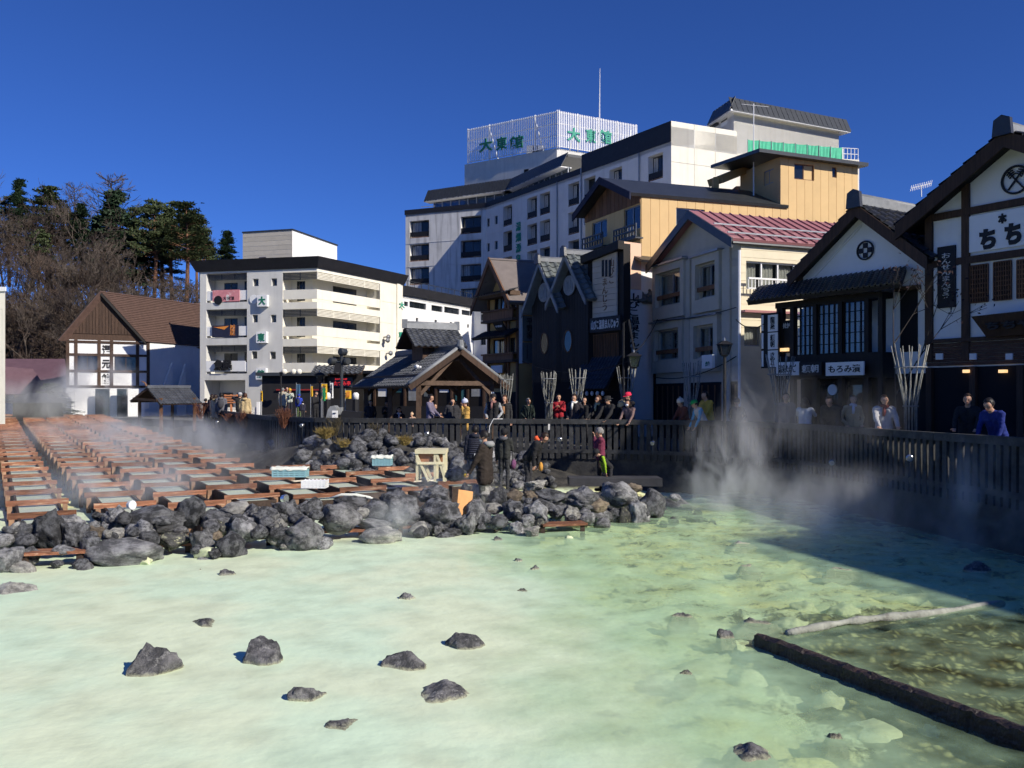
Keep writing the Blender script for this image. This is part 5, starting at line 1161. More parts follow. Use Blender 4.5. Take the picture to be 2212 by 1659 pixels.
for ch, b in (('本', (2005, 760, 2078, 845)), ('ち', (1845, 890, 1985, 1065)), ('ち', (2062, 840, 2205, 1025)), ('や', (2270, 800, 2400, 980))): lettering(sb, w, ch, wq(*b), M['ink'], .08, .06)
u, z = w.uz(*kx7(2147, 468, 0, 0)[:2]); crest(root, w, u, z, .36, 'arrows', .02)
q = wq(1445, 1025, 1680, 1580); fr = wbox(root, w, q, .004, .05, 'white_plaster', 'sign_frame'); q = wq(1487, 1040, 1640, 1568); bd = wbox(root, w, q, .06, .11, 'black', 'sign_board')
lettering(bd, w, 'おんせんまんぢう', (q[0] + .12, q[1] - .12, q[2] + .25, q[3] - .18), M['pale_ink'], .12, .005, vertical=True, ext=.006)
for b in ((1760, 1200, 1910, 1520), (1960, 1170, 2110, 1500), (2160, 1150, 2320, 1480)):
    q = wq(*b); wbox(root, w, q, -.02, .004, 'dark', 'window_recess'); lattice(root, w, q, .03, 7, 8, 'timber_brown', .028, 'lattice_window')
zb = w.uz(*kx8(1500, 490, 0, 0)[:2])[1]
wbox(root, w, (-.02, w.L, zb - .1, zb), .003, .14, TDm, 'beam')
for i in range(6): z = zb - .12 - i * .1; wbox(root, w, (0, w.L, z - .09, z), .005, .05 + .01 * (i % 2), 'brown_brick', 'cladding_board')
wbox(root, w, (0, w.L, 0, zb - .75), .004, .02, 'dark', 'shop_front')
for i in range(5): u = lerp(.1, w.L - .1, i / 4); wbox(root, w, (u - .08, u + .08, 0, zb - .75), .03, .15, TDm, 'post')
for x in (1500, 1790, 2100): q = w.rect(*kx8(x - 30, 612, x + 30, 665)); lb = wbox(root, w, q, .06, .1, 'paper', 'paper_notice')
for x in (1748, 2055): q = w.rect(*kx8(x - 27, 752, x + 27, 778)); wbox(root, w, q, .05, .2, 'lamp_warm', 'lit_lamp')
wo = w.off(.45); q = wo.rect(*kx8(1790, 260, 2400, 455)); sg = thing('hanging_sign_board', 'big slanting brown shop board with dark characters at the right edge', 'sign', wo.P(q[0], q[2]))
MB().extr([wo.P(q[0], q[3] - .05, .1), wo.P(q[1], q[3], .1), wo.P(q[1], q[2], -.15), wo.P(q[0] + .25, q[2] - .02, -.15)], V((wo.n.x, wo.n.y, .2)) * .07).build('board', M['timber_dark'], sg)
lettering(sg, wo, 'ちちや', (q[0] + .35, q[1] - .2, q[2] + .15, q[3] - .2), M['ink'], .14, .05)
# ---- white gable shop with long tiled canopy
w = Wall(st(1735), st(2004)); root = thing('gabled_shop', 'dark wooden shop under a white gable with checkered round crest', 'shop', w.P(0, 0))
H = gable_house(root, w, 8, 0, 5.4, 7.0, M['white_plaster'], M['white_plaster'], M['timber_black'], over=.25, fover=.4, um=w.uz(1868, 500)[0], thick=.16, barge=M['timber_dark'], bargew=.34)
tile_slope(root, H['eR0'], H['eR1'], H['R0'], 24, 9, M['tile_dark']); tile_slope(root, H['eL1'], H['eL0'], H['R1'], 24, 9, M['tile_dark'], joined=True); ridge_cap(root, H['R0'], H['R1'], 'tile_pale', .26, .24)
u, z = w.uz(*kx7(853, 1075, 0, 0)[:2]); crest(root, w, u, z, .28, 'check', .02)
for k in (.14, .24):
    a, b = w.P(.25, 5.33 - k * .6, .02), w.P(w.uz(1868, 500)[0] - .1, 6.85 - k, .02); MB().bar(a, b, .03, .05).build('moulding', M['white_plaster'], root)
q = w.rect(*kx7(1150, 1420, 1300, 1560)); wbox(root, w, (q[0], q[1], 2.9, q[3]), -.02, .02, 'dark', 'dark_window'); wbox(root, w, (q[0] - .1, q[1] + .1, q[3], q[3] + .12), .004, .16, TDm, 'lintel')
wc = Wall(st(1619, 1.35), st(1945, 1.35)); wi = Wall(st(1640, .1), st(1960, .1))
e0, e1 = wc.P(-.1, 4.62), wc.P(wc.L, 4.62); r0 = wi.P(-.1, 5.22)
rr0 = e0 + (wi.P(wi.L * .5, 5.22) - wc.P(wc.L * .5, 4.62)); slab(root, e0, e1, e1 + (rr0 - e0), rr0, .12, M['timber_black'], 'canopy'); tile_slope(root, e0 + V((0, 0, .02)), e1 + V((0, 0, .02)), rr0 + V((0, 0, .02)), 30, 8, M['tile_dark'])
wl = Wall(st(1683, .75), st(1905, .75)); zf = wl.uz(1800, 765)[1]; zg = 4.5
wbox(root, wl, (-.1, wl.L, zf - .7, zf), -.6, .05, 'timber_black', 'bressummer'); wbox(root, wl, (-.1, wl.L, zg - .12, zg + .05), -.5, .06, 'timber_black', 'lintel_beam')
cols = [1683, 1716, 1757, 1763, 1811, 1817, 1871, 1876, 1903]
pos = [(1717, 1757), (1765, 1812), (1820, 1870)]
for px in (1683, 1688, 1712, 1761, 1816, 1873, 1903): u = wl.uz(px, 700)[0]; wbox(root, wl, (u - .07, u + .07, 0, zg), -.12, .04, 'timber_black', 'post')
wbox(root, wl.off(-1.6), (-.5, wl.L + .3, 0, zg), -.1, 0, 'timber_black', 'inner_wall')
for k, (a, b) in enumerate(pos):
    u0, u1 = wl.uz(a, 700)[0], wl.uz(b, 700)[0]; o = frame_mb(wl, u0, u1, zf, zg - .12, .035, -.08, -.03, 3, 4).build('lattice_window', M['timber_black'], root)
    for j in range(4):
        ua, ub_ = lerp(u0, u1, j / 4), lerp(u0, u1, (j + 1) / 4); wbox(o, wl, (ua + .02, ub_ - .02, zf + .03, zg - .15), -.062, -.055, 'glass_clear', 'pane')
    drape(o, wl, u0 + .05, u1 - .05, zf + 1.0, zg - .15, -.35, M['curtain_white']); drape(o, wl, u0 + .25, u1 - .35, zf + .1, zf + .8, -.4, M['curtain_beige'])
u0, u1 = wl.uz(1690, 640)[0], wl.uz(1710, 640)[0]; wbox(root, wl, (u0, u1, zf + .1, zg - .5), -.06, -.02, 'timber_black', 'panel')
lettering(root, wl, 'ゆたかや', (u0 + .02, u1 - .02, zg - .75, zg - .58), M['pale_ink'], .0, .02, ext=.01); q = wl.rect(1685, 752, 1704, 759); wbox(root, wl, q, -.02, .06, 'lamp_warm', 'lit_lamp')
wsn = Wall(st(1676, .95), st(1872, .95))
for a, b, s, mm, tm, lab in ((1679, 1728, '温泉たまご', 'paper', 'ink', 'white board with egg shop characters under the lattice windows'), (1729, 1777, '頼朝', 'black', 'pale_ink', 'black board with two pale characters under the lattice windows'), (1786, 1868, 'もろみ漬', 'paper', 'ink', 'long white board with pickle characters under the lattice windows')):
    q = wsn.rect(a, 782, b, 811); sbd = MB(); wsn.box(sbd, *q, 0, .05); sbd = sbd.build('shop_board', M[mm]); tag(sbd, lab, 'sign'); d = .08; lettering(sbd, wsn, s, (q[0] + .1, q[1] - .1, q[2] + d, q[3] - d), M[tm], .055, .015, ext=.008)
wv = Wall(st(1642, .9), st(1684, .9)); q = wv.rect(1644, 676, 1682, 795); vb = thing('sign_tower_board', 'upright board of stacked white name plates beside the canopy', 'sign', wv.P(q[0], q[2])); wbox(vb, wv, q, -.06, 0, 'timber_black', 'backing')
for i, s in enumerate(('龍燕', '頼朝', 'きのこ')):
    a, b = 680 + i * 38.5, 716 + i * 38.5; p = wv.rect(1660, a, 1681, b); pl = wbox(vb, wv, p, .005, .03, 'paper', 'name_plate'); lettering(pl, wv, s, (lerp(p[0], p[1], .25), lerp(p[0], p[1], .72), p[2] + .06, p[3] - .06), M['ink'], .035, .02, vertical=True, ext=.005)
    p = wv.rect(1646, a + 1, 1650, b - 1); wbox(vb, wv, p, .005, .025, 'paper', 'side_strip')
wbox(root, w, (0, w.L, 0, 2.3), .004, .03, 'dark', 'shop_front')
wg = Wall(st(1762, .5), st(1875, .5)); q = wg.rect(1770, 832, 1866, 872)
for i in range(3): ua, ub_ = lerp(q[0], q[1], i / 3), lerp(q[0], q[1], (i + 1) / 3); wbox(root, wg, (ua + .03, ub_ - .03, .2, q[3]), 0, .04, 'glass_blue', 'shop_pane'); wbox(root, wg, (ua - .03, ua + .03, 0, q[3] + .1), -.02, .06, 'timber_black', 'door_post')
u, z = wg.uz(1802, 842); MB().tube([wg.P(u, z, .05), wg.P(u, z, .09)], .16, 16).build('round_notice', M['paper'], root)
# bare twiggy maple with a few dead leaves in front of the white wall
mat('dead_leaf', (.025, .012, .013), .8, .3, 4); mat('bark_dark', (.05, .042, .036), .9, .3, 6, .3)
tr = thing('maple_tree', 'small maple with dark withered leaves between the two gabled shops', 'tree', (XP(1935, 21.5), 21.5, 0)); tb = MB(); rn = random.Random(4); lf = MB(); B0 = V(tr.location)
def grow(p, d, r, l, k):
    q = p + d * l; tb.tube([p, q], [r, r * .7], 5, False)
    if k == 0:
        for _ in range(3): c = q + V((rn.gauss(0, .13), rn.gauss(0, .13), rn.gauss(0, .12))); a = V((rn.gauss(0, 1), rn.gauss(0, 1), rn.gauss(0, 1))).normalized() * .05; b = a.orthogonal().normalized() * .04; lf.poly([c - a, c + b, c + a, c - b])
        return
    for _ in range(3 if k < 3 else 2): grow(q, (d + V((rn.gauss(0, .42), rn.gauss(0, .3), rn.gauss(.1, .3)))).normalized(), r * .66, l * .74, k - 1)
grow(B0.copy(), V((0, 0, 1)), .035, 1.7, 4); tb.build('trunk', M['bark_dark'], tr, fix=False); tag(lf.build('crown', M['dead_leaf'], tr, fix=False), kind='stuff')
# ---- beige house with the red metal roof
wP = Wall(pt(1418, 36.6), pt(1600, 30.5)); root = thing('red_roof_house', 'beige two-storey house with a red standing-seam roof', 'house', wP.P(wP.L, 0)); dvP = V((.932, .361)).normalized()
hs = [wP.rect(*kx6(*b)) for b in ((712, 185, 915, 460), (1060, 115, 1215, 395), (705, 685, 900, 930), (1045, 650, 1200, 910))]
wside = Wall(wP.B, V((wP.B.x, wP.B.y)) + dvP * 7); sh = [wside.rect(1611, 568, 1752, 628), wside.rect(1607, 705, 1642, 748)]
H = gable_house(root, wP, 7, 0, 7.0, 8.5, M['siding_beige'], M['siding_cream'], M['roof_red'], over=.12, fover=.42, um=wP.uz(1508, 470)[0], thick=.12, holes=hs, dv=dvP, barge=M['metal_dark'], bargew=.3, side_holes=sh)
cz = [i * .27 for i in range(1, 26)]
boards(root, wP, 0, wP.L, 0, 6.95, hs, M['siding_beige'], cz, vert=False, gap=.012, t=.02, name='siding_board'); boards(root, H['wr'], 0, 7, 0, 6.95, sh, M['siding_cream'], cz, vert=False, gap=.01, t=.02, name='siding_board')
for i, h in enumerate(hs):
    o = window(root, wP, h, .12, M['metal_grey'], M['glass_clear'], 1, curtain=(M['curtain_beige'], ((.02, .4), (.55, .98)))); z = lerp(h[2], h[3], .27)
    wbox(o, wP, (h[0] - .1, h[1] + .08, z - .08, z + .08), .04, .12, 'timber_brown', 'window_bar')
for a, b in ((0, 1), (2, 3)):                       # projecting bay frames
    for j in (a, b):
        h = hs[j]
        for q in ((h[0] - .32, h[0] - .06, h[2] - .55, h[3] + .35), (h[1] + .06, h[1] + .34, h[2] - .55, h[3] + .35), (h[0] - .06, h[1] + .06, h[2] - .55, h[2] - .06), (h[0] - .06, h[1] + .06, h[3] + .06, h[3] + .35)): wbox(root, wP, q, .022, .2, 'siding_beige', 'bay_panel')
        wbox(root, wP, (h[0] - .4, h[1] + .42, h[3] + .35, h[3] + .43), .01, .3, 'metal_grey', 'bay_cap')
for q, nm in ((wP.rect(*kx6(935, 100, 985, 530)), 0), (wP.rect(*kx6(1262, 0, 1330, 500)), 0)): wbox(root, wP, (q[0], q[1], .0, 6.9), .022, .1, 'siding_beige', 'pilaster')
wr = H['wr']
o = window(root, wr, sh[0], .12, M['white_paint'], M['glass_clear'], 3, curtain=(M['curtain_beige'], ((.01, .22), (.27, .47), (.52, .74), (.78, .99)))); window(root, wr, sh[1], .12, M['metal_grey'], M['glass_clear'], 0, curtain=(M['curtain_beige'], ((.05, .95),)))
u0, u1 = sh[0][0] - .1, sh[0][1] + .1; zr = wr.uz(1680, 607)[1]; z0r = wr.uz(1680, 628)[1]
mb = MB(); wr.box(mb, u0, u1, zr - .03, zr + .03, .25, .31); wr.box(mb, u0, u1, z0r - .02, z0r + .02, .25, .31); mb.build('balcony_rail', M['white_paint'], root)
for i in range(22): u = lerp(u0, u1, i / 21); wbox(root, wr, (u - .012, u + .012, z0r, zr), .265, .295, 'white_paint', 'baluster')
wbox(root, wr, (0, 7, wr.uz(1640, 672)[1] - .08, wr.uz(1640, 672)[1]), .02, .25, 'roof_red', 'ledge')
MB().tube([wP.P(wP.L + .08, 6.7, .1), wP.P(wP.L + .08, 0, .1)], .05, 7).build('downpipe', M['metal_white'], root); MB().tube([H['eR0'] + V((0, 0, -.12)), H['eR1'] + V((0, 0, -.12))], .06, 7).build('gutter', M['metal_dark'], root)
n = 17; nn = (H['eR1'] - H['eR0']).cross(H['R0'] - H['eR0']).normalized(); nn = nn if nn.z > 0 else -nn
for i in range(n):
    a0, a1 = H['eR0'].lerp(H['eR1'], i / n), H['eR0'].lerp(H['eR1'], (i + 1) / n); b0, b1 = H['R0'].lerp(H['R1'], i / n), H['R0'].lerp(H['R1'], (i + 1) / n)
    e = (a1 - a0).normalized() * .012
    MB().extr([a0 + e + nn * .004, a1 - e + nn * .004, b1 - e + nn * .004, b0 + e + nn * .004], nn * .03).build('roof_panel', M['roof_red'], root); MB().bar(a1 + nn * .05, b1 + nn * .05, .03, .07).build('seam', M['roof_red'], root)
for t in (.12, .42):
    a, b = H['eR0'].lerp(H['R0'], t) + nn * .12, H['eR1'].lerp(H['R1'], t) + nn * .12; MB().bar(a, b, .04, .05).build('snow_guard', M['metal_grey'], root)
    for i in range(10): c = a.lerp(b, (i + .5) / 10); MB().bar(c - nn * .13, c + nn * .03, .03, .03, up=(1, 0, 0)).build('snow_guard_bracket', M['metal_grey'], root)
wbb = wP.off(.6); q = wbb.rect(*kx6(1080, 893, 1172, 1008)); sg = MB(); wbb.box(sg, *q, -.05, .05); sg = sg.build('lit_sign_box', M['paper']); tag(sg, 'small pale box sign with one green character outside the beige house', 'sign'); lettering(sg, wbb, '綾', (lerp(q[0], q[1], .35), lerp(q[0], q[1], .8), lerp(q[2], q[3], .15), lerp(q[2], q[3], .5)), M['green_dark'], .055, .03, ext=.005)
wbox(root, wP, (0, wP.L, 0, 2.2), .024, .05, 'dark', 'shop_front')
for i in range(14): u = wP.L * (i + .5) / 14; wbox(root, wP, (u - .03, u + .03, .2, 2.1), .055, .09, 'timber_brown', 'grille_bar')
# ---- yellow building with tower
wY = Wall(pt(1265, 42.5), pt(1385, 38)); dvY = V((.946, .323)).normalized(); root = thing('yellow_building', 'ochre yellow building with a taller tower block and blue fascia', 'building', wY.P(wY.L, 0))
hs = [wY.rect(1280, 477, 1312, 516), wY.rect(1349, 447, 1384, 498)]; wy2 = Wall(wY.B, V((wY.B.x, wY.B.y)) + dvY * 7.03); sh = [wy2.rect(1460, 451, 1522, 488)]
H = gable_house(root, wY, 7.03, 0, 10.3, 11.45, M['yellow_siding'], M['yellow_siding'], M['metal_dark'], over=.15, fover=.6, um=wY.L * .5, thick=.14, holes=hs, dv=dvY, barge=M['navy_banner'], bargew=.3, side_holes=sh, tri_mat=M['timber_brown'])
boards(root, H['wr'], 0, 7.03, 3, 10.3, sh, M['yellow_siding'], [i * .44 for i in range(1, 17)], gap=.014, t=.025, name='siding_panel'); boards(root, wY, 0, wY.L, 3, 10.3, hs, M['yellow_siding'], [i * .46 for i in range(1, 12)], gap=.014, t=.025, name='siding_panel')
for i in range(14):
    a, b = wY.L * i / 14, wY.L * (i + 1) / 14; f = lambda u: 10.3 + 1.15 * (1 - abs(u / wY.L * 2 - 1))
    MB().extr([wY.P(a + .012, 10.0, .03), wY.P(b - .012, 10.0, .03), wY.P(b - .012, f(b) - .05, .03), wY.P(a + .012, f(a) - .05, .03)], V((wY.n.x, wY.n.y, 0)) * .03).build('gable_board', M['timber_brown'], root)
for h in hs:
    o = window(root, wY, h, .1, M['metal_grey'], M['glass_blue'], 1); mb = MB()
    for z in (.0, .25, .5): wY.box(mb, h[0] - .3, h[1] + .25, h[2] - .42 + z, h[2] - .36 + z, .35, .42)
    for i in range(9): u = lerp(h[0] - .3, h[1] + .22, i / 8); wY.box(mb, u, u + .04, h[2] - .42, h[2] + .14, .36, .41)
    wY.box(mb, h[0] - .3, h[1] + .25, h[2] - .5, h[2] - .44, .03, .42); mb.build('balcony_rail', M['metal_dark'], o)
window(root, H['wr'], sh[0], .1, M['metal_grey'], M['glass_blue'], 1)
tA = V((wY.B.x, wY.B.y)) + dvY * 7.03; tB = tA + dvY * 4.3; bk = V((-dvY.y, dvY.x)); wT = Wall(tA, tB); wTl = Wall(tA + bk * 3.2, tA)
zt1 = wT.uz(1690, 338)[1]; th = [wT.rect(1715, 355, 1758, 389), wT.rect(1797, 361, 1807, 384)]; tl = [wTl.rect(1650, 367, 1671, 398)]
wall_sheet(root, wT, 0, wT.L, 3, zt1, th, M['yellow_siding'], .12); wall_sheet(root, wTl, 0, wTl.L, 3, zt1, tl, M['yellow_siding'], .12)
boards(root, wT, 0, wT.L, 3, zt1, th, M['yellow_siding'], [i * .44 for i in range(1, 10)], gap=.014, t=.025, name='siding_panel')
for h in th: window(root, wT, h, .1, M['timber_brown'], M['glass_blue'], 1 if h[1] - h[0] > .5 else 0)
window(root, wTl, tl[0], .1, M['metal_grey'], M['glass_blue'], 1)
prism(root, [tA - wT.n * 0, tB, tB + bk * 3.2, tA + bk * 3.2], 0, zt1 - .02, M['yellow_siding'], 'tower_core').location += V((0.02, .08, 0))
a, b, c, d = wT.P(-1.4, zt1 + .12, .45), wT.P(wT.L + .25, zt1 - .02, .45), wT.P(wT.L + .25, zt1 + .25, -3.6), wT.P(-1.4, zt1 + .38, -3.6); slab(root, a, b, c, d, .16, M['metal_dark'], 'tower_roof')
p0, p1 = PX(1545, 392, 42.5), PX(1645, 352, 44); MB().bar(p0, p1, 1.0, .35).build('stair_roof', M['ochre_plaster'], root); MB().bar(PX(1545, 385, 42.5), PX(1545, 425, 42.5), .25, .5).build('stair_post', M['ochre_plaster'], root)
slab(root, PX(1560, 425, 42.6), PX(1645, 425, 42.8), PX(1645, 402, 44.2), PX(1590, 402, 44.2), .1, M['ochre_plaster'], 'stair_wall')
tag(MB().tube([PX(1628, 430, 41.5), PX(1628, 224, 41.5)], [.035, .02], 6).build('antenna_pole', M['metal_white']), 'slim white pole on the yellow building in front of the hotel', 'pole'); MB().tube([PX(1602, 225, 41.5), PX(1660, 231, 41.5)], .012, 5).build('antenna_arm', M['metal_white'], COL.objects['antenna_pole'])
an = thing('tv_antenna', 'small comb-shaped television antenna on the tiled ridge', 'antenna', PX(1990, 415, 31)); c = PX(1990, 400, 31); MB().tube([PX(1990, 425, 31), c], .02, 5).build('mast', M['metal_white'], an); MB().tube([PX(1968, 407, 31), PX(2012, 396, 31)], .015, 5).build('boom', M['metal_white'], an)
for i in range(12): q = PX(1968, 407, 31).lerp(PX(2012, 396, 31), i / 11); MB().tube([q - V((.05, .05, .12)), q + V((.05, .05, .12))], .008, 4).build('element', M['metal_white'], an)
# ---- white annex wall with the long vertical sign
wN = Wall(pt(1345, 36.4), pt(1424, 37.5)); zN = wN.uz(1365, 524)[1]; root = thing('white_annex', 'white annex wall between the signboard shop and the beige house', 'building', wN.P(0, 0))
prism(root, [wN.A, wN.B, wN.P(wN.L, 0, -1.6).xy, wN.P(0, 0, -1.6).xy], 0, zN - .6, M['white_plaster']); q = wN.rect(1345, 524, 1384, 625); wbox(root, wN, (0, q[1], q[2], zN), -.3, .03, 'salmon', 'salmon_panel')
q = wN.rect(1346, 626, 1384, 790); vs_ = MB(); wN.box(vs_, *q, .035, .09); vs_ = vs_.build('vertical_sign', M['paper']); tag(vs_, 'tall pale vertical sign with black brush characters on the white annex', 'sign'); lettering(vs_, wN, '山びこ温泉まんじう', (lerp(q[0], q[1], .16), lerp(q[0], q[1], .86), q[2] + .15, q[3] - .15), M['ink'], .1, .02, vertical=True, ext=.006)
slab(root, wN.P(.6, zN - .75, .5), wN.P(wN.L + .6, zN - .75, .5), wN.P(wN.L + .6, zN - .45, -.2), wN.P(.6, zN - .45, -.2), .1, M['tile_dark'], 'eave')
# ---- shop with the cream signboard
w = Wall(st(1270), st(1347)); root = thing('signboard_shop', 'narrow dark shop with a big cream signboard front', 'shop', w.P(0, 0)); zl, zr_ = w.uz(1272, 557)[1], w.uz(1345, 526)[1]
MB().extr([w.P(0, 0), w.P(w.L, 0), w.P(w.L, zr_), w.P(0, zl)], V((w.n.x, w.n.y, 0)) * -.35).build('wall', M['timber_black'], root)
MB().extr([w.P(-.1, zl - .25, .02), w.P(w.L + .06, zr_ - .25, .02), w.P(w.L + .06, zr_ + .08, .02), w.P(-.1, zl + .08, .02)], V((w.n.x, w.n.y, 0)) * .3).build('fascia', M['timber_black'], root)
q = w.rect(1284, 548, 1336, 688); sbr = thing('cream_signboard', 'big cream plank signboard with pale brush lettering and three dark bars', 'sign', w.P(q[0], q[2]))
for i in range(11): a, b = lerp(q[2], q[3], i / 11), lerp(q[2], q[3], (i + 1) / 11); wbox(sbr, w, (q[0], q[1], a + .006, b - .006), .03, .1, 'cream_sign', 'plank')
for x in (1307, 1314.5, 1322): p = w.rect(x - 2, 562, x + 2, 598); wbox(sbr, w, p, .102, .13, 'ink', 'dark_bar')
lettering(sbr, w, 'まんじう', (lerp(q[0], q[1], .42), lerp(q[0], q[1], .64), lerp(q[2], q[3], .12), lerp(q[2], q[3], .62)), M['timber_brown'], .11, .0, vertical=True, ext=.006); lettering(sbr, w, '山びこ', (lerp(q[0], q[1], .7), lerp(q[0], q[1], .92), lerp(q[2], q[3], .52), lerp(q[2], q[3], .9)), M['timber_brown'], .11, .0, vertical=True, ext=.006)
wf = w.off(.35); q = wf.rect(1276, 684, 1342, 716); sb2 = MB(); wf.box(sb2, *q, -.05, .05); sb2 = sb2.build('shop_board', M['black']); tag(sb2, 'black board with white brush characters under the cream signboard', 'sign'); lettering(sb2, wf, '山びこ温泉まんじゅう', (q[0] + .1, q[1] - .1, q[2] + .1, q[3] - .1), M['pale_ink'], .055, .03, ext=.008)
q = w.rect(1282, 722, 1338, 800); lattice(root, w, q, .05, 16, 1, 'timber_brown', .035, 'grille')
a0, a1 = w.P(-.1, w.uz(1300, 840)[1], .9), w.P(w.L, w.uz(1300, 840)[1], .9); rz_ = w.P(-.1, w.uz(1300, 772)[1], .06); slab(root, a0, a1, a1 + (rz_ - a0), rz_, .08, M['timber_black'], 'awning'); tile_slope(root, a0, a1, rz_, 12, 7, M['tile_dark'])
for i in range(6): c = w.P(lerp(.3, w.L - .3, i / 5), w.uz(1310, 850)[1], .8); l = MB().ball(c, (.07, .07, .1), 8, 6).build('paper_lantern', M['paper'], smooth=True); tag(l, 'little white lantern in the row of six under the tiled awning', 'lantern', 'row of little lanterns')
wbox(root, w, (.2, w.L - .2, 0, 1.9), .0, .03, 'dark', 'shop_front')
# ---- two black gabled towers with round medallions
for (xl, xr, ax, ay, ey, md, ov, lab) in ((1150, 1212, 1180, 572, 655, (1177, 632, 17), (1177, 742, 15), 'lower narrow black gabled shop front with a round medallion'), (1203, 1272, 1238, 556, 638, (1232, 617, 18), (1228, 737, 18), 'taller narrow black gabled shop front beside the cream signboard shop')):
    w = Wall(st(xl, .25), st(xr, .25)); root = thing('black_gabled_shop', lab, 'shop', w.P(0, 0), 'pair of black gabled shop fronts'); za = w.uz(ax, ay)[1]; ze = w.uz((xl + xr) / 2, ey)[1]
    H = gable_house(root, w, 5.5, 0, ze, za, M['timber_black'], M['timber_black'], M['tile_green'], over=.3, fover=.35, thick=.12, barge=M['tile_pale'], bargew=.22, dv=dvP)
    boards(root, w, 0, w.L, 2.4, ze, [], M['timber_black'], [i * w.L / 12 for i in range(1, 12)], gap=.012, t=.025, name='board'); tile_slope(root, H['eR0'], H['eR1'], H['R0'], 15, 9, M['tile_green']); ridge_cap(root, H['R0'], H['R1'], 'tile_pale', .2, .16)
    u, z = w.uz(md[0], md[1]); rr_ = .42; MB().tube([w.P(u, z, .03), w.P(u, z, .08)], rr_, 24).build('medallion', M['tile_pale'], root); mo = COL.objects
    mb = MB()
    for i in range(5): mb.tube([w.P(u + (i - 2) * .12, z - .25 + .06 * (i % 2), .09), w.P(u + (i - 2) * .1, z + .25 - .08 * (i % 3), .09)], .025, 5)
    mb.build('medallion_print', M['metal_grey'], root)
    u, z = w.uz(ov[0], ov[1]); k = 26; mb = MB(); vs = []
    MB().add([w.P(u + .28 * cos(2 * pi * j / k), z + .45 * sin(2 * pi * j / k), .03) for j in range(k)], [tuple(range(k))]).build('oval_window', M['glass'], root, fix=False)
    mb.tube([w.P(u + .29 * cos(2 * pi * j / k), z + .46 * sin(2 * pi * j / k), .035) for j in range(k + 1)], .025, 5, False); mb.build('oval_window_frame', M['timber_brown'], root)
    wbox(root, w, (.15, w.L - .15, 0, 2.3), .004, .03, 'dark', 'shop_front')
# ---- wooden inn with flower-box balconies
w = Wall(st(1057), st(1119)); root = thing('wooden_inn', 'ochre and brown wooden inn with a broad gable and red-brown balconies', 'inn', w.P(0, 0)); za, ze = w.uz(1084, 566)[1], w.uz(1090, 640)[1]
def ki(*b): return w.rect(*k4(*b))
hs = [ki(905, 655, 1005, 790), ki(1045, 635, 1090, 770), ki(895, 1030, 995, 1160), ki(1040, 1015, 1085, 1150)]
wr_ = Wall(w.B, V((w.B.x, w.B.y)) + dvP * 5)
H = gable_house(root, w, 5, 0, ze, za, M['ochre_plaster'], M['ochre_plaster'], M['roof_taupe'], over=.5, fover=.7, um=w.L * .48, thick=.16, holes=hs, dv=dvP, barge=M['timber_brown'], bargew=.3)
for i, h in enumerate(hs): window(root, w, h, .1, M['timber_dark'], M['glass_clear'], 1, curtain=(M['curtain_white'], ((.05, .4), (.6, .95))))
for x in (862, 1010, 1035, 1110): u = w.uz(*k4(x, 900, 0, 0)[:2])[0]; wbox(root, w, (u - .07, u + .07, 0, ze), .003, .09, 'timber_brown', 'post')
for y0, y1 in ((790, 860), (1165, 1210)):
    q = ki(862, y0, 1105, y1); q = (-.1, w.L, q[2], q[3]); o = wbox(root, w, q, .25, .32, 'timber_brown', 'balcony_panel'); wbox(root, w, (-.15, w.L + .1, q[3], q[3] + .08), .06, .4, 'timber_brown', 'balcony_rail'); wbox(root, w, (-.15, w.L + .1, q[2] - .12, q[2]), .02, .4, 'beam_wood', 'balcony_floor')
z = w.uz(1085, 640)[1]; wbox(root, w, (-.3, w.L + .2, z - .1, z + .1), .01, .55, 'beam_wood', 'tie_beam'); tile_slope(root, w.P(-.4, z, .75), w.P(w.L + .3, z, .75), w.P(-.4, z + .22, .1), 14, 2, M['tile_dark'])
a0, a1 = w.P(-.4, w.uz(1085, 730)[1], .75), w.P(w.L + .1, w.uz(1085, 730)[1], .75); rz_ = w.P(-.4, w.uz(1085, 714)[1], .04); slab(root, a0, a1, a1 + (rz_ - a0), rz_, .08, M['timber_black'], 'awning'); tile_slope(root, a0, a1, rz_, 14, 3, M['tile_dark'])
wt = w.off(.6); q = wt.rect(*k4(935, 880, 1015, 955)); pq = MB(); pq.extr([wt.P(q[0], q[2], 0), wt.P(q[1], q[2], 0), wt.P(q[1], q[3], .25), wt.P(q[0], q[3], .25)], V((wt.n.x, wt.n.y, 0)) * .06); pq = pq.build('name_plaque', M['timber_black']); tag(pq, 'dark tilted name plaque above the inn awning', 'sign'); lettering(pq, wt, '平野家', (q[0] + .1, q[1] - .1, lerp(q[2], q[3], .35), lerp(q[2], q[3], .65)), M['pale_ink'], .2, .01, ext=.01)
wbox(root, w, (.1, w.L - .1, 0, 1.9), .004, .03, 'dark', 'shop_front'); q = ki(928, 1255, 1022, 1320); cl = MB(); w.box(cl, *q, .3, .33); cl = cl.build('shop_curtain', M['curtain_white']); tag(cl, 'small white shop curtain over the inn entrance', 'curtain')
wW = wr_; u1_ = wW.uz(1160, 700)[0]
q = wW.rect(1119.5, 632, 1127, 785); wbox(root, wW, (0.02, q[1], q[2], q[3]), .02, .1, 'white_plaster', 'corner_post')
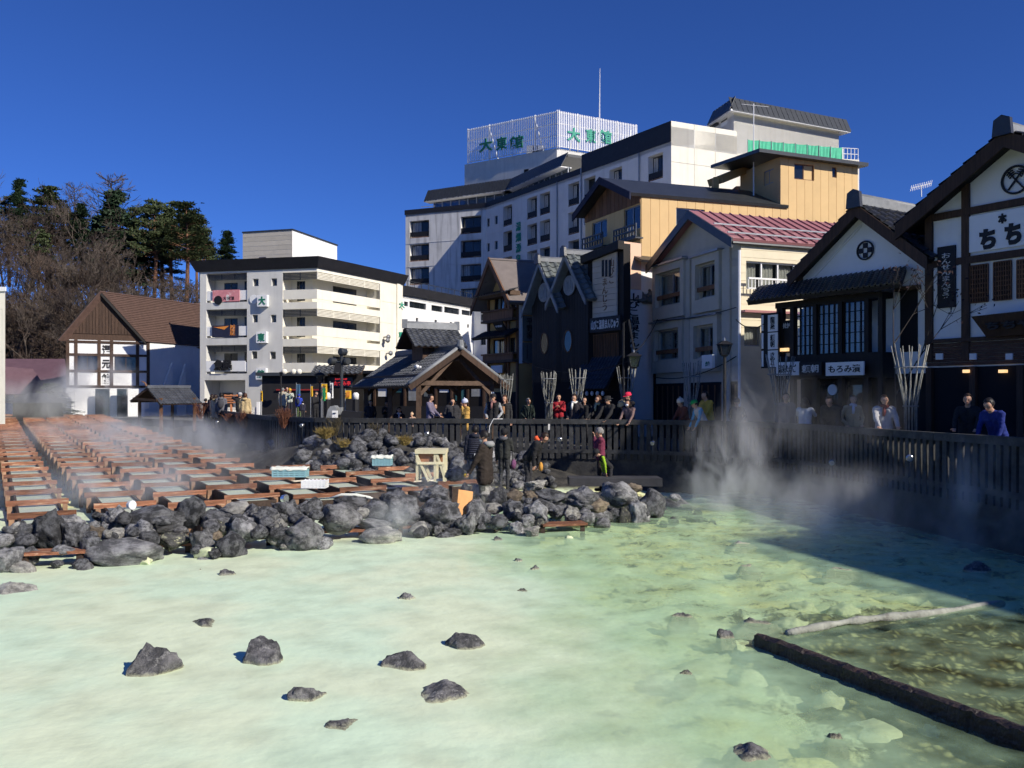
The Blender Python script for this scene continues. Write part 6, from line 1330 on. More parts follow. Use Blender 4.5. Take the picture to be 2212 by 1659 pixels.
for i, (a, b) in enumerate(((640, 820), (832, 1045), (1058, 1235))):
    q = wW.rect(*k4(1147, a, 1262, b)); pn = MB(); wW.box(pn, *q, .03, .08); pn = pn.build('side_sign_panel', M['tile_green'] if i else M['white_plaster']); tag(pn, ('top side panel of the inn with a black leaf emblem', 'middle side panel of the inn with brush characters', 'bottom side panel of the inn with a thin pictogram')[i], 'sign')
    if i == 1: lettering(pn, wW, '平野家', (lerp(q[0], q[1], .25), lerp(q[0], q[1], .75), q[2] + .1, q[3] - .1), M['ink'], .09, .01, vertical=True, ext=.006)
    elif i == 0:
        c = wW.P(lerp(q[0], q[1], .75), lerp(q[2], q[3], .55), .09); mb = MB()
        for j in range(9): a_ = j / 9 * pi * 1.2 + .8; d = V((wW.e.x * cos(a_), wW.e.y * cos(a_), sin(a_))); mb.bar(c + d * .08, c + d * .55, .07, .02, up=(wW.n.x, wW.n.y, 0))
        mb.build('leaf_emblem', M['ink'], pn)
    else: MB().bar(wW.P(lerp(q[0], q[1], .3), q[2] + .2, .09), wW.P(lerp(q[0], q[1], .3), q[3] - .1, .09), .03, .02).build('pictogram', M['ink'], pn)
# ---- buildings beyond the frame, closing the street on the right and throwing their shade over the pool
for i, (x0, y0, x1, y1, h, lab) in enumerate([(17.2, 16.2, 20.3, 7.8, 8.6, 'plain rendered street house next to the bun shop'), (19.4, 6.4, 22.5, -4, 10.5, 'taller rendered street house farther along')]):
    wx = Wall((x0, y0), (x1, y1)); o = thing('street_house', lab, 'house', wx.P(0, 0)); prism(o, [wx.A, wx.B, wx.P(wx.L, 0, -8).xy, wx.P(0, 0, -8).xy], 0, h, M['siding_beige'])
    for k in range(3):
        q = (wx.L * (k + .2) / 3, wx.L * (k + .75) / 3, 3.6, 5.0); wbox(o, wx, q, .0, .02, 'glass', 'window')
    wbox(o, wx, (-.3, wx.L + .3, h, h + .25), -8.2, .5, 'tile_dark', 'roof')
# ---- plain building behind the ochre block, unseen, added for its shade on the wing
o = thing('unseen_shade_building', 'unseen plain concrete building behind the ochre block, added for its shade', 'building', (10, 72, 0)); prism(o, [(7.6, 67), (13, 70), (10.5, 79), (6.5, 81)], 0, 17.2, M['stained_concrete'])
wb_ = Wall((6.5, 81), (7.6, 67))
for k in range(3): wbox(o, wb_, (2 + 4 * k, 4 + 4 * k, 9, 10.5), 0, .02, 'glass', 'window')
# ---- dark shop front under the connecting wing
wk = Wall(pt(778, 66), pt(1046, 63)); root = thing('dark_shop_front', 'row of dark shop fronts with posters behind the pavilion', 'shop', wk.P(0, 0)); zk = wk.uz(900, 806)[1]
wbox(root, wk, (0, wk.L, 0, zk), -1.5, 0, 'timber_black', 'wall'); wbox(root, wk, (-.2, wk.L + .2, zk, zk + .2), -1.6, .7, 'tile_dark', 'roof')
for i in range(8): u = wk.L * (i + .5) / 8; wbox(root, wk, (u - .35, u + .35, 1.4 + .3 * (i % 3), 2.4 + .3 * (i % 2)), .01, .03, ('tile_green', 'paper', 'flag_teal', 'tile_pale')[i % 4], 'poster')
for i in range(9): u = wk.L * i / 8; wbox(root, wk, (u - .08, u + .08, 0, zk), .004, .12, 'timber_dark', 'post')
wbox(root, wk, (0, wk.L, 0, 1.0), .13, .2, 'black', 'counter')
# ---- overhead cables along the shop fronts
for i, (xa, ya, Ya, xb, yb, Yb, sag) in enumerate([(1372, 760, 29.6, 1420, 690, 36, .15), (1418, 692, 35.8, 1590, 664, 30.3, .12), (1415, 815, 35, 1590, 770, 29.8, .3), (1590, 690, 30.2, 1650, 700, 27.5, .2), (1128, 780, 40, 1372, 775, 31, .5)]):
    a, b = PX(xa, ya, Ya), PX(xb, yb, Yb); tag(MB().tube([a.lerp(b, t / 12) - V((0, 0, sag * 4 * t / 12 * (1 - t / 12))) for t in range(13)], .018, 5).build('overhead_cable', M['ink']), ('short cable from the hanging lantern to the beige house', 'cable clipped across the middle of the beige house front', 'low slack cable in front of the beige house', 'cable from the beige house corner to the name plates', 'long slack cable from the inn to the hanging lantern')[i], 'cable')
# ------------------------------------------------------------------ open bath pavilion with tiled roof and cupola
pa, pb = V((-.48, .877, 0)).normalized(), V((.877, .48, 0)).normalized(); P0 = V((-2.09, 33.0, 0))
root = thing('bath_pavilion', 'open timber pavilion with grey pantile roof and little roof lantern', 'pavilion', P0)
def pv(s, t, z): q = P0 + pa * s + pb * t; return V((q.x, q.y, z))
HWd, ZE, ZR, LN = 2.02, 2.04, 3.42, 6.0
e0, e1, r0_, r1_ = pv(-.35, -HWd, ZE), pv(LN, -HWd, ZE), pv(-.35, 0, ZR), pv(LN, 0, ZR); f0, f1 = pv(-.35, HWd, ZE), pv(LN, HWd, ZE)
slab(root, e0, e1, r1_, r0_, .07, M['timber_dark'], 'roof_deck'); slab(root, f0, f1, r1_, r0_, .07, M['timber_dark'], 'roof_deck')
tile_slope(root, e1 + V((0, 0, .01)), e0 + V((0, 0, .01)), r1_ + V((0, 0, .01)), 25, 12, M['tile_grey']); tile_slope(root, f0, f1, r0_, 25, 12, M['tile_grey'], joined=True)
for a, b in ((e0, r0_), (f0, r0_)):
    d = -pa * .03; MB().bar(a + d + V((0, 0, -.06)), b + d + V((0, 0, -.06)), .08, .2).build('barge_board', M['timber_dark'], root); MB().tube([a + V((0, 0, .1)), b + V((0, 0, .1))], .075, 8).build('verge_tile', M['tile_pale'], root, smooth=True)
ridge_cap(root, r0_, r1_, 'tile_grey', .2, .14, False)
MB().tube([r0_ + V((0, 0, .1)) - pa * .05, r0_ + V((0, 0, .34)) - pa * .05], [.14, .10], 10).build('ridge_end_tile', M['tile_pale'], root); MB().ball(r0_ + V((0, 0, .06)) - pa * .12, .1, 8, 6).build('ridge_ball', M['tile_pale'], root, smooth=True)
for s in (0, 2.9, 5.7):
    for t in (-1.5, 1.5): q = pv(s, t, 0); MB().bar(q - V((0, 0, .3)), q + V((0, 0, 2.38)), .17, .17).build('post', M['beam_wood'], root)
    MB().bar(pv(s, -1.72, 2.17), pv(s, 1.72, 2.17), .14, .17).build('tie_beam', M['beam_wood'], root)
    for sg in (-1, 1):
        MB().bar(pv(s, sg * .12, 3.1), pv(s, sg * 1.45, 1.75), .1, .13).build('brace', M['beam_wood'], root)
    MB().bar(pv(s, 0, 3.0), pv(s, 0, 3.35), .16, .16).build('king_post', M['beam_wood'], root)
for t in (-1.5, 1.5): MB().bar(pv(-.2, t, 2.42), pv(LN - .1, t, 2.42), .14, .16).build('plate_beam', M['beam_wood'], root)
q = pv(-.09, 1.5, 1.55); nt_ = MB().box((q.x - .06, q.y - .03, 1.35), (q.x + .06, q.y - .01, 1.85)).build('post_notice', M['paper'], root); 
cs, ch_, cl_ = 2.3, .95, 1.12
def pc_(s, t, z): return pv(cs + s, t, z)
bx = [pc_(-.55, -.6, 0), pc_(-.55, .6, 0), pc_(.55, .6, 0), pc_(.55, -.6, 0)]; MB().hexa([V((p.x, p.y, 2.9)) for p in bx] + [V((p.x, p.y, 3.85)) for p in bx]).build('cupola_body', M['timber_dark'], root)
c0, c1, cr0, cr1 = pc_(-ch_, -cl_, 3.6), pc_(-ch_, cl_, 3.6), pc_(0, -cl_, 4.34), pc_(0, cl_, 4.34); d0, d1 = pc_(ch_, -cl_, 3.6), pc_(ch_, cl_, 3.6)
slab(root, c0, c1, cr1, cr0, .06, M['timber_dark'], 'cupola_roof'); slab(root, d0, d1, cr1, cr0, .06, M['timber_dark'], 'cupola_roof'); tile_slope(root, c0, c1, cr0, 9, 6, M['tile_grey']); tile_slope(root, d1, d0, cr1, 9, 6, M['tile_grey'], joined=True)
ridge_cap(root, cr0, cr1, 'tile_pale', .2, .2, False)
for q in (cr0, cr1): MB().box((q.x - .1, q.y - .1, q.z), (q.x + .1, q.y + .1, q.z + .34)).build('ridge_end_tile', M['tile_pale'], root)
for k in (0, 1): q = PX(903 + k * 8, 791 + k * 3, 33.4); MB().tube([q + V((.02, .25, -.02)), q, q + V((-.05, -.12, -.03))], [.02, .05, .09], 8).build('flood_lamp', M['metal_white'], root, smooth=True)
# ------------------------------------------------------------------ black kiosk with flags
wK = Wall(pt(566, 61), pt(694, 61)); root = thing('black_kiosk', 'black flat-roofed food kiosk in front of the small hotel', 'kiosk', wK.P(0, 0)); zk = wK.uz(630, 812)[1]
prism(root, [wK.A, wK.B, wK.P(wK.L, 0, -4).xy, wK.P(0, 0, -4).xy], 0, zk, M['black']); wbox(root, wK, (-.3, wK.L + .3, zk, zk + .22), -4.2, .5, 'metal_dark', 'roof'); z = wK.uz(640, 842)[1]; wbox(root, wK, (1.0, wK.L, z - .05, z + .05), .1, .16, 'dark_red', 'awning_bar')
for i, px in enumerate((614, 634, 646)):
    p = PX(px, 803, 59); MB().tube([V((p.x, p.y, zk + .2)), p - V((0, 0, .15))], .04, 6).build('lamp_arm', M['metal_dark'], root); MB().ball(p, (.2, .18, .19), 10, 8).build('globe_lamp', M['cream_plaster'], root, smooth=True)
wK2 = Wall(pt(690, 62.5), pt(770, 62.5)); root = thing('tiled_stall', 'dark stall with a low tiled eave and red neon characters', 'stall', wK2.P(0, 0)); zk = wK2.uz(730, 806)[1]
prism(root, [wK2.A, wK2.B, wK2.P(wK2.L, 0, -3).xy, wK2.P(0, 0, -3).xy], 0, zk, M['timber_black']); a0, a1, rz_ = wK2.P(-.4, zk - .05, .9), wK2.P(wK2.L + .5, zk - .05, .9), wK2.P(-.4, zk + .55, -.6); slab(root, a0, a1, a1 + (rz_ - a0), rz_, .1, M['timber_dark'], 'eave'); tile_slope(root, a0, a1, rz_, 10, 4, M['tile_grey'])
q = wK2.rect(708, 815, 762, 836); wbox(root, wK2, q, .01, .06, 'tile_dark', 'fascia_board'); lettering(root, wK2, 'たつみ亭', wK2.rect(722, 823, 758, 833), M['neon_red'], .08, .02); lettering(root, wK2, 'おみやげの店', wK2.rect(724, 817, 750, 821), M['neon_red'], .08, .02)
wbox(root, wK2, (.2, wK2.L + .3, .0, wK2.uz(730, 862)[1]), .6, .7, 'black', 'counter')
mat('flag_yellow', (.72, .42, .03), .8, .1, 3); mat('flag_green', (.03, .28, .10), .8, .1, 3); mat('flag_blue', (.05, .12, .2), .8, .1)
def flag(x0, y0, x1, y1, Y, m, lab, txt=None, tm='ink'):
    zb = ZP(y1, Y); a = XP(x0, Y); b = XP(x1, Y); zt__ = ZP(y0, Y); r = thing('banner_flag', lab, 'flag', (a, Y, 0), 'shop flags by the kiosk'); MB().tube([(a, Y, 0), (a, Y, zt__ + .1)], .025, 6).build('pole', M['metal_grey'], r); MB().tube([(a, Y, zt__), (b, Y, zt__)], .015, 5).build('arm', M['metal_grey'], r)
    vs = []; fs = []
    for i in range(7):
        x = lerp(a + .02, b, i / 6); vs += [(x, Y - .03 + .04 * sin(i * 1.3), zb), (x, Y - .03 + .01 * sin(i), zt__ - .01)]
    for i in range(6): fs.append((2 * i, 2 * i + 2, 2 * i + 3, 2 * i + 1))
    MB().add(vs, fs).build('cloth', M[m], r, fix=False)
    if txt: wf_ = Wall((a, Y - .09), (b, Y - .09)); lettering(r, wf_, txt, (.12 * (b - a), .88 * (b - a), zb + .08, zt__ - .08), M[tm], .0, .02, vertical=True, ext=.004)
flag(694, 829, 707, 862, 52, 'flag_yellow', 'wide yellow flag beside the lamp post', '名物'); flag(713, 827, 720, 860, 54, 'white_paint', 'narrow white flag in front of the stall', '温泉'); flag(745.5, 843, 759, 861, 54, 'flag_yellow', 'low yellow flag on the stall counter', '茶', 'orange_paint'); flag(697, 838, 703, 866, 50, 'flag_green', 'narrow green flag in front of the wide yellow one', None); flag(671, 834, 676, 857, 55, 'flag_yellow', 'thin yellow flag behind the man in black'); flag(640, 830, 649, 853, 56, 'flag_blue', 'dark bluish flag beside the kiosk window'); flag(563, 844, 567.5, 867, 56, 'flag_yellow', 'yellow flag at the kiosk corner by the balustrade', '店')
for i, px in enumerate((768.5, 707.5)):
    p = PX(px, 855, 53.5); b = MB().tube([(p.x, p.y, p.z - .22), (p.x, p.y, p.z + .1), (p.x, p.y, p.z + .2)], [.18, .19, .1], 12).build('sake_barrel', M['paper'], smooth=True); tag(b, ('straw-white barrel on the stall counter', 'small white barrel behind the green flag')[i], 'barrel')
    MB().tube([(p.x, p.y, 0), (p.x, p.y, p.z - .23)], .2, 8).build('barrel_stand', M['black'], b)
# dark platform steps, bench, balustrade on the plaza
def bxo(name, lab, cat, px0, px1, py0, py1, Y, d, m):
    mb = MB().box((XP(px0, Y), Y, ZP(py1, Y)), (XP(px1, Y), Y + d, ZP(py0, Y))); return tag(mb.build(name, M[m]), lab, cat)
pl = thing('stage_platform', 'low black stepped platform where visitors stand by the kiosk', 'platform', (XP(600, 45), 45, 0))
for i, (a, b, z) in enumerate(((548, 690, .25), (552, 584, .62), (590, 690, .42))): MB().box((XP(a, 46 + i * 4), 46 + i * 4, 0), (XP(b, 46 + i * 4), 52 + i * 5, z)).build('step', M['black'], pl)
be = thing('slatted_bench', 'orange wooden slatted bench behind the visitors', 'bench', (XP(498, 56), 56, 0)); mat('orange_wood', (.50, .20, .09), .6, .2, 3)
for i in range(4): z = ZP(854 + i * 5, 56); MB().box((XP(484, 56), 56, z - .05), (XP(512, 56), 56.06, z + .03)).build('slat', M['orange_wood'], be)
for px in (485, 498, 511): MB().box((XP(px, 56) - .05, 56.061, 0), (XP(px, 56) + .05, 56.2, ZP(852, 56))).build('leg', M['orange_wood'], be)
MB().box((XP(484, 56), 56.07, .5), (XP(512, 56), 56.6, .58)).build('seat', M['orange_wood'], be)
ba = thing('balustrade', 'pale stone balustrade with round balusters left of the kiosk', 'balustrade', (XP(520, 57), 57, 0))
for i in range(17): x = XP(487 + i * 4.4, 57); MB().tube([(x, 57, 0), (x, 57, .4), (x, 57, .85)], [.1, .07, .1], 7).build('baluster', M['grey_plaster'], ba, smooth=True)
MB().box((XP(485, 57), 56.9, .86), (XP(560, 57), 57.1, 1.0)).build('rail', M['grey_plaster'], ba); MB().box((XP(556, 57), 56.8, 0), (XP(561, 57), 57.2, 1.35)).build('end_post', M['white_plaster'], ba)
# stone monument, notice box, slanted map desk behind the fence
mo = MB().extr([PX(704, 903, 32), PX(708, 885, 32), PX(713, 878, 32), PX(722, 876, 32), PX(727, 882, 32), PX(727, 903, 32)], V((.05, .35, 0))).build('stone_monument', M['tile_pale']); tag(mo, 'rounded grey stone marker behind the fence', 'monument'); bxo('stone_block', 'square grey stone block behind the marker', 'block', 724, 737, 880, 903, 32.5, .4, 'tile_pale')
nb_ = bxo('notice_box', 'small white notice box on the fence line', 'notice', 717.5, 729, 887, 906, 31, .08, 'paper'); MB().box((XP(720, 30.98), 30.96, ZP(893, 31)), (XP(726, 31), 30.99, ZP(891.5, 31))).build('print', M['ink'], nb_)
md = MB().extr([PX(732, 903, 32), PX(740, 887, 32), PX(783, 890, 32), PX(778, 903, 32)], V((0, .5, 0))).build('map_desk', M['black']); tag(md, 'slanted black information desk behind the fence', 'desk')
# ------------------------------------------------------------------ loudspeaker pole, street lamps
Yp_ = 45; sp = thing('loudspeaker_pole', 'grey pole with three round loudspeakers and a box', 'pole', (XP(738, Yp_), Yp_, 0)); x = XP(738, Yp_)
MB().tube([(x, Yp_, 0), (x, Yp_, ZP(756, Yp_))], [.09, .07], 8).build('pole', M['metal_dark'], sp); MB().bar(PX(717, 781, Yp_), PX(750, 781, Yp_), .06, .06).build('cross_arm', M['metal_dark'], sp)
for (px, py, s) in ((739, 760, -.3), (716.5, 781, -.55), (748.5, 781, .55)): p = PX(px, py, Yp_); d = V((s, -.6, 0)).normalized(); MB().tube([p - d * .22, p + d * .1, p + d * .16], [.19, .2, .14], 14).build('loudspeaker', M['metal_dark'], sp, smooth=False)
p = PX(730, 794, Yp_); MB().hexa([(p.x - .2, p.y - .15, p.z - .25), (p.x + .18, p.y - .15, p.z - .25), (p.x + .18, p.y + .15, p.z - .25), (p.x - .2, p.y + .15, p.z - .25), (p.x - .13, p.y - .1, p.z + .22), (p.x + .12, p.y - .1, p.z + .22), (p.x + .12, p.y + .1, p.z + .22), (p.x - .13, p.y + .1, p.z + .22)]).build('speaker_box', M['black'], sp)
def lantern(px, yt, yb, Y, lab, pole=True, arm=None):
    s = (yb - yt) / F * Y; x = XP(px, Y); zt__ = ZP(yt, Y); r = thing('street_lantern', lab, 'street lamp', (x, Y, 0), 'old style street lanterns'); c = V((x, Y, zt__))
    def ring(z, k): return [(x + k * a, Y + k * b, zt__ + z) for a, b in ((-1, -1), (1, -1), (1, 1), (-1, 1))]
    MB().hexa(ring(-s * .95, .19 * s) + ring(-s * .35, .33 * s)).build('glass_body', M['glass_blue'], r); MB().hexa(ring(-s * .34, .45 * s) + ring(-s * .12, .12 * s)).build('cap', M['black'], r); MB().tube([c - V((0, 0, s * .14)), c + V((0, 0, s * .08))], [.06 * s, .03 * s], 6).build('finial', M['metal_grey'], r)
    mb = MB(); lo, hi = ring(-s * .96, .2 * s), ring(-s * .33, .345 * s)
    for a, b in zip(lo, hi): mb.bar(a, b, .05 * s, .05 * s)
    mb.build('glazing_frame', M['black'], r); MB().hexa(ring(-s * 1.06, .14 * s) + ring(-s * .96, .2 * s)).build('collar', M['black'], r)
    if pole: MB().tube([(x, Y, 0), (x, Y, .6), (x, Y, zt__ - s * 1.05)], [.1, .05, .045], 8).build('pole', M['black'], r)
    if arm: X2 = XP(arm, Y); MB().tube([(X2, Y, 0), (X2, Y, zt__ + s * 1.6), (lerp(X2, x, .5), Y, zt__ + s * 1.8), (x, Y, zt__ + s * .05)], .035, 6).build('arm', M['black'], r)
lantern(1565, 732, 768, 24.8, 'black four-sided street lantern on a post before the beige house'); lantern(1369, 757, 794, 29.5, 'black street lantern hanging from a bracket by the white annex', False, 1347); lantern(691, 801, 826, 46, 'small street lantern in front of the kiosk'); lantern(607, 802, 812, 50, 'thin post with a dark lamp head at the kiosk edge')
# ------------------------------------------------------------------ bamboo light bundles
mat('bamboo', (.26, .26, .23), .6, .45, 8, .3, 30, stretch=(3, 3, 1), col2=(.10, .10, .09), c2=(.52, .62), c2sc=6, rnd=.2)
BB = ['behind the long-haired woman', 'standing clear in its white planter', 'behind the man with the white collar', 'behind the person in the red cap', 'veiled by steam beside the lantern post', 'in front of the stacked name plates', 'largest, before the bun shop']
for i, (pl_, pr_, yt) in enumerate(((1077, 1109, 810), (1168, 1203, 803.5), (1227, 1269, 797), (1330, 1375, 792), (1474, 1516, 782), (1651, 1717, 768), (1926, 2008, 745.7))):
    Y = (33.5, 32.4, 31.2, 30.6, 28.9, 25.9, 19.9)[i]; X = XP((pl_ + pr_) / 2, Y); R = (pr_ - pl_) / 2 / F * Y; r = thing('bamboo_bundle', 'flared bundle of bamboo light rods ' + BB[i], 'bamboo bundle', (X, Y, 0), 'bamboo light bundles along the fence'); n = 12
    for j in range(n):
        a = 2 * pi * j / n + .2; k = random.uniform(.85, 1.02); h = ZP(yt, Y) + random.uniform(-.05, .05)
        pts = [(X + .12 * cos(a), Y + .12 * sin(a), .15), (X + .13 * cos(a + .2), Y + .13 * sin(a + .2), 1.45), (X + .24 * cos(a + .4) * k, Y + .24 * sin(a + .4) * k, 2.0), (X + R * k * cos(a + .5), Y + R * k * sin(a + .5), h)]
        MB().tube(pts, [.014, .014, .013, .012], 6).build('bamboo_rod', M['bamboo'], r, smooth=True, fix=False)
    for z, rr_ in ((.5, .14), (1.45, .155), (2.32, lerp(.24, R, .5))): MB().tube([(X + rr_ * cos(2 * pi * j / 16), Y + rr_ * sin(2 * pi * j / 16), z) for j in range(17)], .014, 5, False).build('hoop', M['tile_pale'], r)
    MB().hexa([(X - .17, Y - .17, 0), (X + .17, Y - .17, 0), (X + .17, Y + .17, 0), (X - .17, Y + .17, 0), (X - .2, Y - .2, .32), (X + .2, Y - .2, .32), (X + .2, Y + .2, .32), (X - .2, Y + .2, .32)]).build('planter', M['paper'] if i == 1 else M['tile_pale'], r)
    if i == 1: [setattr(o, 'location', o.location + V((0, 0, .45))) for o in r.children if o.name.startswith('planter')]
# ------------------------------------------------------------------ small things on the bank and troughs
mat('chrome', (.75, .75, .74), .2, .05, metal=.9); mat('pale_wood', (.66, .60, .40), .7, .15, 4, rnd=.15); mat('plywood', (.36, .17, .09), .7, .2, 4); mat('crate_blue', (.28, .50, .55), .5, .1); mat('cloth_white', (.75, .77, .68), .9, .1); mat('stick_pale', (.72, .65, .52), .8, .15)
for i, (px, py, Y, lab) in enumerate(((922.5, 937, 26.8, 'chromed spotlight on the dark rock by the fence'), (469, 912, 44, 'bright spotlight near the far end of the fence'), (652, 919, 30.2, 'bright spotlight hanging below the fence rail'), (1965, 989, 17.4, 'glinting spotlight at the dark fence foot before the bun shop'), (1797, 999, 20.3, 'dim spotlight at the fence foot under the pale coat'), (1210, 949, 26.6, 'small spotlight against the fence between the men'), (1410, 957, 26.2, 'dim spotlight by the sunlit fence gaps'))):
    p = PX(px, py, Y); r = thing('spotlight', lab, 'spotlight', p - V((0, 0, .35)), 'spotlights round the spring'); d = V((-.3, -.8, -.2)).normalized(); MB().tube([p - d * .14, p - d * .05, p + d * .05], [.03, .06, .07], 12).build('reflector', M['chrome'], r, smooth=True); MB().tube([p + d * .051, p + d * .056], .06, 12).build('lens', M['metal_grey'], r); MB().tube([p - V((0, 0, .35)), p - d * .05], .012, 6).build('stem', M['metal_dark'], r)
Y = 21.8; tb_ = thing('trestle_box', 'cream painted trestle frame with a plywood hatch among the rocks', 'trestle', PX(930, 1025, Y))
a, b, zt__, zb = XP(897, Y), XP(964, Y), ZP(971, Y), ZP(1022, Y)
MB().box((a, Y - .1, zt__ - .1), (b, Y + .7, zt__)).build('top_board', M['pale_wood'], tb_); MB().box((a + .06, Y + .02, zb + .2), (lerp(a, b, .62), Y + .06, zt__ - .101)).build('hatch', M['plywood'], tb_); MB().box((lerp(a, b, .7), Y + .1, zb + .2), (b - .08, Y + .14, zt__ - .101)).build('hatch', M['plywood'], tb_)
for x, dx in ((a + .05, 0), (lerp(a, b, .64), 0), (b - .05, 0), (a + .02, .32), (lerp(a, b, .7), .22)):
    for y in (Y - .04, Y + .64): MB().bar((x, y, zt__ - .1), (x + dx, y - .001, zb - .2), .06, .06).build('leg', M['pale_wood'], tb_)
MB().bar((a + .05, Y - .075, zb + .25), (b - .05, Y - .075, zb + .25), .05, .06).build('rail', M['pale_wood'], tb_)
def crate(px0, px1, py0, py1, Y, lab, m, cloth=True):
    a, b, z1, z0 = XP(px0, Y), XP(px1, Y), ZP(py0, Y), ZP(py1, Y); r = thing('crate', lab, 'crate', ((a + b) / 2, Y, z0)); d = .38; mb = MB()
    for k in range(4): z = lerp(z0, z1 - .05, k / 3); mb.box((a, Y, z), (b, Y + .02, z + .035)); mb.box((a, Y + d, z), (b, Y + d + .02, z + .035)); mb.box((a, Y + .021, z), (a + .02, Y + d - .001, z + .034)); mb.box((b - .02, Y + .021, z), (b, Y + d - .001, z + .034))
    for k in range(7): x = lerp(a, b - .03, k / 6); mb.box((x, Y - .004, z0), (x + .03, Y + .024, z1)); mb.box((x, Y + d - .004, z0), (x + .03, Y + d + .024, z1))
    mb.box((a + .02, Y + .03, z0), (b - .02, Y + d - .01, z0 + .02)); mb.build('lattice_body', M[m], r)
    if cloth:
        vs = []; fs = []; n = 14
        for j in range(6):
            for i in range(n + 1): t = i / n; vs.append((lerp(a - .05, b + .03, t), Y - .02 + d * j / 5, z1 + .05 + .05 * noise.noise(V((i * .6, j * .9, px0))) - (.06 if j in (0, 5) else 0)))
        for j in range(5):
            for i in range(n): k = j * (n + 1) + i; fs.append((k, k + 1, k + n + 2, k + n + 1))
        mb = MB().add(vs, fs).build('cloth', M['cloth_white'], r, smooth=True, fix=False); mb.modifiers.new('thick', 'SOLIDIFY').thickness = .02
crate(587, 660, 1014, 1031, 22.3, 'pale blue crate with a cream cloth lying on the troughs', 'crate_blue'); crate(804, 844, 989, 1006, 23.6, 'light blue crate with white cloth among the rocks beside the trestle', 'crate_blue'); crate(650, 703, 1038, 1055, 20.6, 'white plastic basket on the nearest trough', 'white_paint', False)
for i, (px, py, Y, rr_, lab) in enumerate(((616, 1077, 17.9, .09, 'round silver pan lamp standing behind the black boulder'), (285, 1091, 16.6, .09, 'round white bucket lamp on the grey boulder'))):
    p = PX(px, py, Y); r = thing('pan_lamp', lab, 'lamp', p - V((0, 0, .12))); MB().tube([p + V((-.06, .02, 0)), p + V((.02, -.02, 0)), p + V((.03, -.025, 0))], [.07, rr_, rr_ * .92], 16).build('shade', M['chrome'] if i == 0 else M['white_paint'], r, smooth=False); MB().tube([p - V((0, 0, .4)), p], .02, 6).build('stem', M['metal_dark'], r)
for i, (px, py, ln, an) in enumerate(((575, 1036, .62, .06), (672, 1014, .95, .12), (1066 - 440, 1040, .6, 0), (830, 1055, .75, .02), (540, 978, .6, .05), (745, 1012, .7, .1), (455, 992, .5, .05), (372, 962, .6, .05), (880, 1041, .8, .02), (600, 962, .7, .04), (700, 973, .55, .03))):
    Y = 2.3 * F / (py - HZ); p = PX(px, py, Y); tag(MB().bar(p, p + V((ln * cos(an + .4), ln * sin(an + .4), .02)), .07, .035).build('loose_stick', M['stick_pale']), 'pale loose stick of wood lying across the trough boards', 'stick', 'loose sticks on the troughs')
bsn = thing('cloth_bundle', 'pale rag bundle lying on rocks below the trough ends', 'rag', PX(760, 1075, 17.6)); p = PX(760, 1073, 17.6); MB().tube([p + V((-.45, 0, -.03)), p + V((-.2, 0, .04)), p + V((.1, 0, .03)), p + V((.35, .02, -.02)), p + V((.55, 0, -.1))], [.012, .03, .035, .03, .012], 8).build('folds', M['cloth_white'], bsn, smooth=True)
# ------------------------------------------------------------------ shrubs and grass by the fence
mat('red_twig', (.17, .07, .04), .8, .3, 5); mat('dry_grass', (.26, .19, .06), .9, .25, 5); mat('olive_twig', (.11, .09, .05), .9, .3, 5)
def shrub(px, py, Y, h, wd, m, lab, n=60, name='twiggy_shrub', cat='shrub', seed=0):
    r_ = random.Random(seed + int(px)); b = PX(px, py, Y); rt = thing(name, lab, cat, b); mb = MB()
    for _ in range(n):
        a = r_.uniform(0, 2 * pi); k = r_.uniform(.1, 1); q = b + V((cos(a) * wd * k, sin(a) * wd * k * .6, h * r_.uniform(.6, 1))); m1 = b.lerp(q, .5) + V((r_.gauss(0, .05), r_.gauss(0, .05), r_.gauss(0, .03))); mb.tube([b + V((cos(a), sin(a), 0)) * .05, m1, q], [.012, .009, .004], 3, False)
        for _ in range(2): t = r_.uniform(.4, .9); c = m1.lerp(q, t); mb.tube([c, c + V((r_.gauss(0, .09), r_.gauss(0, .07), r_.uniform(.05, .18)))], [.006, .003], 3, False)
    mb.build('twigs', M[m], rt, fix=False)
shrub(529, 926, 37, .75, .42, 'red_twig', 'bushy red-brown shrub against the curving fence'); shrub(612, 925, 31, .7, .4, 'red_twig', 'red-brown shrub beside the hanging spotlight'); shrub(433, 906, 46, .9, .5, 'red_twig', 'red-brown shrub at the far fence corner'); shrub(497, 915, 41, .45, .4, 'red_twig', 'small reddish shrub between far troughs and fence', 40); shrub(724, 941, 28.6, .6, .32, 'olive_twig', 'thin dry shrub in front of the fence pickets', 30); shrub(810, 945, 28.4, .45, .3, 'olive_twig', 'sparse dry shrub low against the fence', 22)
shrub(702, 948, 28.2, .3, .35, 'dry_grass', 'tuft of yellow grass on the lava rocks', 120, 'grass_tuft', 'grass'); shrub(874, 962, 26.6, .22, .25, 'dry_grass', 'small yellow grass tuft beside the chromed spotlight', 70, 'grass_tuft', 'grass'); shrub(742, 966, 27.2, .16, .3, 'dry_grass', 'flat yellowish tuft low in the rock heap', 60, 'grass_tuft', 'grass')
MB().tube([PX(1086, 905, 28.3), PX(1066, 905, 28.25), PX(1058, 920, 28.2), PX(1055, 945, 28.2)], .012, 5).build('hanging_wire', M['paper']); tag(COL.objects['hanging_wire'], 'white cord hanging over the fence rail', 'cord')
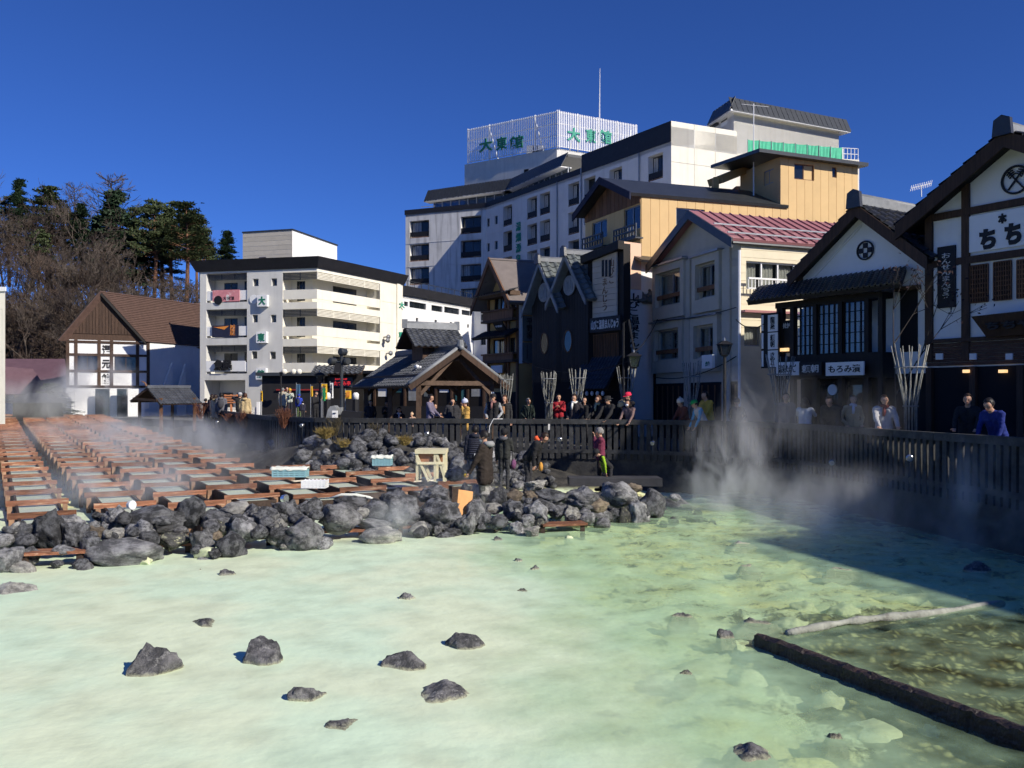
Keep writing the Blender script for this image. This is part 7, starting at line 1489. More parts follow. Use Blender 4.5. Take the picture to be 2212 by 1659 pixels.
# ------------------------------------------------------------------ people
import numpy as np
def cloth(name, col, rough=.85, sc=4): return M.get(name) or mat(name, col, rough, .18, sc, .25, 22)
SKIN = mat('skin', (.52, .30, .20), .55, .08, 4); HAIRM = {'black': mat('hair_black', (.012, .010, .010), .5, .3, 12, .3, 40), 'brown': mat('hair_brown', (.07, .03, .015), .5, .3, 12, .3, 40), 'grey': mat('hair_grey', (.22, .21, .2), .6, .3, 12, .3, 40), 'dark': mat('hair_dark', (.03, .018, .012), .5, .3, 12, .3, 40)}
mat('lip', (.30, .10, .09), .5, .1); mat('eye', (.02, .015, .012), .3, .1)
COLR = {}
def cm(c, n=''):
    k = 'cloth_%02d_%02d_%02d' % tuple(int(x * 99) for x in c)
    return M.get(k) or mat(k, c, .85, .2, 5, .25, 22)
def hand_mesh():
    mb = MB(); mb.ball((0, .045, 0), (.038, .052, .016), 10, 6)
    for i, (x, l) in enumerate(((-.028, .068), (-.010, .078), (.010, .073), (.027, .056))): mb.tube([(x * .9, .08, 0), (x, .08 + l * .5, -.006), (x * 1.02, .08 + l * .85, -.026), (x, .08 + l * .95, -.045)], [.0095, .009, .008, .006], 6)
    mb.tube([(.028, .02, 0), (.055, .055, -.01), (.058, .088, -.022)], [.012, .010, .007], 6); return mb.mesh('hand', SKIN, smooth=True)
HAND = hand_mesh()
def ik(a, c, l1, l2, hint):
    d = c - a; L = min(d.length, (l1 + l2) * .995); dn = d.normalized(); x = (l1 * l1 - l2 * l2 + L * L) / (2 * L); h = sqrt(max(0, l1 * l1 - x * x)); n = (hint - dn * hint.dot(dn)).normalized(); return a + dn * x + n * h, a + dn * L
def person(px, ytop, Y, zf, yaw, lab, top=(.03, .03, .035), legs=(.03, .03, .035), shoe=(.02, .02, .02), hair='black', style='short', arms='down', lean=0, H=None, hat=None, skirt=0, bulk=0, tilt=0, turn=0, sleeve=None, extra=(), twist=0, step=0, cat='person', mask=None, seat=False):
    yaw = radians(yaw); fwd = V((sin(yaw), -cos(yaw), 0)); rgt = V((fwd.y, -fwd.x, 0)); base = V((XP(px, Y), Y, zf))
    if H is None: H = max(.95, min(1.86, ZP(ytop, Y) - zf - (.03 if hat else 0)))
    s = H / 1.70; root = thing('person', lab, cat, base, 'people round the spring')
    lean_ = radians(lean); hipz = .90
    def up(x, y, z):                                 # upper body point, leaning about the hips
        dz = z - hipz; yy = y * cos(lean_) + dz * sin(lean_); zz = hipz + dz * cos(lean_) - y * sin(lean_); return V((x, yy, zz))
    P = []                                           # (p, q, r0, r1, region)
    for sg in (-1, 1):
        if seat: hip, knee, ank = V((sg * .09, 0, .50)), V((sg * .11, .42, .50)), V((sg * .11, .44, .08))
        else: hip, knee, ank = V((sg * .09, 0, .9)), V((sg * .10, .03 + step * sg * .14, .48)), V((sg * .11, -.03 + step * sg * .26, .08))
        P += [(hip, knee, .092 + bulk * .3, .064, 2), (knee, ank, .062, .048, 2), (ank + V((0, -.02, -.035)), ank + V((sg * .02, .16, -.045)), .046, .036, 3)]
    if seat: hipz = .5
    def U(x, y, z): q = up(x, y, z); return q if not seat else q - V((0, 0, .4))
    for sg in (-1, 1):
        P += [(U(sg * .075, 0, .93), U(sg * .07, 0, 1.10), .115 + bulk, .105 + bulk, 1 if skirt is not None else 2), (U(sg * .07, 0, 1.08), U(sg * .09, .0, 1.34), .105 + bulk, .108 + bulk, 1)]
        if skirt: P += [(U(sg * .08, 0, .95), V((sg * .10, lean_ * .1, skirt)), .118 + bulk, .115 + bulk, 1)]
    P += [(U(-.165, -.01, 1.40), U(.165, -.01, 1.40), .072 + bulk * .6, .072 + bulk * .6, 1), (U(0, -.01, 1.42), U(0, .015, 1.53), .056, .052, 0)]
    hc = U(0, .03, 1.595); th = lean_ * .6 + radians(tilt); tu = radians(turn); hf = V((sin(tu) * cos(th), cos(tu) * cos(th), -sin(th))); hr = V((cos(tu), -sin(tu), 0)); hu = hr.cross(hf)
    def Hd(x, y, z): return hc + hr * x + hf * y + hu * z
    P += [(Hd(0, -.012, .025), Hd(0, .012, .02), .088, .085, 0), (Hd(0, .028, -.05), Hd(0, .05, -.062), .06, .042, 0), (Hd(0, .09, .0), Hd(0, .108, -.022), .012, .016, 0)]
    for sg in (-1, 1): P.append((Hd(sg * .083, -.005, .01), Hd(sg * .083, -.01, -.02), .014, .012, 0))
    A = {'down': ((.25, .04, .80),) * 2, 'pocket': ((.19, .12, .95),) * 2, 'rail': ((.20, .40, 1.02),) * 2, 'phone': ((.05, .27, 1.42),) * 2, 'chest': ((.06, .24, 1.22),) * 2, 'camera': ((.05, .22, 1.50),) * 2, 'mix': ((.25, .04, .80), (.06, .25, 1.25)), 'hold': ((.12, .32, .98),) * 2, 'mouth': ((.04, .16, 1.46), (.2, .1, .95)), 'low': ((.16, .38, .72),) * 2, 'fwd': ((.27, .26, .80), (.27, .10, .82))}[arms]
    hands = []
    for k, sg in enumerate((-1, 1)):
        sh = U(sg * .19, -.01, 1.395); t = A[k]; tgt = U(sg * t[0], t[1], t[2]); el, wr_ = ik(sh, tgt, .29, .27, V((sg * .7, -.8, -.4)))
        P += [(sh, el, .060 + bulk * .7, .050 + bulk * .6, 4 if sleeve else 1), (el, wr_, .049 + bulk * .6, .038 + bulk * .4, 4 if sleeve else 1)]; hands.append((el, wr_, sg))
    mb = MB()
    for p, q, r0, r1, rg in P:
        d = q - p; n = 10 if r0 > .03 else 6
        if d.length < 1e-4: d = V((0, 0, 1e-3))
        dn = d.normalized(); pts, rd = [], []
        for t in (-1, -.7, -.35, 0): c = sqrt(max(0, 1 - t * t)); pts.append(p + dn * r0 * t); rd.append(max(r0 * c, 1e-3))
        for t in (0, .35, .7, 1): c = sqrt(max(0, 1 - t * t)); pts.append(q + dn * r1 * t); rd.append(max(r1 * c, 1e-3))
        mb.tube(pts, rd, n)
    T = Matrix(((rgt.x, fwd.x, 0, 0), (rgt.y, fwd.y, 0, 0), (0, 0, 1, 0), (0, 0, 0, 1))) @ Matrix.Scale(s, 4)
    me = mb.mesh('body'); o = bpy.data.objects.new('tmp', me)
    rm = o.modifiers.new('r', 'REMESH'); rm.mode = 'VOXEL'; rm.voxel_size = .0165; sm = o.modifiers.new('s', 'SMOOTH'); sm.iterations = 3; sm.factor = .5
    m2 = bake(o); bpy.data.meshes.remove(me)
    nf = len(m2.polygons); ce = np.empty(nf * 3); m2.polygons.foreach_get('center', ce); ce = ce.reshape(-1, 3); best = np.full(nf, 9.0); reg = np.zeros(nf, int)
    for p, q, r0, r1, rg in P:
        p_, d = np.array(p), np.array(q - p); t = np.clip(((ce - p_) @ d) / max(d @ d, 1e-6), 0, 1); dist = np.linalg.norm(ce - p_ - t[:, None] * d, axis=1) - (r0 + (r1 - r0) * t)
        k = dist < best; best[k] = dist[k]; reg[k] = rg
    for m_ in (SKIN, cm(top), cm(legs), cm(shoe), cm(sleeve or top)): m2.materials.append(m_)
    nv = len(m2.vertices); co = np.empty(nv * 3); no = np.empty(nv * 3); m2.vertices.foreach_get('co', co); m2.vertex_normals.foreach_get('vector', no); co = co.reshape(-1, 3); no = no.reshape(-1, 3)   # cloth folds
    fo = np.array([noise.noise(V((x * 9 + px, y * 9, z * 22 + x * 8))) + .6 * noise.noise(V((x * 22, y * 22 + px, z * 30))) if z < 1.44 else 0 for x, y, z in co.tolist()]); co += no * (.011 * fo)[:, None]; m2.vertices.foreach_set('co', co.ravel())
    m2.polygons.foreach_set('material_index', reg); m2.polygons.foreach_set('use_smooth', [True] * nf); m2.transform(T); link(bpy.data.objects.new('body', m2), root)
    def add(mb_, name, m_, smooth=True, par=root):
        me_ = mb_.mesh(name, m_, None, smooth); me_.transform(T); return link(bpy.data.objects.new(name, me_), par)
    for el, wr_, sg in hands:
        d = (wr_ - el).normalized(); sd = V((0, 0, 1)).cross(d); sd = sd.normalized() if sd.length > .1 else V((1, 0, 0)); nn_ = sd.cross(d); x = sd * (-sg)
        mt = Matrix(((x.x, d.x, nn_.x, wr_.x), (x.y, d.y, nn_.y, wr_.y), (x.z, d.z, nn_.z, wr_.z), (0, 0, 0, 1))); o = bpy.data.objects.new('hand', HAND); link(o, root); o.matrix_basis = T @ mt
    if style != 'none':
        hb = MB(); n, m = 16, 10; rx, ry, rz_ = .098, .112, .120; vs = []
        rs = random.Random(int(px * 10))
        for i in range(m + 1):
            t = pi * i / m
            for j in range(n):
                a = 2 * pi * j / n; k = 1 + rs.uniform(-.04, .05); vs.append(Hd(rx * sin(t) * cos(a) * k, -.022 + ry * sin(t) * sin(a) * k, .028 + rz_ * cos(t) * k))
        fs = []
        for i in range(m):
            for j in range(n):
                t = pi * (i + .5) / m; a = 2 * pi * (j + .5) / n; y = sin(t) * sin(a); z = cos(t)
                lim = .55 if y > .25 else (-.25 if y > -.3 else -.62)
                if z > lim: fs.append((i * n + j, (i + 1) * n + j, (i + 1) * n + (j + 1) % n, i * n + (j + 1) % n))
        hb.add(vs, fs)
        if style in ('long', 'bob'):
            dn_ = .16 if style == 'bob' else .34
            for k in range(9):
                a = pi + pi * (k / 8) ; p0_ = Hd(.088 * cos(a), -.02 + .095 * sin(a), .0); q_ = Hd(.10 * cos(a), -.03 + .10 * sin(a), -dn_ * .5); e_ = Hd(.105 * cos(a), -.035 + .085 * sin(a), -dn_); hb.tube([p0_, q_, e_], [.034, .036, .014], 6)
        add(hb, 'hair', HAIRM[hair])
    for sg in (-1, 1): add(MB().ball(Hd(sg * .034, .088, .012), (.013, .010, .008), 6, 4), 'eye', M['eye'])
    if mask: add(MB().ball(Hd(0, .066, -.042), (.062, .05, .048), 10, 8), 'face_mask', cm(mask))
    else: add(MB().ball(Hd(0, .093, -.052), (.024, .008, .007), 6, 4), 'mouth', M['lip'])
    if hat:
        kind, hcl = hat; hb = MB(); n = 18
        def ringh(r, z, yo=0, kx=1): return [Hd(r * cos(2 * pi * j / n), -.012 + yo + r * 1.14 * sin(2 * pi * j / n), z) for j in range(n)]
        prof = {'cap': [(.104, .045), (.104, .085), (.085, .128), (.045, .148), (.002, .152)], 'beanie': [(.106, .022), (.110, .075), (.098, .13), (.06, .165), (.002, .175)], 'bucket': [(.165, .015), (.105, .07), (.098, .125), (.06, .138), (.002, .14)], 'fedora': [(.175, .062), (.172, .07), (.104, .072), (.098, .15), (.06, .158), (.002, .15)]}[kind]
        for r_, z in prof: hb.v += [tuple(v) for v in ringh(r_, z)]
        for i in range(len(prof) - 1):
            for j in range(n): hb.f.append((i * n + j, i * n + (j + 1) % n, (i + 1) * n + (j + 1) % n, (i + 1) * n + j)); hb.m.append(0)
        if kind == 'cap':
            b0 = len(hb.v); hb.v += [tuple(Hd(.095 * cos(a), .07 + .0 + .04 * sin(a), .05)) for a in [pi * j / 8 for j in range(9)]] + [tuple(Hd(.085 * cos(a), .10 + .085 * sin(a), .038)) for a in [pi * j / 8 for j in range(9)]]
            for j in range(8): hb.f.append((b0 + j, b0 + j + 1, b0 + 10 + j, b0 + 9 + j)); hb.m.append(0)
        if kind == 'beanie': hb.ball(Hd(0, -.02, .19), .028, 8, 6)
        add(hb, 'hat', cm(hcl))
    for ex in extra:
        k = ex[0]; c = ex[1]
        if k == 'scarf': add(MB().tube([U(.07 * cos(a), .015 + .085 * sin(a), 1.47 + .015 * sin(a * 2)) for a in [2 * pi * j / 12 for j in range(13)]] , .036, 8, False), 'scarf', cm(c)); add(MB().tube([U(.02, .11, 1.45), U(.03, .14, 1.36), U(.04, .13, 1.24)], [.035, .04, .03], 8), 'scarf_end', cm(c))
        if k == 'hood': add(MB().tube([U(.09 * cos(a), -.05 + .09 * sin(a), 1.475 + .02 * sin(a)) for a in [pi * .9 + 1.2 * pi * j / 10 for j in range(11)]], [.03, .045, .055, .06, .062, .064, .062, .06, .055, .045, .03], 8), 'hood', cm(c))
        if k == 'backpack': add(MB().ball(U(0, -.22, 1.2), (.15, .10, .23), 12, 9), 'backpack', cm(c))
        if k == 'bag': add(MB().ball(V((ex[2], .08, .72)), (.07, .12, .14), 10, 7), 'bag', cm(c)); add(MB().tube([V((ex[2], .0, .84)), U(ex[2] * .8, .1, 1.2), U(-ex[2] * .5, .06, 1.44)], .012, 5), 'bag_strap', cm((.02, .02, .02)))
        if k == 'quilt':
            for i in range(8): z = .98 + i * .055; rr_ = .158 + bulk + .01 * sin(i); add(MB().tube([U((.165 + bulk) * cos(a), (.125 + bulk) * sin(a), z) for a in [2 * pi * j / 16 for j in range(17)]], .026, 6, False), 'quilted_roll', cm(c))
        if k == 'camera': q = U(.0, .3, 1.5); add(MB().box((q.x - .06, q.y - .03, q.z - .04), (q.x + .06, q.y + .03, q.z + .04)), 'camera', cm(c), False)
        if k == 'apron': add(MB().tube([U(0, .16 + bulk, 1.35), U(0, .165 + bulk, 1.1)], [.05, .06], 8), 'front_panel', cm(c))
        if k == 'item': q = hands[ex[2]][1] + V((0, .08, -.06)); add(MB().ball(q, ex[3], 8, 6), 'held_item', cm(c))
        if k == 'tag': q = U(ex[2], -.15 - bulk, ex[3]); add(MB().box((q.x - .05, q.y - .012, q.z - .06), (q.x + .05, q.y, q.z + .06)), 'hip_tag', cm(c), False)
    return root
BK, NAVY, GRY, BEI, BRN = (.018, .018, .02), (.02, .022, .035), (.10, .10, .11), (.50, .38, .20), (.03, .022, .018)
GZ = -.85
# visitors at the far curve of the fence
person(444, 861.7, 49, 0, 160, 'child in a dark top at the far fence corner', top=BK, arms='rail', hair='black'); person(458, 853, 48.5, 0, 165, 'dark-haired person behind the fur-collared coat', top=(.05, .04, .05), style='bob', hair='dark'); person(465.6, 853.5, 47, 0, 170, 'woman seen from behind in a cream coat with fur hood', top=(.48, .40, .30), style='bob', hair='dark', skirt=.6, extra=(('hood', (.36, .27, .14)),)); person(478, 850, 46.5, 0, 190, 'person in a grey jacket with a dark backpack', top=(.12, .12, .14), legs=NAVY, bulk=.02, extra=(('backpack', (.05, .05, .06)), ('hood', (.12, .12, .13))))
person(518.4, 845, 46, 0, 200, 'man in a black jacket and pale flat cap', top=BK, arms='camera', hat=('cap', (.45, .45, .46)), hair='grey', bulk=.02); person(529.7, 851, 45, 0, 178, 'man seen from behind in a long beige coat', top=BEI, legs=GRY, skirt=.55, bulk=.035, hair='brown', extra=(('hood', BEI),))
# on the platform by the kiosk
person(611, 839, 56, .5, 175, 'man in a cream and dark jacket turned away on the platform', top=(.50, .45, .34), legs=(.06, .08, .12), skirt=.7, bulk=.03, hair='grey', arms='mix', extra=(('bag', (.6, .6, .6), .3),)); person(620, 836.5, 57.2, .5, 20, 'dark-haired man half hidden behind the cream jacket', top=BK); person(626, 840, 55.5, .5, 10, 'woman with a mustard beanie and tall brown boots', top=(.45, .47, .40), legs=NAVY, shoe=(.30, .12, .05), hat=('beanie', (.62, .36, .03)), arms='phone', style='long', hair='brown', extra=(('apron', (.30, .45, .38)),)); person(646, 852, 54, .42, 170, 'person in a bright blue hooded jacket with a dark backpack', top=(.03, .06, .40), legs=(.10, .14, .06), extra=(('hood', (.03, .06, .42)), ('backpack', (.03, .04, .07))), bulk=.03, style='none', hat=('beanie', (.03, .06, .40))); person(654, 867, 52, .3, 190, 'small child in dark clothes with a white collar on the platform', top=(.03, .03, .05), extra=(('scarf', (.7, .68, .62)),)); person(681.7, 843.5, 48, .1, 60, 'man in black looking down at his phone beside the flags', top=BK, legs=BK, arms='chest', tilt=25, turn=0)
# under and beside the pavilion
person(862, 882, 35, .0, 20, 'seated woman with white scarf in the pavilion shade', top=NAVY, hair='dark', style='bob', H=1.6, seat=True, arms='chest', extra=(('scarf', (.6, .55, .55)),)); person(890, 888, 34.5, 0, -30, 'toddler in a peach fluffy coat under the pavilion', top=(.62, .42, .30), hat=('beanie', (.6, .42, .28)), arms='chest', bulk=.03, H=1.02); person(929, 853.5, 31.2, 0, 75, 'man in a plaid shirt looking down under the pavilion', top=(.16, .14, .20), legs=NAVY, arms='hold', tilt=15); person(938, 873, 31.6, 0, 70, 'child in front of the plaid man holding something up', top=BK, arms='chest')
person(977, 862, 30.6, 0, 15, 'woman with a dark bob and black coat by the fence', top=(.025, .028, .035), hair='dark', style='bob', arms='pocket', bulk=.03, skirt=.6); person(1006, 863, 30, 0, -65, 'man in a camel coat and white patterned bandana', top=(.50, .30, .08), hat=('beanie', (.55, .58, .72)), arms='mouth', tilt=12, bulk=.02, skirt=.7); person(1065.5, 851, 29.6, 0, -12, 'man in black vest with grey sleeves and black cap', top=BK, sleeve=(.32, .33, .34), hat=('cap', BK), arms='pocket', extra=(('scarf', (.28, .14, .13)),)); person(1090, 855.6, 29.8, 0, -15, 'woman with long auburn hair in a dark open jacket', top=(.03, .03, .03), hair='brown', style='long', arms='down', extra=(('apron', (.30, .16, .08)),))
person(800, 866, 36, 0, 30, 'person in a charcoal coat in the shade left of the pavilion posts', top=(.03, .03, .032), style='bob', hair='dark', arms='pocket'); person(836, 868, 37, 0, -10, 'person in dark brown standing in shade behind the seated woman', top=(.04, .03, .025), arms='chest'); person(1141, 862, 33, 0, 25, 'person in a dark green coat standing back by the black shop', top=(.02, .03, .025), hair='grey', arms='pocket'); person(1263, 859, 30.4, 0, -20, 'person in a plain black coat behind the leather jacket', top=BK, arms='pocket', style='bob'); person(1592, 862, 28.6, 0, -15, 'person in a dim slate coat right of the lantern post', top=(.05, .055, .07), arms='pocket', hat=('beanie', (.04, .04, .05)))
# along the sunlit rail
person(1207, 853, 34, 0, -10, 'person in a red jacket standing back in the shade', top=(.32, .02, .03), arms='chest'); person(1241, 853.5, 28.9, 0, -28, 'smiling man in a black leather jacket with white collar', top=(.035, .03, .035), hair='dark', extra=(('scarf', (.75, .74, .70)),), arms='pocket', tilt=8); person(1296, 856, 28.4, 0, -50, 'woman with wavy brown hair and pale green scarf', top=BK, hair='brown', style='bob', extra=(('scarf', (.30, .33, .24)),), arms='rail', lean=6); person(1317, 856, 28.2, 0, -48, 'man in a black coat and black brimmed hat', top=(.012, .018, .02), hat=('fedora', (.015, .015, .015)), arms='rail', bulk=.03, hair='grey', lean=6); person(1357.8, 848, 28.6, 0, -50, 'person with a bright red cap behind the masked woman', top=BK, hat=('cap', (.75, .03, .08)), arms='rail', tilt=10); person(1347.6, 864.5, 28.2, 0, -40, 'person under a beige bucket hat leaning to look down', top=BK, hat=('bucket', (.48, .38, .22)), tilt=30, lean=10, arms='rail'); person(1362, 863.6, 27.8, 0, -40, 'woman in a white face mask and shiny bronze jacket', top=(.20, .13, .12), hair='dark', style='long', lean=12, arms='rail', mask=(.72, .74, .80))
person(1480.7, 860, 27.4, 0, -70, 'person in a rust jacket and white knitted hat', top=(.20, .06, .035), hat=('beanie', (.62, .55, .45)), arms='rail', lean=14, bulk=.02); person(1522, 857, 26.6, 0, -75, 'boy in a turquoise and grey jacket with a green cap leaning on the rail', top=(.38, .40, .42), sleeve=(.02, .30, .52), hat=('cap', (.02, .38, .08)), lean=28, arms='rail', H=1.62); person(1532, 846, 27.2, 0, -60, 'person in a mustard jacket behind the boy in the green cap', top=(.62, .38, .06), lean=12, arms='rail')
# in the shade at the right
person(1698, 851, 25.2, 0, -20, 'dim figure in grey behind the steam at the rail', top=(.10, .10, .11)); person(1739, 862, 23.6, 0, 150, 'woman turned away in a pale grey coat at the rail', top=(.45, .46, .48), hair='dark', style='bob', skirt=.5, arms='phone'); person(1800, 850, 22.6, 0, -40, 'person in a black coat bending over with papers', top=BK, lean=22, arms='hold', bulk=.03, H=1.7, extra=(('item', (.7, .7, .72), 1, (.12, .10, .02)),)); person(1842, 856, 22.9, 0, 0, 'woman with a dark fringe in a beige coat facing the camera', top=(.36, .27, .15), hair='dark', style='long', arms='pocket', skirt=.5, extra=(('scarf', (.6, .58, .6)),)); person(1910, 856, 20.2, 0, -10, 'woman in a fluffy grey sweater with a dark red scarf', top=(.36, .36, .37), hair='dark', style='long', arms='rail', extra=(('scarf', (.12, .02, .02)),), bulk=.02)
person(2090.7, 853.7, 18.4, 0, -35, 'man in a black jacket standing in the shade by the bun shop', top=(.012, .014, .02), arms='rail', hair='dark'); person(2158, 872, 16.8, 0, -60, 'person in a royal blue jacket leaning on the rail', top=(.012, .025, .16), lean=26, arms='rail', H=1.68, tilt=10)
# on the rocks below the fence
person(1026, 921.5, 23.8, GZ, 185, 'man seen from behind in a shiny quilted navy jacket', top=NAVY, legs=(.03, .04, .06), bulk=.03, hair='black', extra=(('quilt', (.03, .032, .05)), ('hood', NAVY), ('tag', (.45, .46, .5), .02, .93)), step=.4, arms='mix'); person(1048, 933, 18.6, GZ, -115, 'man in a brown parka with grey fur hood and face mask holding a yellow toy', top=BRN, legs=(.09, .095, .085), bulk=.015, skirt=.74, hair='black', mask=(.55, .56, .5), tilt=25, extra=(('hood', (.30, .30, .30)), ('item', (.70, .45, .03), 0, (.045, .06, .045))), arms='fwd')
person(1089, 926, 24.0, GZ, 160, 'man in a dark jacket and black cap with a purple patterned bag', top=(.03, .032, .03), legs=(.04, .042, .045), hat=('cap', (.015, .012, .012)), arms='mix', extra=(('bag', (.16, .06, .14), .26), ('hood', (.10, .10, .11)))); person(1140, 939, 23.0, GZ, 70, 'man in black with an orange hood bending over a sprayer tank', top=BK, legs=(.035, .035, .04), lean=38, H=1.72, tilt=20, arms='low', hair='dark', bulk=.02, extra=(('hood', (.80, .12, .04)), ('item', (.60, .30, .06), 0, (.07, .06, .12)))); person(1297, 926, 23.6, GZ, -95, 'man in a maroon jacket eating beside the ledge', top=(.16, .03, .06), legs=(.04, .025, .03), hair='grey', arms='mouth', tilt=14, bulk=.02); person(1318, 984, 23.2, GZ, -80, 'child in a black jacket with lime green sleeves bending down', top=BK, sleeve=(.30, .50, .03), hat=('beanie', BK), lean=42, H=1.25, arms='low', tilt=10)
# ------------------------------------------------------------------ wooded hill
def hz(x, y): return 13.5 * smooth(90, 122, y + noise.noise(V((x * .05, y * .05, 2))) * 5) * smooth(-14, -32, x) * smooth(220, 150, y)
vs = []; fs = []; n = 40
for j in range(n + 1):
    for i in range(n + 1): x = lerp(-130, -10, i / n); y = lerp(88, 220, j / n); vs.append((x, y, hz(x, y) + .03 * noise.noise(V((x, y, 1)))))
for j in range(n):
    for i in range(n): a = j * (n + 1) + i; fs.append((a, a + 1, a + n + 2, a + n + 1))
tag(MB().add(vs, fs).build('hill', M['earth'], smooth=True, fix=False), kind='structure')
mat('bark_grey', (.095, .076, .062), .9, .3, 3, .2); mat('bark_brown', (.072, .050, .038), .9, .3, 3, .2); mat('bark_red', (.20, .10, .06), .9, .3, 2, .2)
mat('needles', (.026, .050, .022), .7, .45, .6, rnd=.2); mat('needles_olive', (.050, .068, .024), .7, .4, .6, rnd=.2)
def bare(seed, H, spread, m, up=.25, fan=False):
    r = random.Random(seed); mb = MB(); budget = [3000]
    def br(p, d, l, rad, k):
        if budget[0] <= 0: return
        budget[0] -= 1; q = p + d * l * .5 + V((r.gauss(0, .04), r.gauss(0, .04), 0)) * l; e = p + d * l
        mb.tube([p, q, e], [rad, rad * .8, rad * .6], 5 if rad > .06 else 3, False)
        if k == 0: return
        for i in range(r.choice((2, 3, 3)) if k > 1 else 3):
            t = r.uniform(.45, 1); nd = (d + V((r.gauss(0, spread), r.gauss(0, spread), r.gauss(up * .5, .3)))).normalized(); br(p.lerp(e, t) if i else e, nd, l * r.uniform(.55, .82), max(rad * .55, .022), k - 1)
    if fan:
        mb.tube([(0, 0, 0), (0, 0, H * .55), (0, 0, H)], [.2, .13, .03], 6, False)
        for i in range(46):
            z = H * r.uniform(.4, .98); a = r.uniform(0, 2 * pi); l = (1.05 - z / H) * H * .62 + .8; br(V((0, 0, z)), V((cos(a), sin(a), r.uniform(.2, .6))).normalized(), l * .5, .05, 3)
    else: br(V((0, 0, 0)), V((r.gauss(0, .06), r.gauss(0, .06), 1)).normalized(), H * .34, .02 * H * .9 / 1.4, 6)
    return mb.mesh('bare_tree', m)
def conifer(seed, H, kind):
    r = random.Random(seed); tr = MB(); fo = MB(); tr.tube([(0, 0, 0), (r.gauss(0, .15), r.gauss(0, .15), H * .5), (0, 0, H)], [.26, .2, .04], 7, False)
    def clump(c, s, n):
        for _ in range(n):
            p = c + V((r.gauss(0, s), r.gauss(0, s), r.gauss(0, s * .28))); a = V((r.gauss(0, 1), r.gauss(0, 1), r.gauss(.35, .5))).normalized() * r.uniform(.22, .42); b = a.orthogonal().normalized() * .085; fo.poly([p - b, p + b, p + a + b * .4, p + a - b * .4])
    if kind == 'pine':
        for i in range(62):
            z = H * (r.uniform(.42, 1) ** .85); a = r.uniform(0, 2 * pi); k = (z / H - .42) / .58; l = (2.9 * (1 - k) ** .6 + .5) * r.uniform(.6, 1.1); d = V((cos(a), sin(a), r.uniform(.0, .35))); p = V((0, 0, z)); e = p + d * l; tr.tube([p, e], [.05, .02], 4, False)
            for t in (.5, .7, .85, 1): clump(p.lerp(e, t) + V((0, 0, .1)), .34, 20)
    else:
        for i in range(125):
            k = r.random() ** .8; z = H * (.16 + .84 * k); l = (2.6 * (1 - k) + .35) * r.uniform(.8, 1.1); a = r.uniform(0, 2 * pi); p = V((0, 0, z)); e = p + V((cos(a), sin(a), -.18)) * l; tr.tube([p, e], [.04, .015], 3, False)
            for t in (.35, .6, .8, 1): clump(p.lerp(e, t), .26, 15)
    return tr.mesh('trunk', M['bark_red'] if kind == 'pine' else M['bark_brown']), fo.mesh('crown', M['needles_olive'] if kind == 'pine' else M['needles'])
CN = {('pine', i): conifer(i, 13, 'pine') for i in (1, 2, 3)}; CN.update({('fir', i): conifer(10 + i, 12, 'fir') for i in (1, 2)})
def put_conifer(px, yt, Y, kind, v, hgt, wid, lab):
    zt__ = ZP(yt, Y); H0 = 13 if kind == 'pine' else 12; b = V((XP(px, Y), Y, zt__ - hgt)); r = thing(kind + '_tree', lab, 'tree', b, 'evergreen trees on the hill'); a, c = CN[kind, v]; s = hgt / H0
    for nm, me in (('trunk', a), ('crown', c)): o = inst(nm, me, r, (0, 0, 0), (0, 0, px * .7), (wid * s, wid * s, s)); 
    tag(o, kind='stuff')
for a in [(332, 440, 116, 'pine', 1, 14, 1.0, 'tall red-trunked pine, left of the group of three'), (372, 443, 120, 'pine', 2, 14.5, .95, 'tall red-trunked pine in the middle of the three'), (402, 445, 114, 'pine', 3, 14, 1.05, 'tall red-trunked pine, right of the group of three'), (251, 416, 118, 'fir', 1, 15, 1.35, 'big layered fir with a bare larch behind it'), (176, 441, 116, 'fir', 2, 10, 1.0, 'smaller dark fir left of the big layered one'), (43, 389, 118, 'fir', 1, 11, .9, 'dark fir top above the bare trees at the far left'), (104, 408, 120, 'pine', 2, 13, 1.15, 'broad olive pine among bare trees'), (491, 500, 122, 'fir', 2, 10, 1.0, 'solitary fir beside the hotel penthouse'), (290, 455, 124, 'pine', 3, 14, .9, 'pine half hidden between the fir and the three pines'), (440, 500, 123, 'pine', 1, 10, .9, 'lower pine right of the three red trunks'), (85, 500, 112, 'pine', 1, 9, 1.0, 'shaded pine deep in the bare trees'), (315, 500, 122, 'fir', 2, 9, 1.1, 'dark fir foliage behind the pine trunks'), (215, 470, 121, 'fir', 1, 11, 1.2, 'dark fir between the two taller firs'), (352, 470, 125, 'fir', 2, 12, 1.2, 'dark fir crown behind the three pines'), (425, 470, 119, 'pine', 2, 12, .9, 'pine at the right edge of the three'), (20, 430, 121, 'pine', 3, 12, 1.0, 'olive pine at the left picture edge'), (140, 455, 122, 'pine', 1, 12, 1.1, 'olive pine between bare crowns')]: put_conifer(*a)
BT = [bare(20, 13, .42, M['bark_grey']), bare(21, 12, .5, M['bark_brown']), bare(22, 11, .46, M['bark_brown']), bare(23, 12, .4, M['bark_grey']), bare(24, 10, .55, M['bark_brown'])]
LC = bare(40, 15, .3, M['bark_grey'], fan=True)
def put_bare(px, yt, Y, me, hgt, lab, k=1.0, H0=12.0):
    zt__ = ZP(yt, Y); o = inst('bare_tree', me, None, (XP(px, Y), Y, zt__ - hgt), (0, 0, px * 1.3), (hgt / H0 * k, hgt / H0 * k, hgt / H0)); tag(o, lab, 'tree', 'bare trees on the hill')
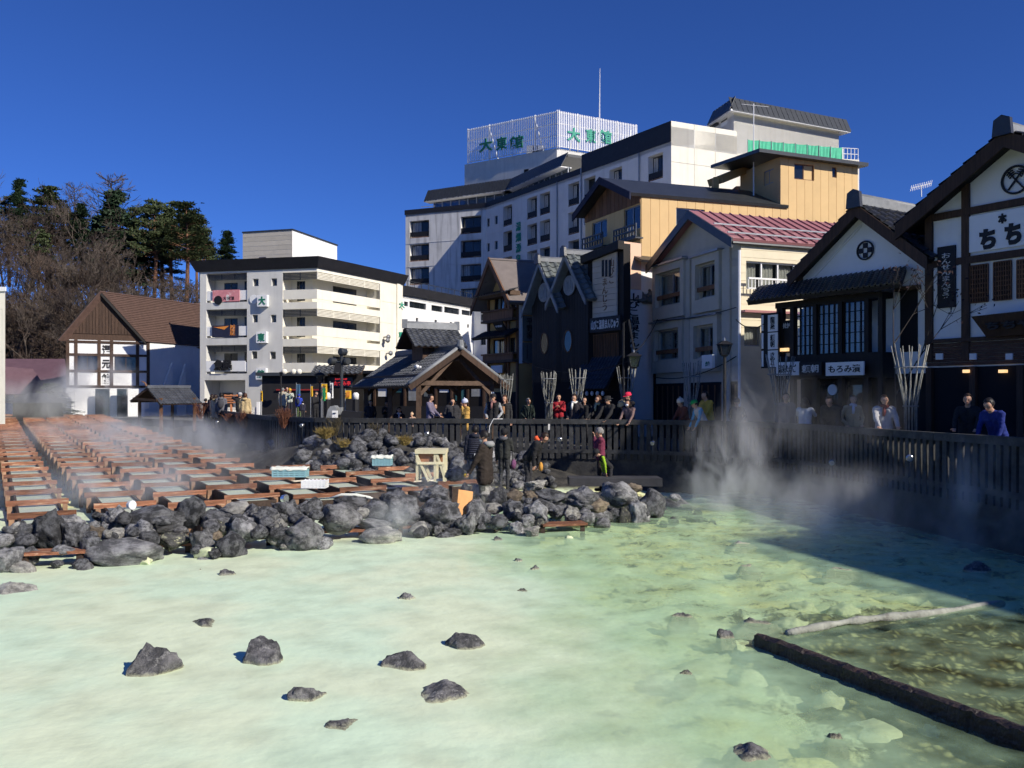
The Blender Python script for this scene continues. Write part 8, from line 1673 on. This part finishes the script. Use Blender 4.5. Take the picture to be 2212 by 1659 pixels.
put_bare(241, 386, 121, LC, 17, 'tall bare larch with fanned branches behind the big fir', 1.15, 15); put_bare(161, 404, 119, LC, 14, 'bare larch with a reddish crown left of the tall one', .8, 15); put_bare(432, 478, 125, LC, 11, 'thin bare larch at the right end of the wood', .8, 15)
for px, yt in ((8, 378), (34, 374), (68, 385), (92, 396), (122, 408)): put_bare(px, yt, 117 + px * .02, BT[px % 5], 15, 'tall bare tree with a feathery top at the left of the wood', .75)
rb = random.Random(11)
for i in range(166):
    px = rb.uniform(-15, 285) if i < 118 else rb.uniform(-190, -15) if i >= 150 else rb.uniform(285, 470); 
    if i < 118 or i >= 150: Y = rb.uniform(96, 116); yt = lerp(650, 440, (Y - 96) / 20) + rb.uniform(-30, 40) + max(0, px - 190) * .7; h = rb.uniform(8, 12)
    else: Y = rb.uniform(100, 118); yt = rb.uniform(575, 640); h = rb.uniform(6, 9)
    put_bare(px, yt, Y, BT[i % 5], h, ('leafless %s tree in the thicket covering the slope' % ('brown', 'greyish')[i % 5 in (0, 3)]) if i < 118 or i >= 150 else 'low leafless tree below the pine trunks', rb.uniform(.9, 1.35))
dx, dy = pt(112, 66); tr = thing('garden_pine', 'low clipped dark shrub tree beside the steam', 'tree', (dx, dy, 0))
for nm, me in (('trunk', CN['fir', 2][0]), ('crown', CN['fir', 2][1])): o = inst(nm, me, tr, (0, 0, 0), None, (.7, .7, .22))
tag(o, kind='stuff')
# ------------------------------------------------------------------ steam rising from the hot water
def steam_mat(i, dens, sc, lo, hi, rad):
    m = bpy.data.materials.new('steam_%d' % i); m.use_nodes = True; t = m.node_tree; N = t.nodes; L = t.links; N.remove(N['Principled BSDF'])
    tc = N.new('ShaderNodeTexCoord'); ln = N.new('ShaderNodeVectorMath'); ln.operation = 'LENGTH'; L.new(tc.outputs['Object'], ln.inputs[0])
    fo = N.new('ShaderNodeMapRange'); fo.interpolation_type = 'SMOOTHSTEP'; fo.inputs[1].default_value = .25; fo.inputs[2].default_value = .98; fo.inputs[3].default_value = 1; fo.inputs[4].default_value = 0; L.new(ln.outputs['Value'], fo.inputs[0])
    mp = N.new('ShaderNodeMapping'); mp.inputs['Scale'].default_value = [r * sc * k for r, k in zip(rad, (1, 1, .6))]; mp.inputs['Location'].default_value = (i * 3.7, i * 1.9, i * .8); mp.inputs['Rotation'].default_value = (0, .35, 0); L.new(tc.outputs['Object'], mp.inputs[0])
    nz = N.new('ShaderNodeTexNoise'); nz.inputs['Scale'].default_value = 1; nz.inputs['Detail'].default_value = 5; nz.inputs['Roughness'].default_value = .6; nz.inputs['Distortion'].default_value = .5; L.new(mp.outputs[0], nz.inputs['Vector'])
    rg = N.new('ShaderNodeMapRange'); rg.inputs[1].default_value = lo; rg.inputs[2].default_value = hi; L.new(nz.outputs[0], rg.inputs[0])
    a = N.new('ShaderNodeMath'); a.operation = 'MULTIPLY'; L.new(fo.outputs[0], a.inputs[0]); L.new(rg.outputs[0], a.inputs[1]); b = N.new('ShaderNodeMath'); b.operation = 'MULTIPLY'; L.new(a.outputs[0], b.inputs[0]); b.inputs[1].default_value = dens
    pv_ = N.new('ShaderNodeVolumePrincipled'); pv_.inputs['Color'].default_value = (.98, .985, 1, 1); pv_.inputs['Anisotropy'].default_value = .2; L.new(b.outputs[0], pv_.inputs['Density']); L.new(pv_.outputs[0], N['Material Output'].inputs['Volume'])
    return m
def sph():
    return MB().ball((0, 0, 0), 1, 20, 12)
for i, (c, rad, rz, dens, sc, lo, hi) in enumerate([
    (PX(1560, 1025, 21), (1.3, .8, 1.9), 0, 3.4, 1.5, .46, .78), (PX(1640, 960, 21.5), (2.4, .9, 2.3), 0, 1.6, 1.1, .48, .80), (V((6.2, 17.5, -.55)), (3.8, 4.4, 1.1), .4, .9, 1.0, .49, .78), (PX(2140, 1080, 14.5), (1.0, 1, 1.4), 0, 1.6, 1.3, .47, .78),
    (V((-15.5, 37, -.05)), (6.5, 22, 1.2), .53, .6, .8, .50, .76), (PX(205, 838, 65), (5.0, 1.6, 3.4), 0, 1.05, .45, .45, .68), (PX(70, 868, 60), (8, 2, 2.0), 0, .7, .45, .44, .7), (PX(940, 1060, 18.6), (2.2, 1, .9), 0, 1.0, 1.2, .47, .72), (PX(860, 1128, 15.9), (.9, .5, .5), 0, 1.6, 1.6, .46, .72), (PX(1800, 900, 19.5), (2.6, 1.2, 1.4), 0, .2, .9, .42, .75), (V((-9.5, 20.5, -.35)), (5, 3, .6), .53, .9, .9, .48, .72)]):
    o = sph().build('steam', steam_mat(i, dens, sc, lo, hi, rad), smooth=True); o.location = c; o.scale = rad; o.rotation_euler = (0, 0, rz); tag(o, ['dense plume of steam curling up at the end of the rock bar', 'thin steam drifting up before the fence', 'mist lying over the shaded water', 'steam rising at the right picture edge', 'low steam over the long rows of troughs', 'white steam cloud before the timber house', 'steam bank at the far left end', 'steam over the trough ends and boulders', 'wisp of steam at the boulder foot', 'faint steam veil before the dark shops', 'steam over the nearest troughs'][i], 'steam', kind='stuff')
bpy.data.scenes.remove(BENCH)
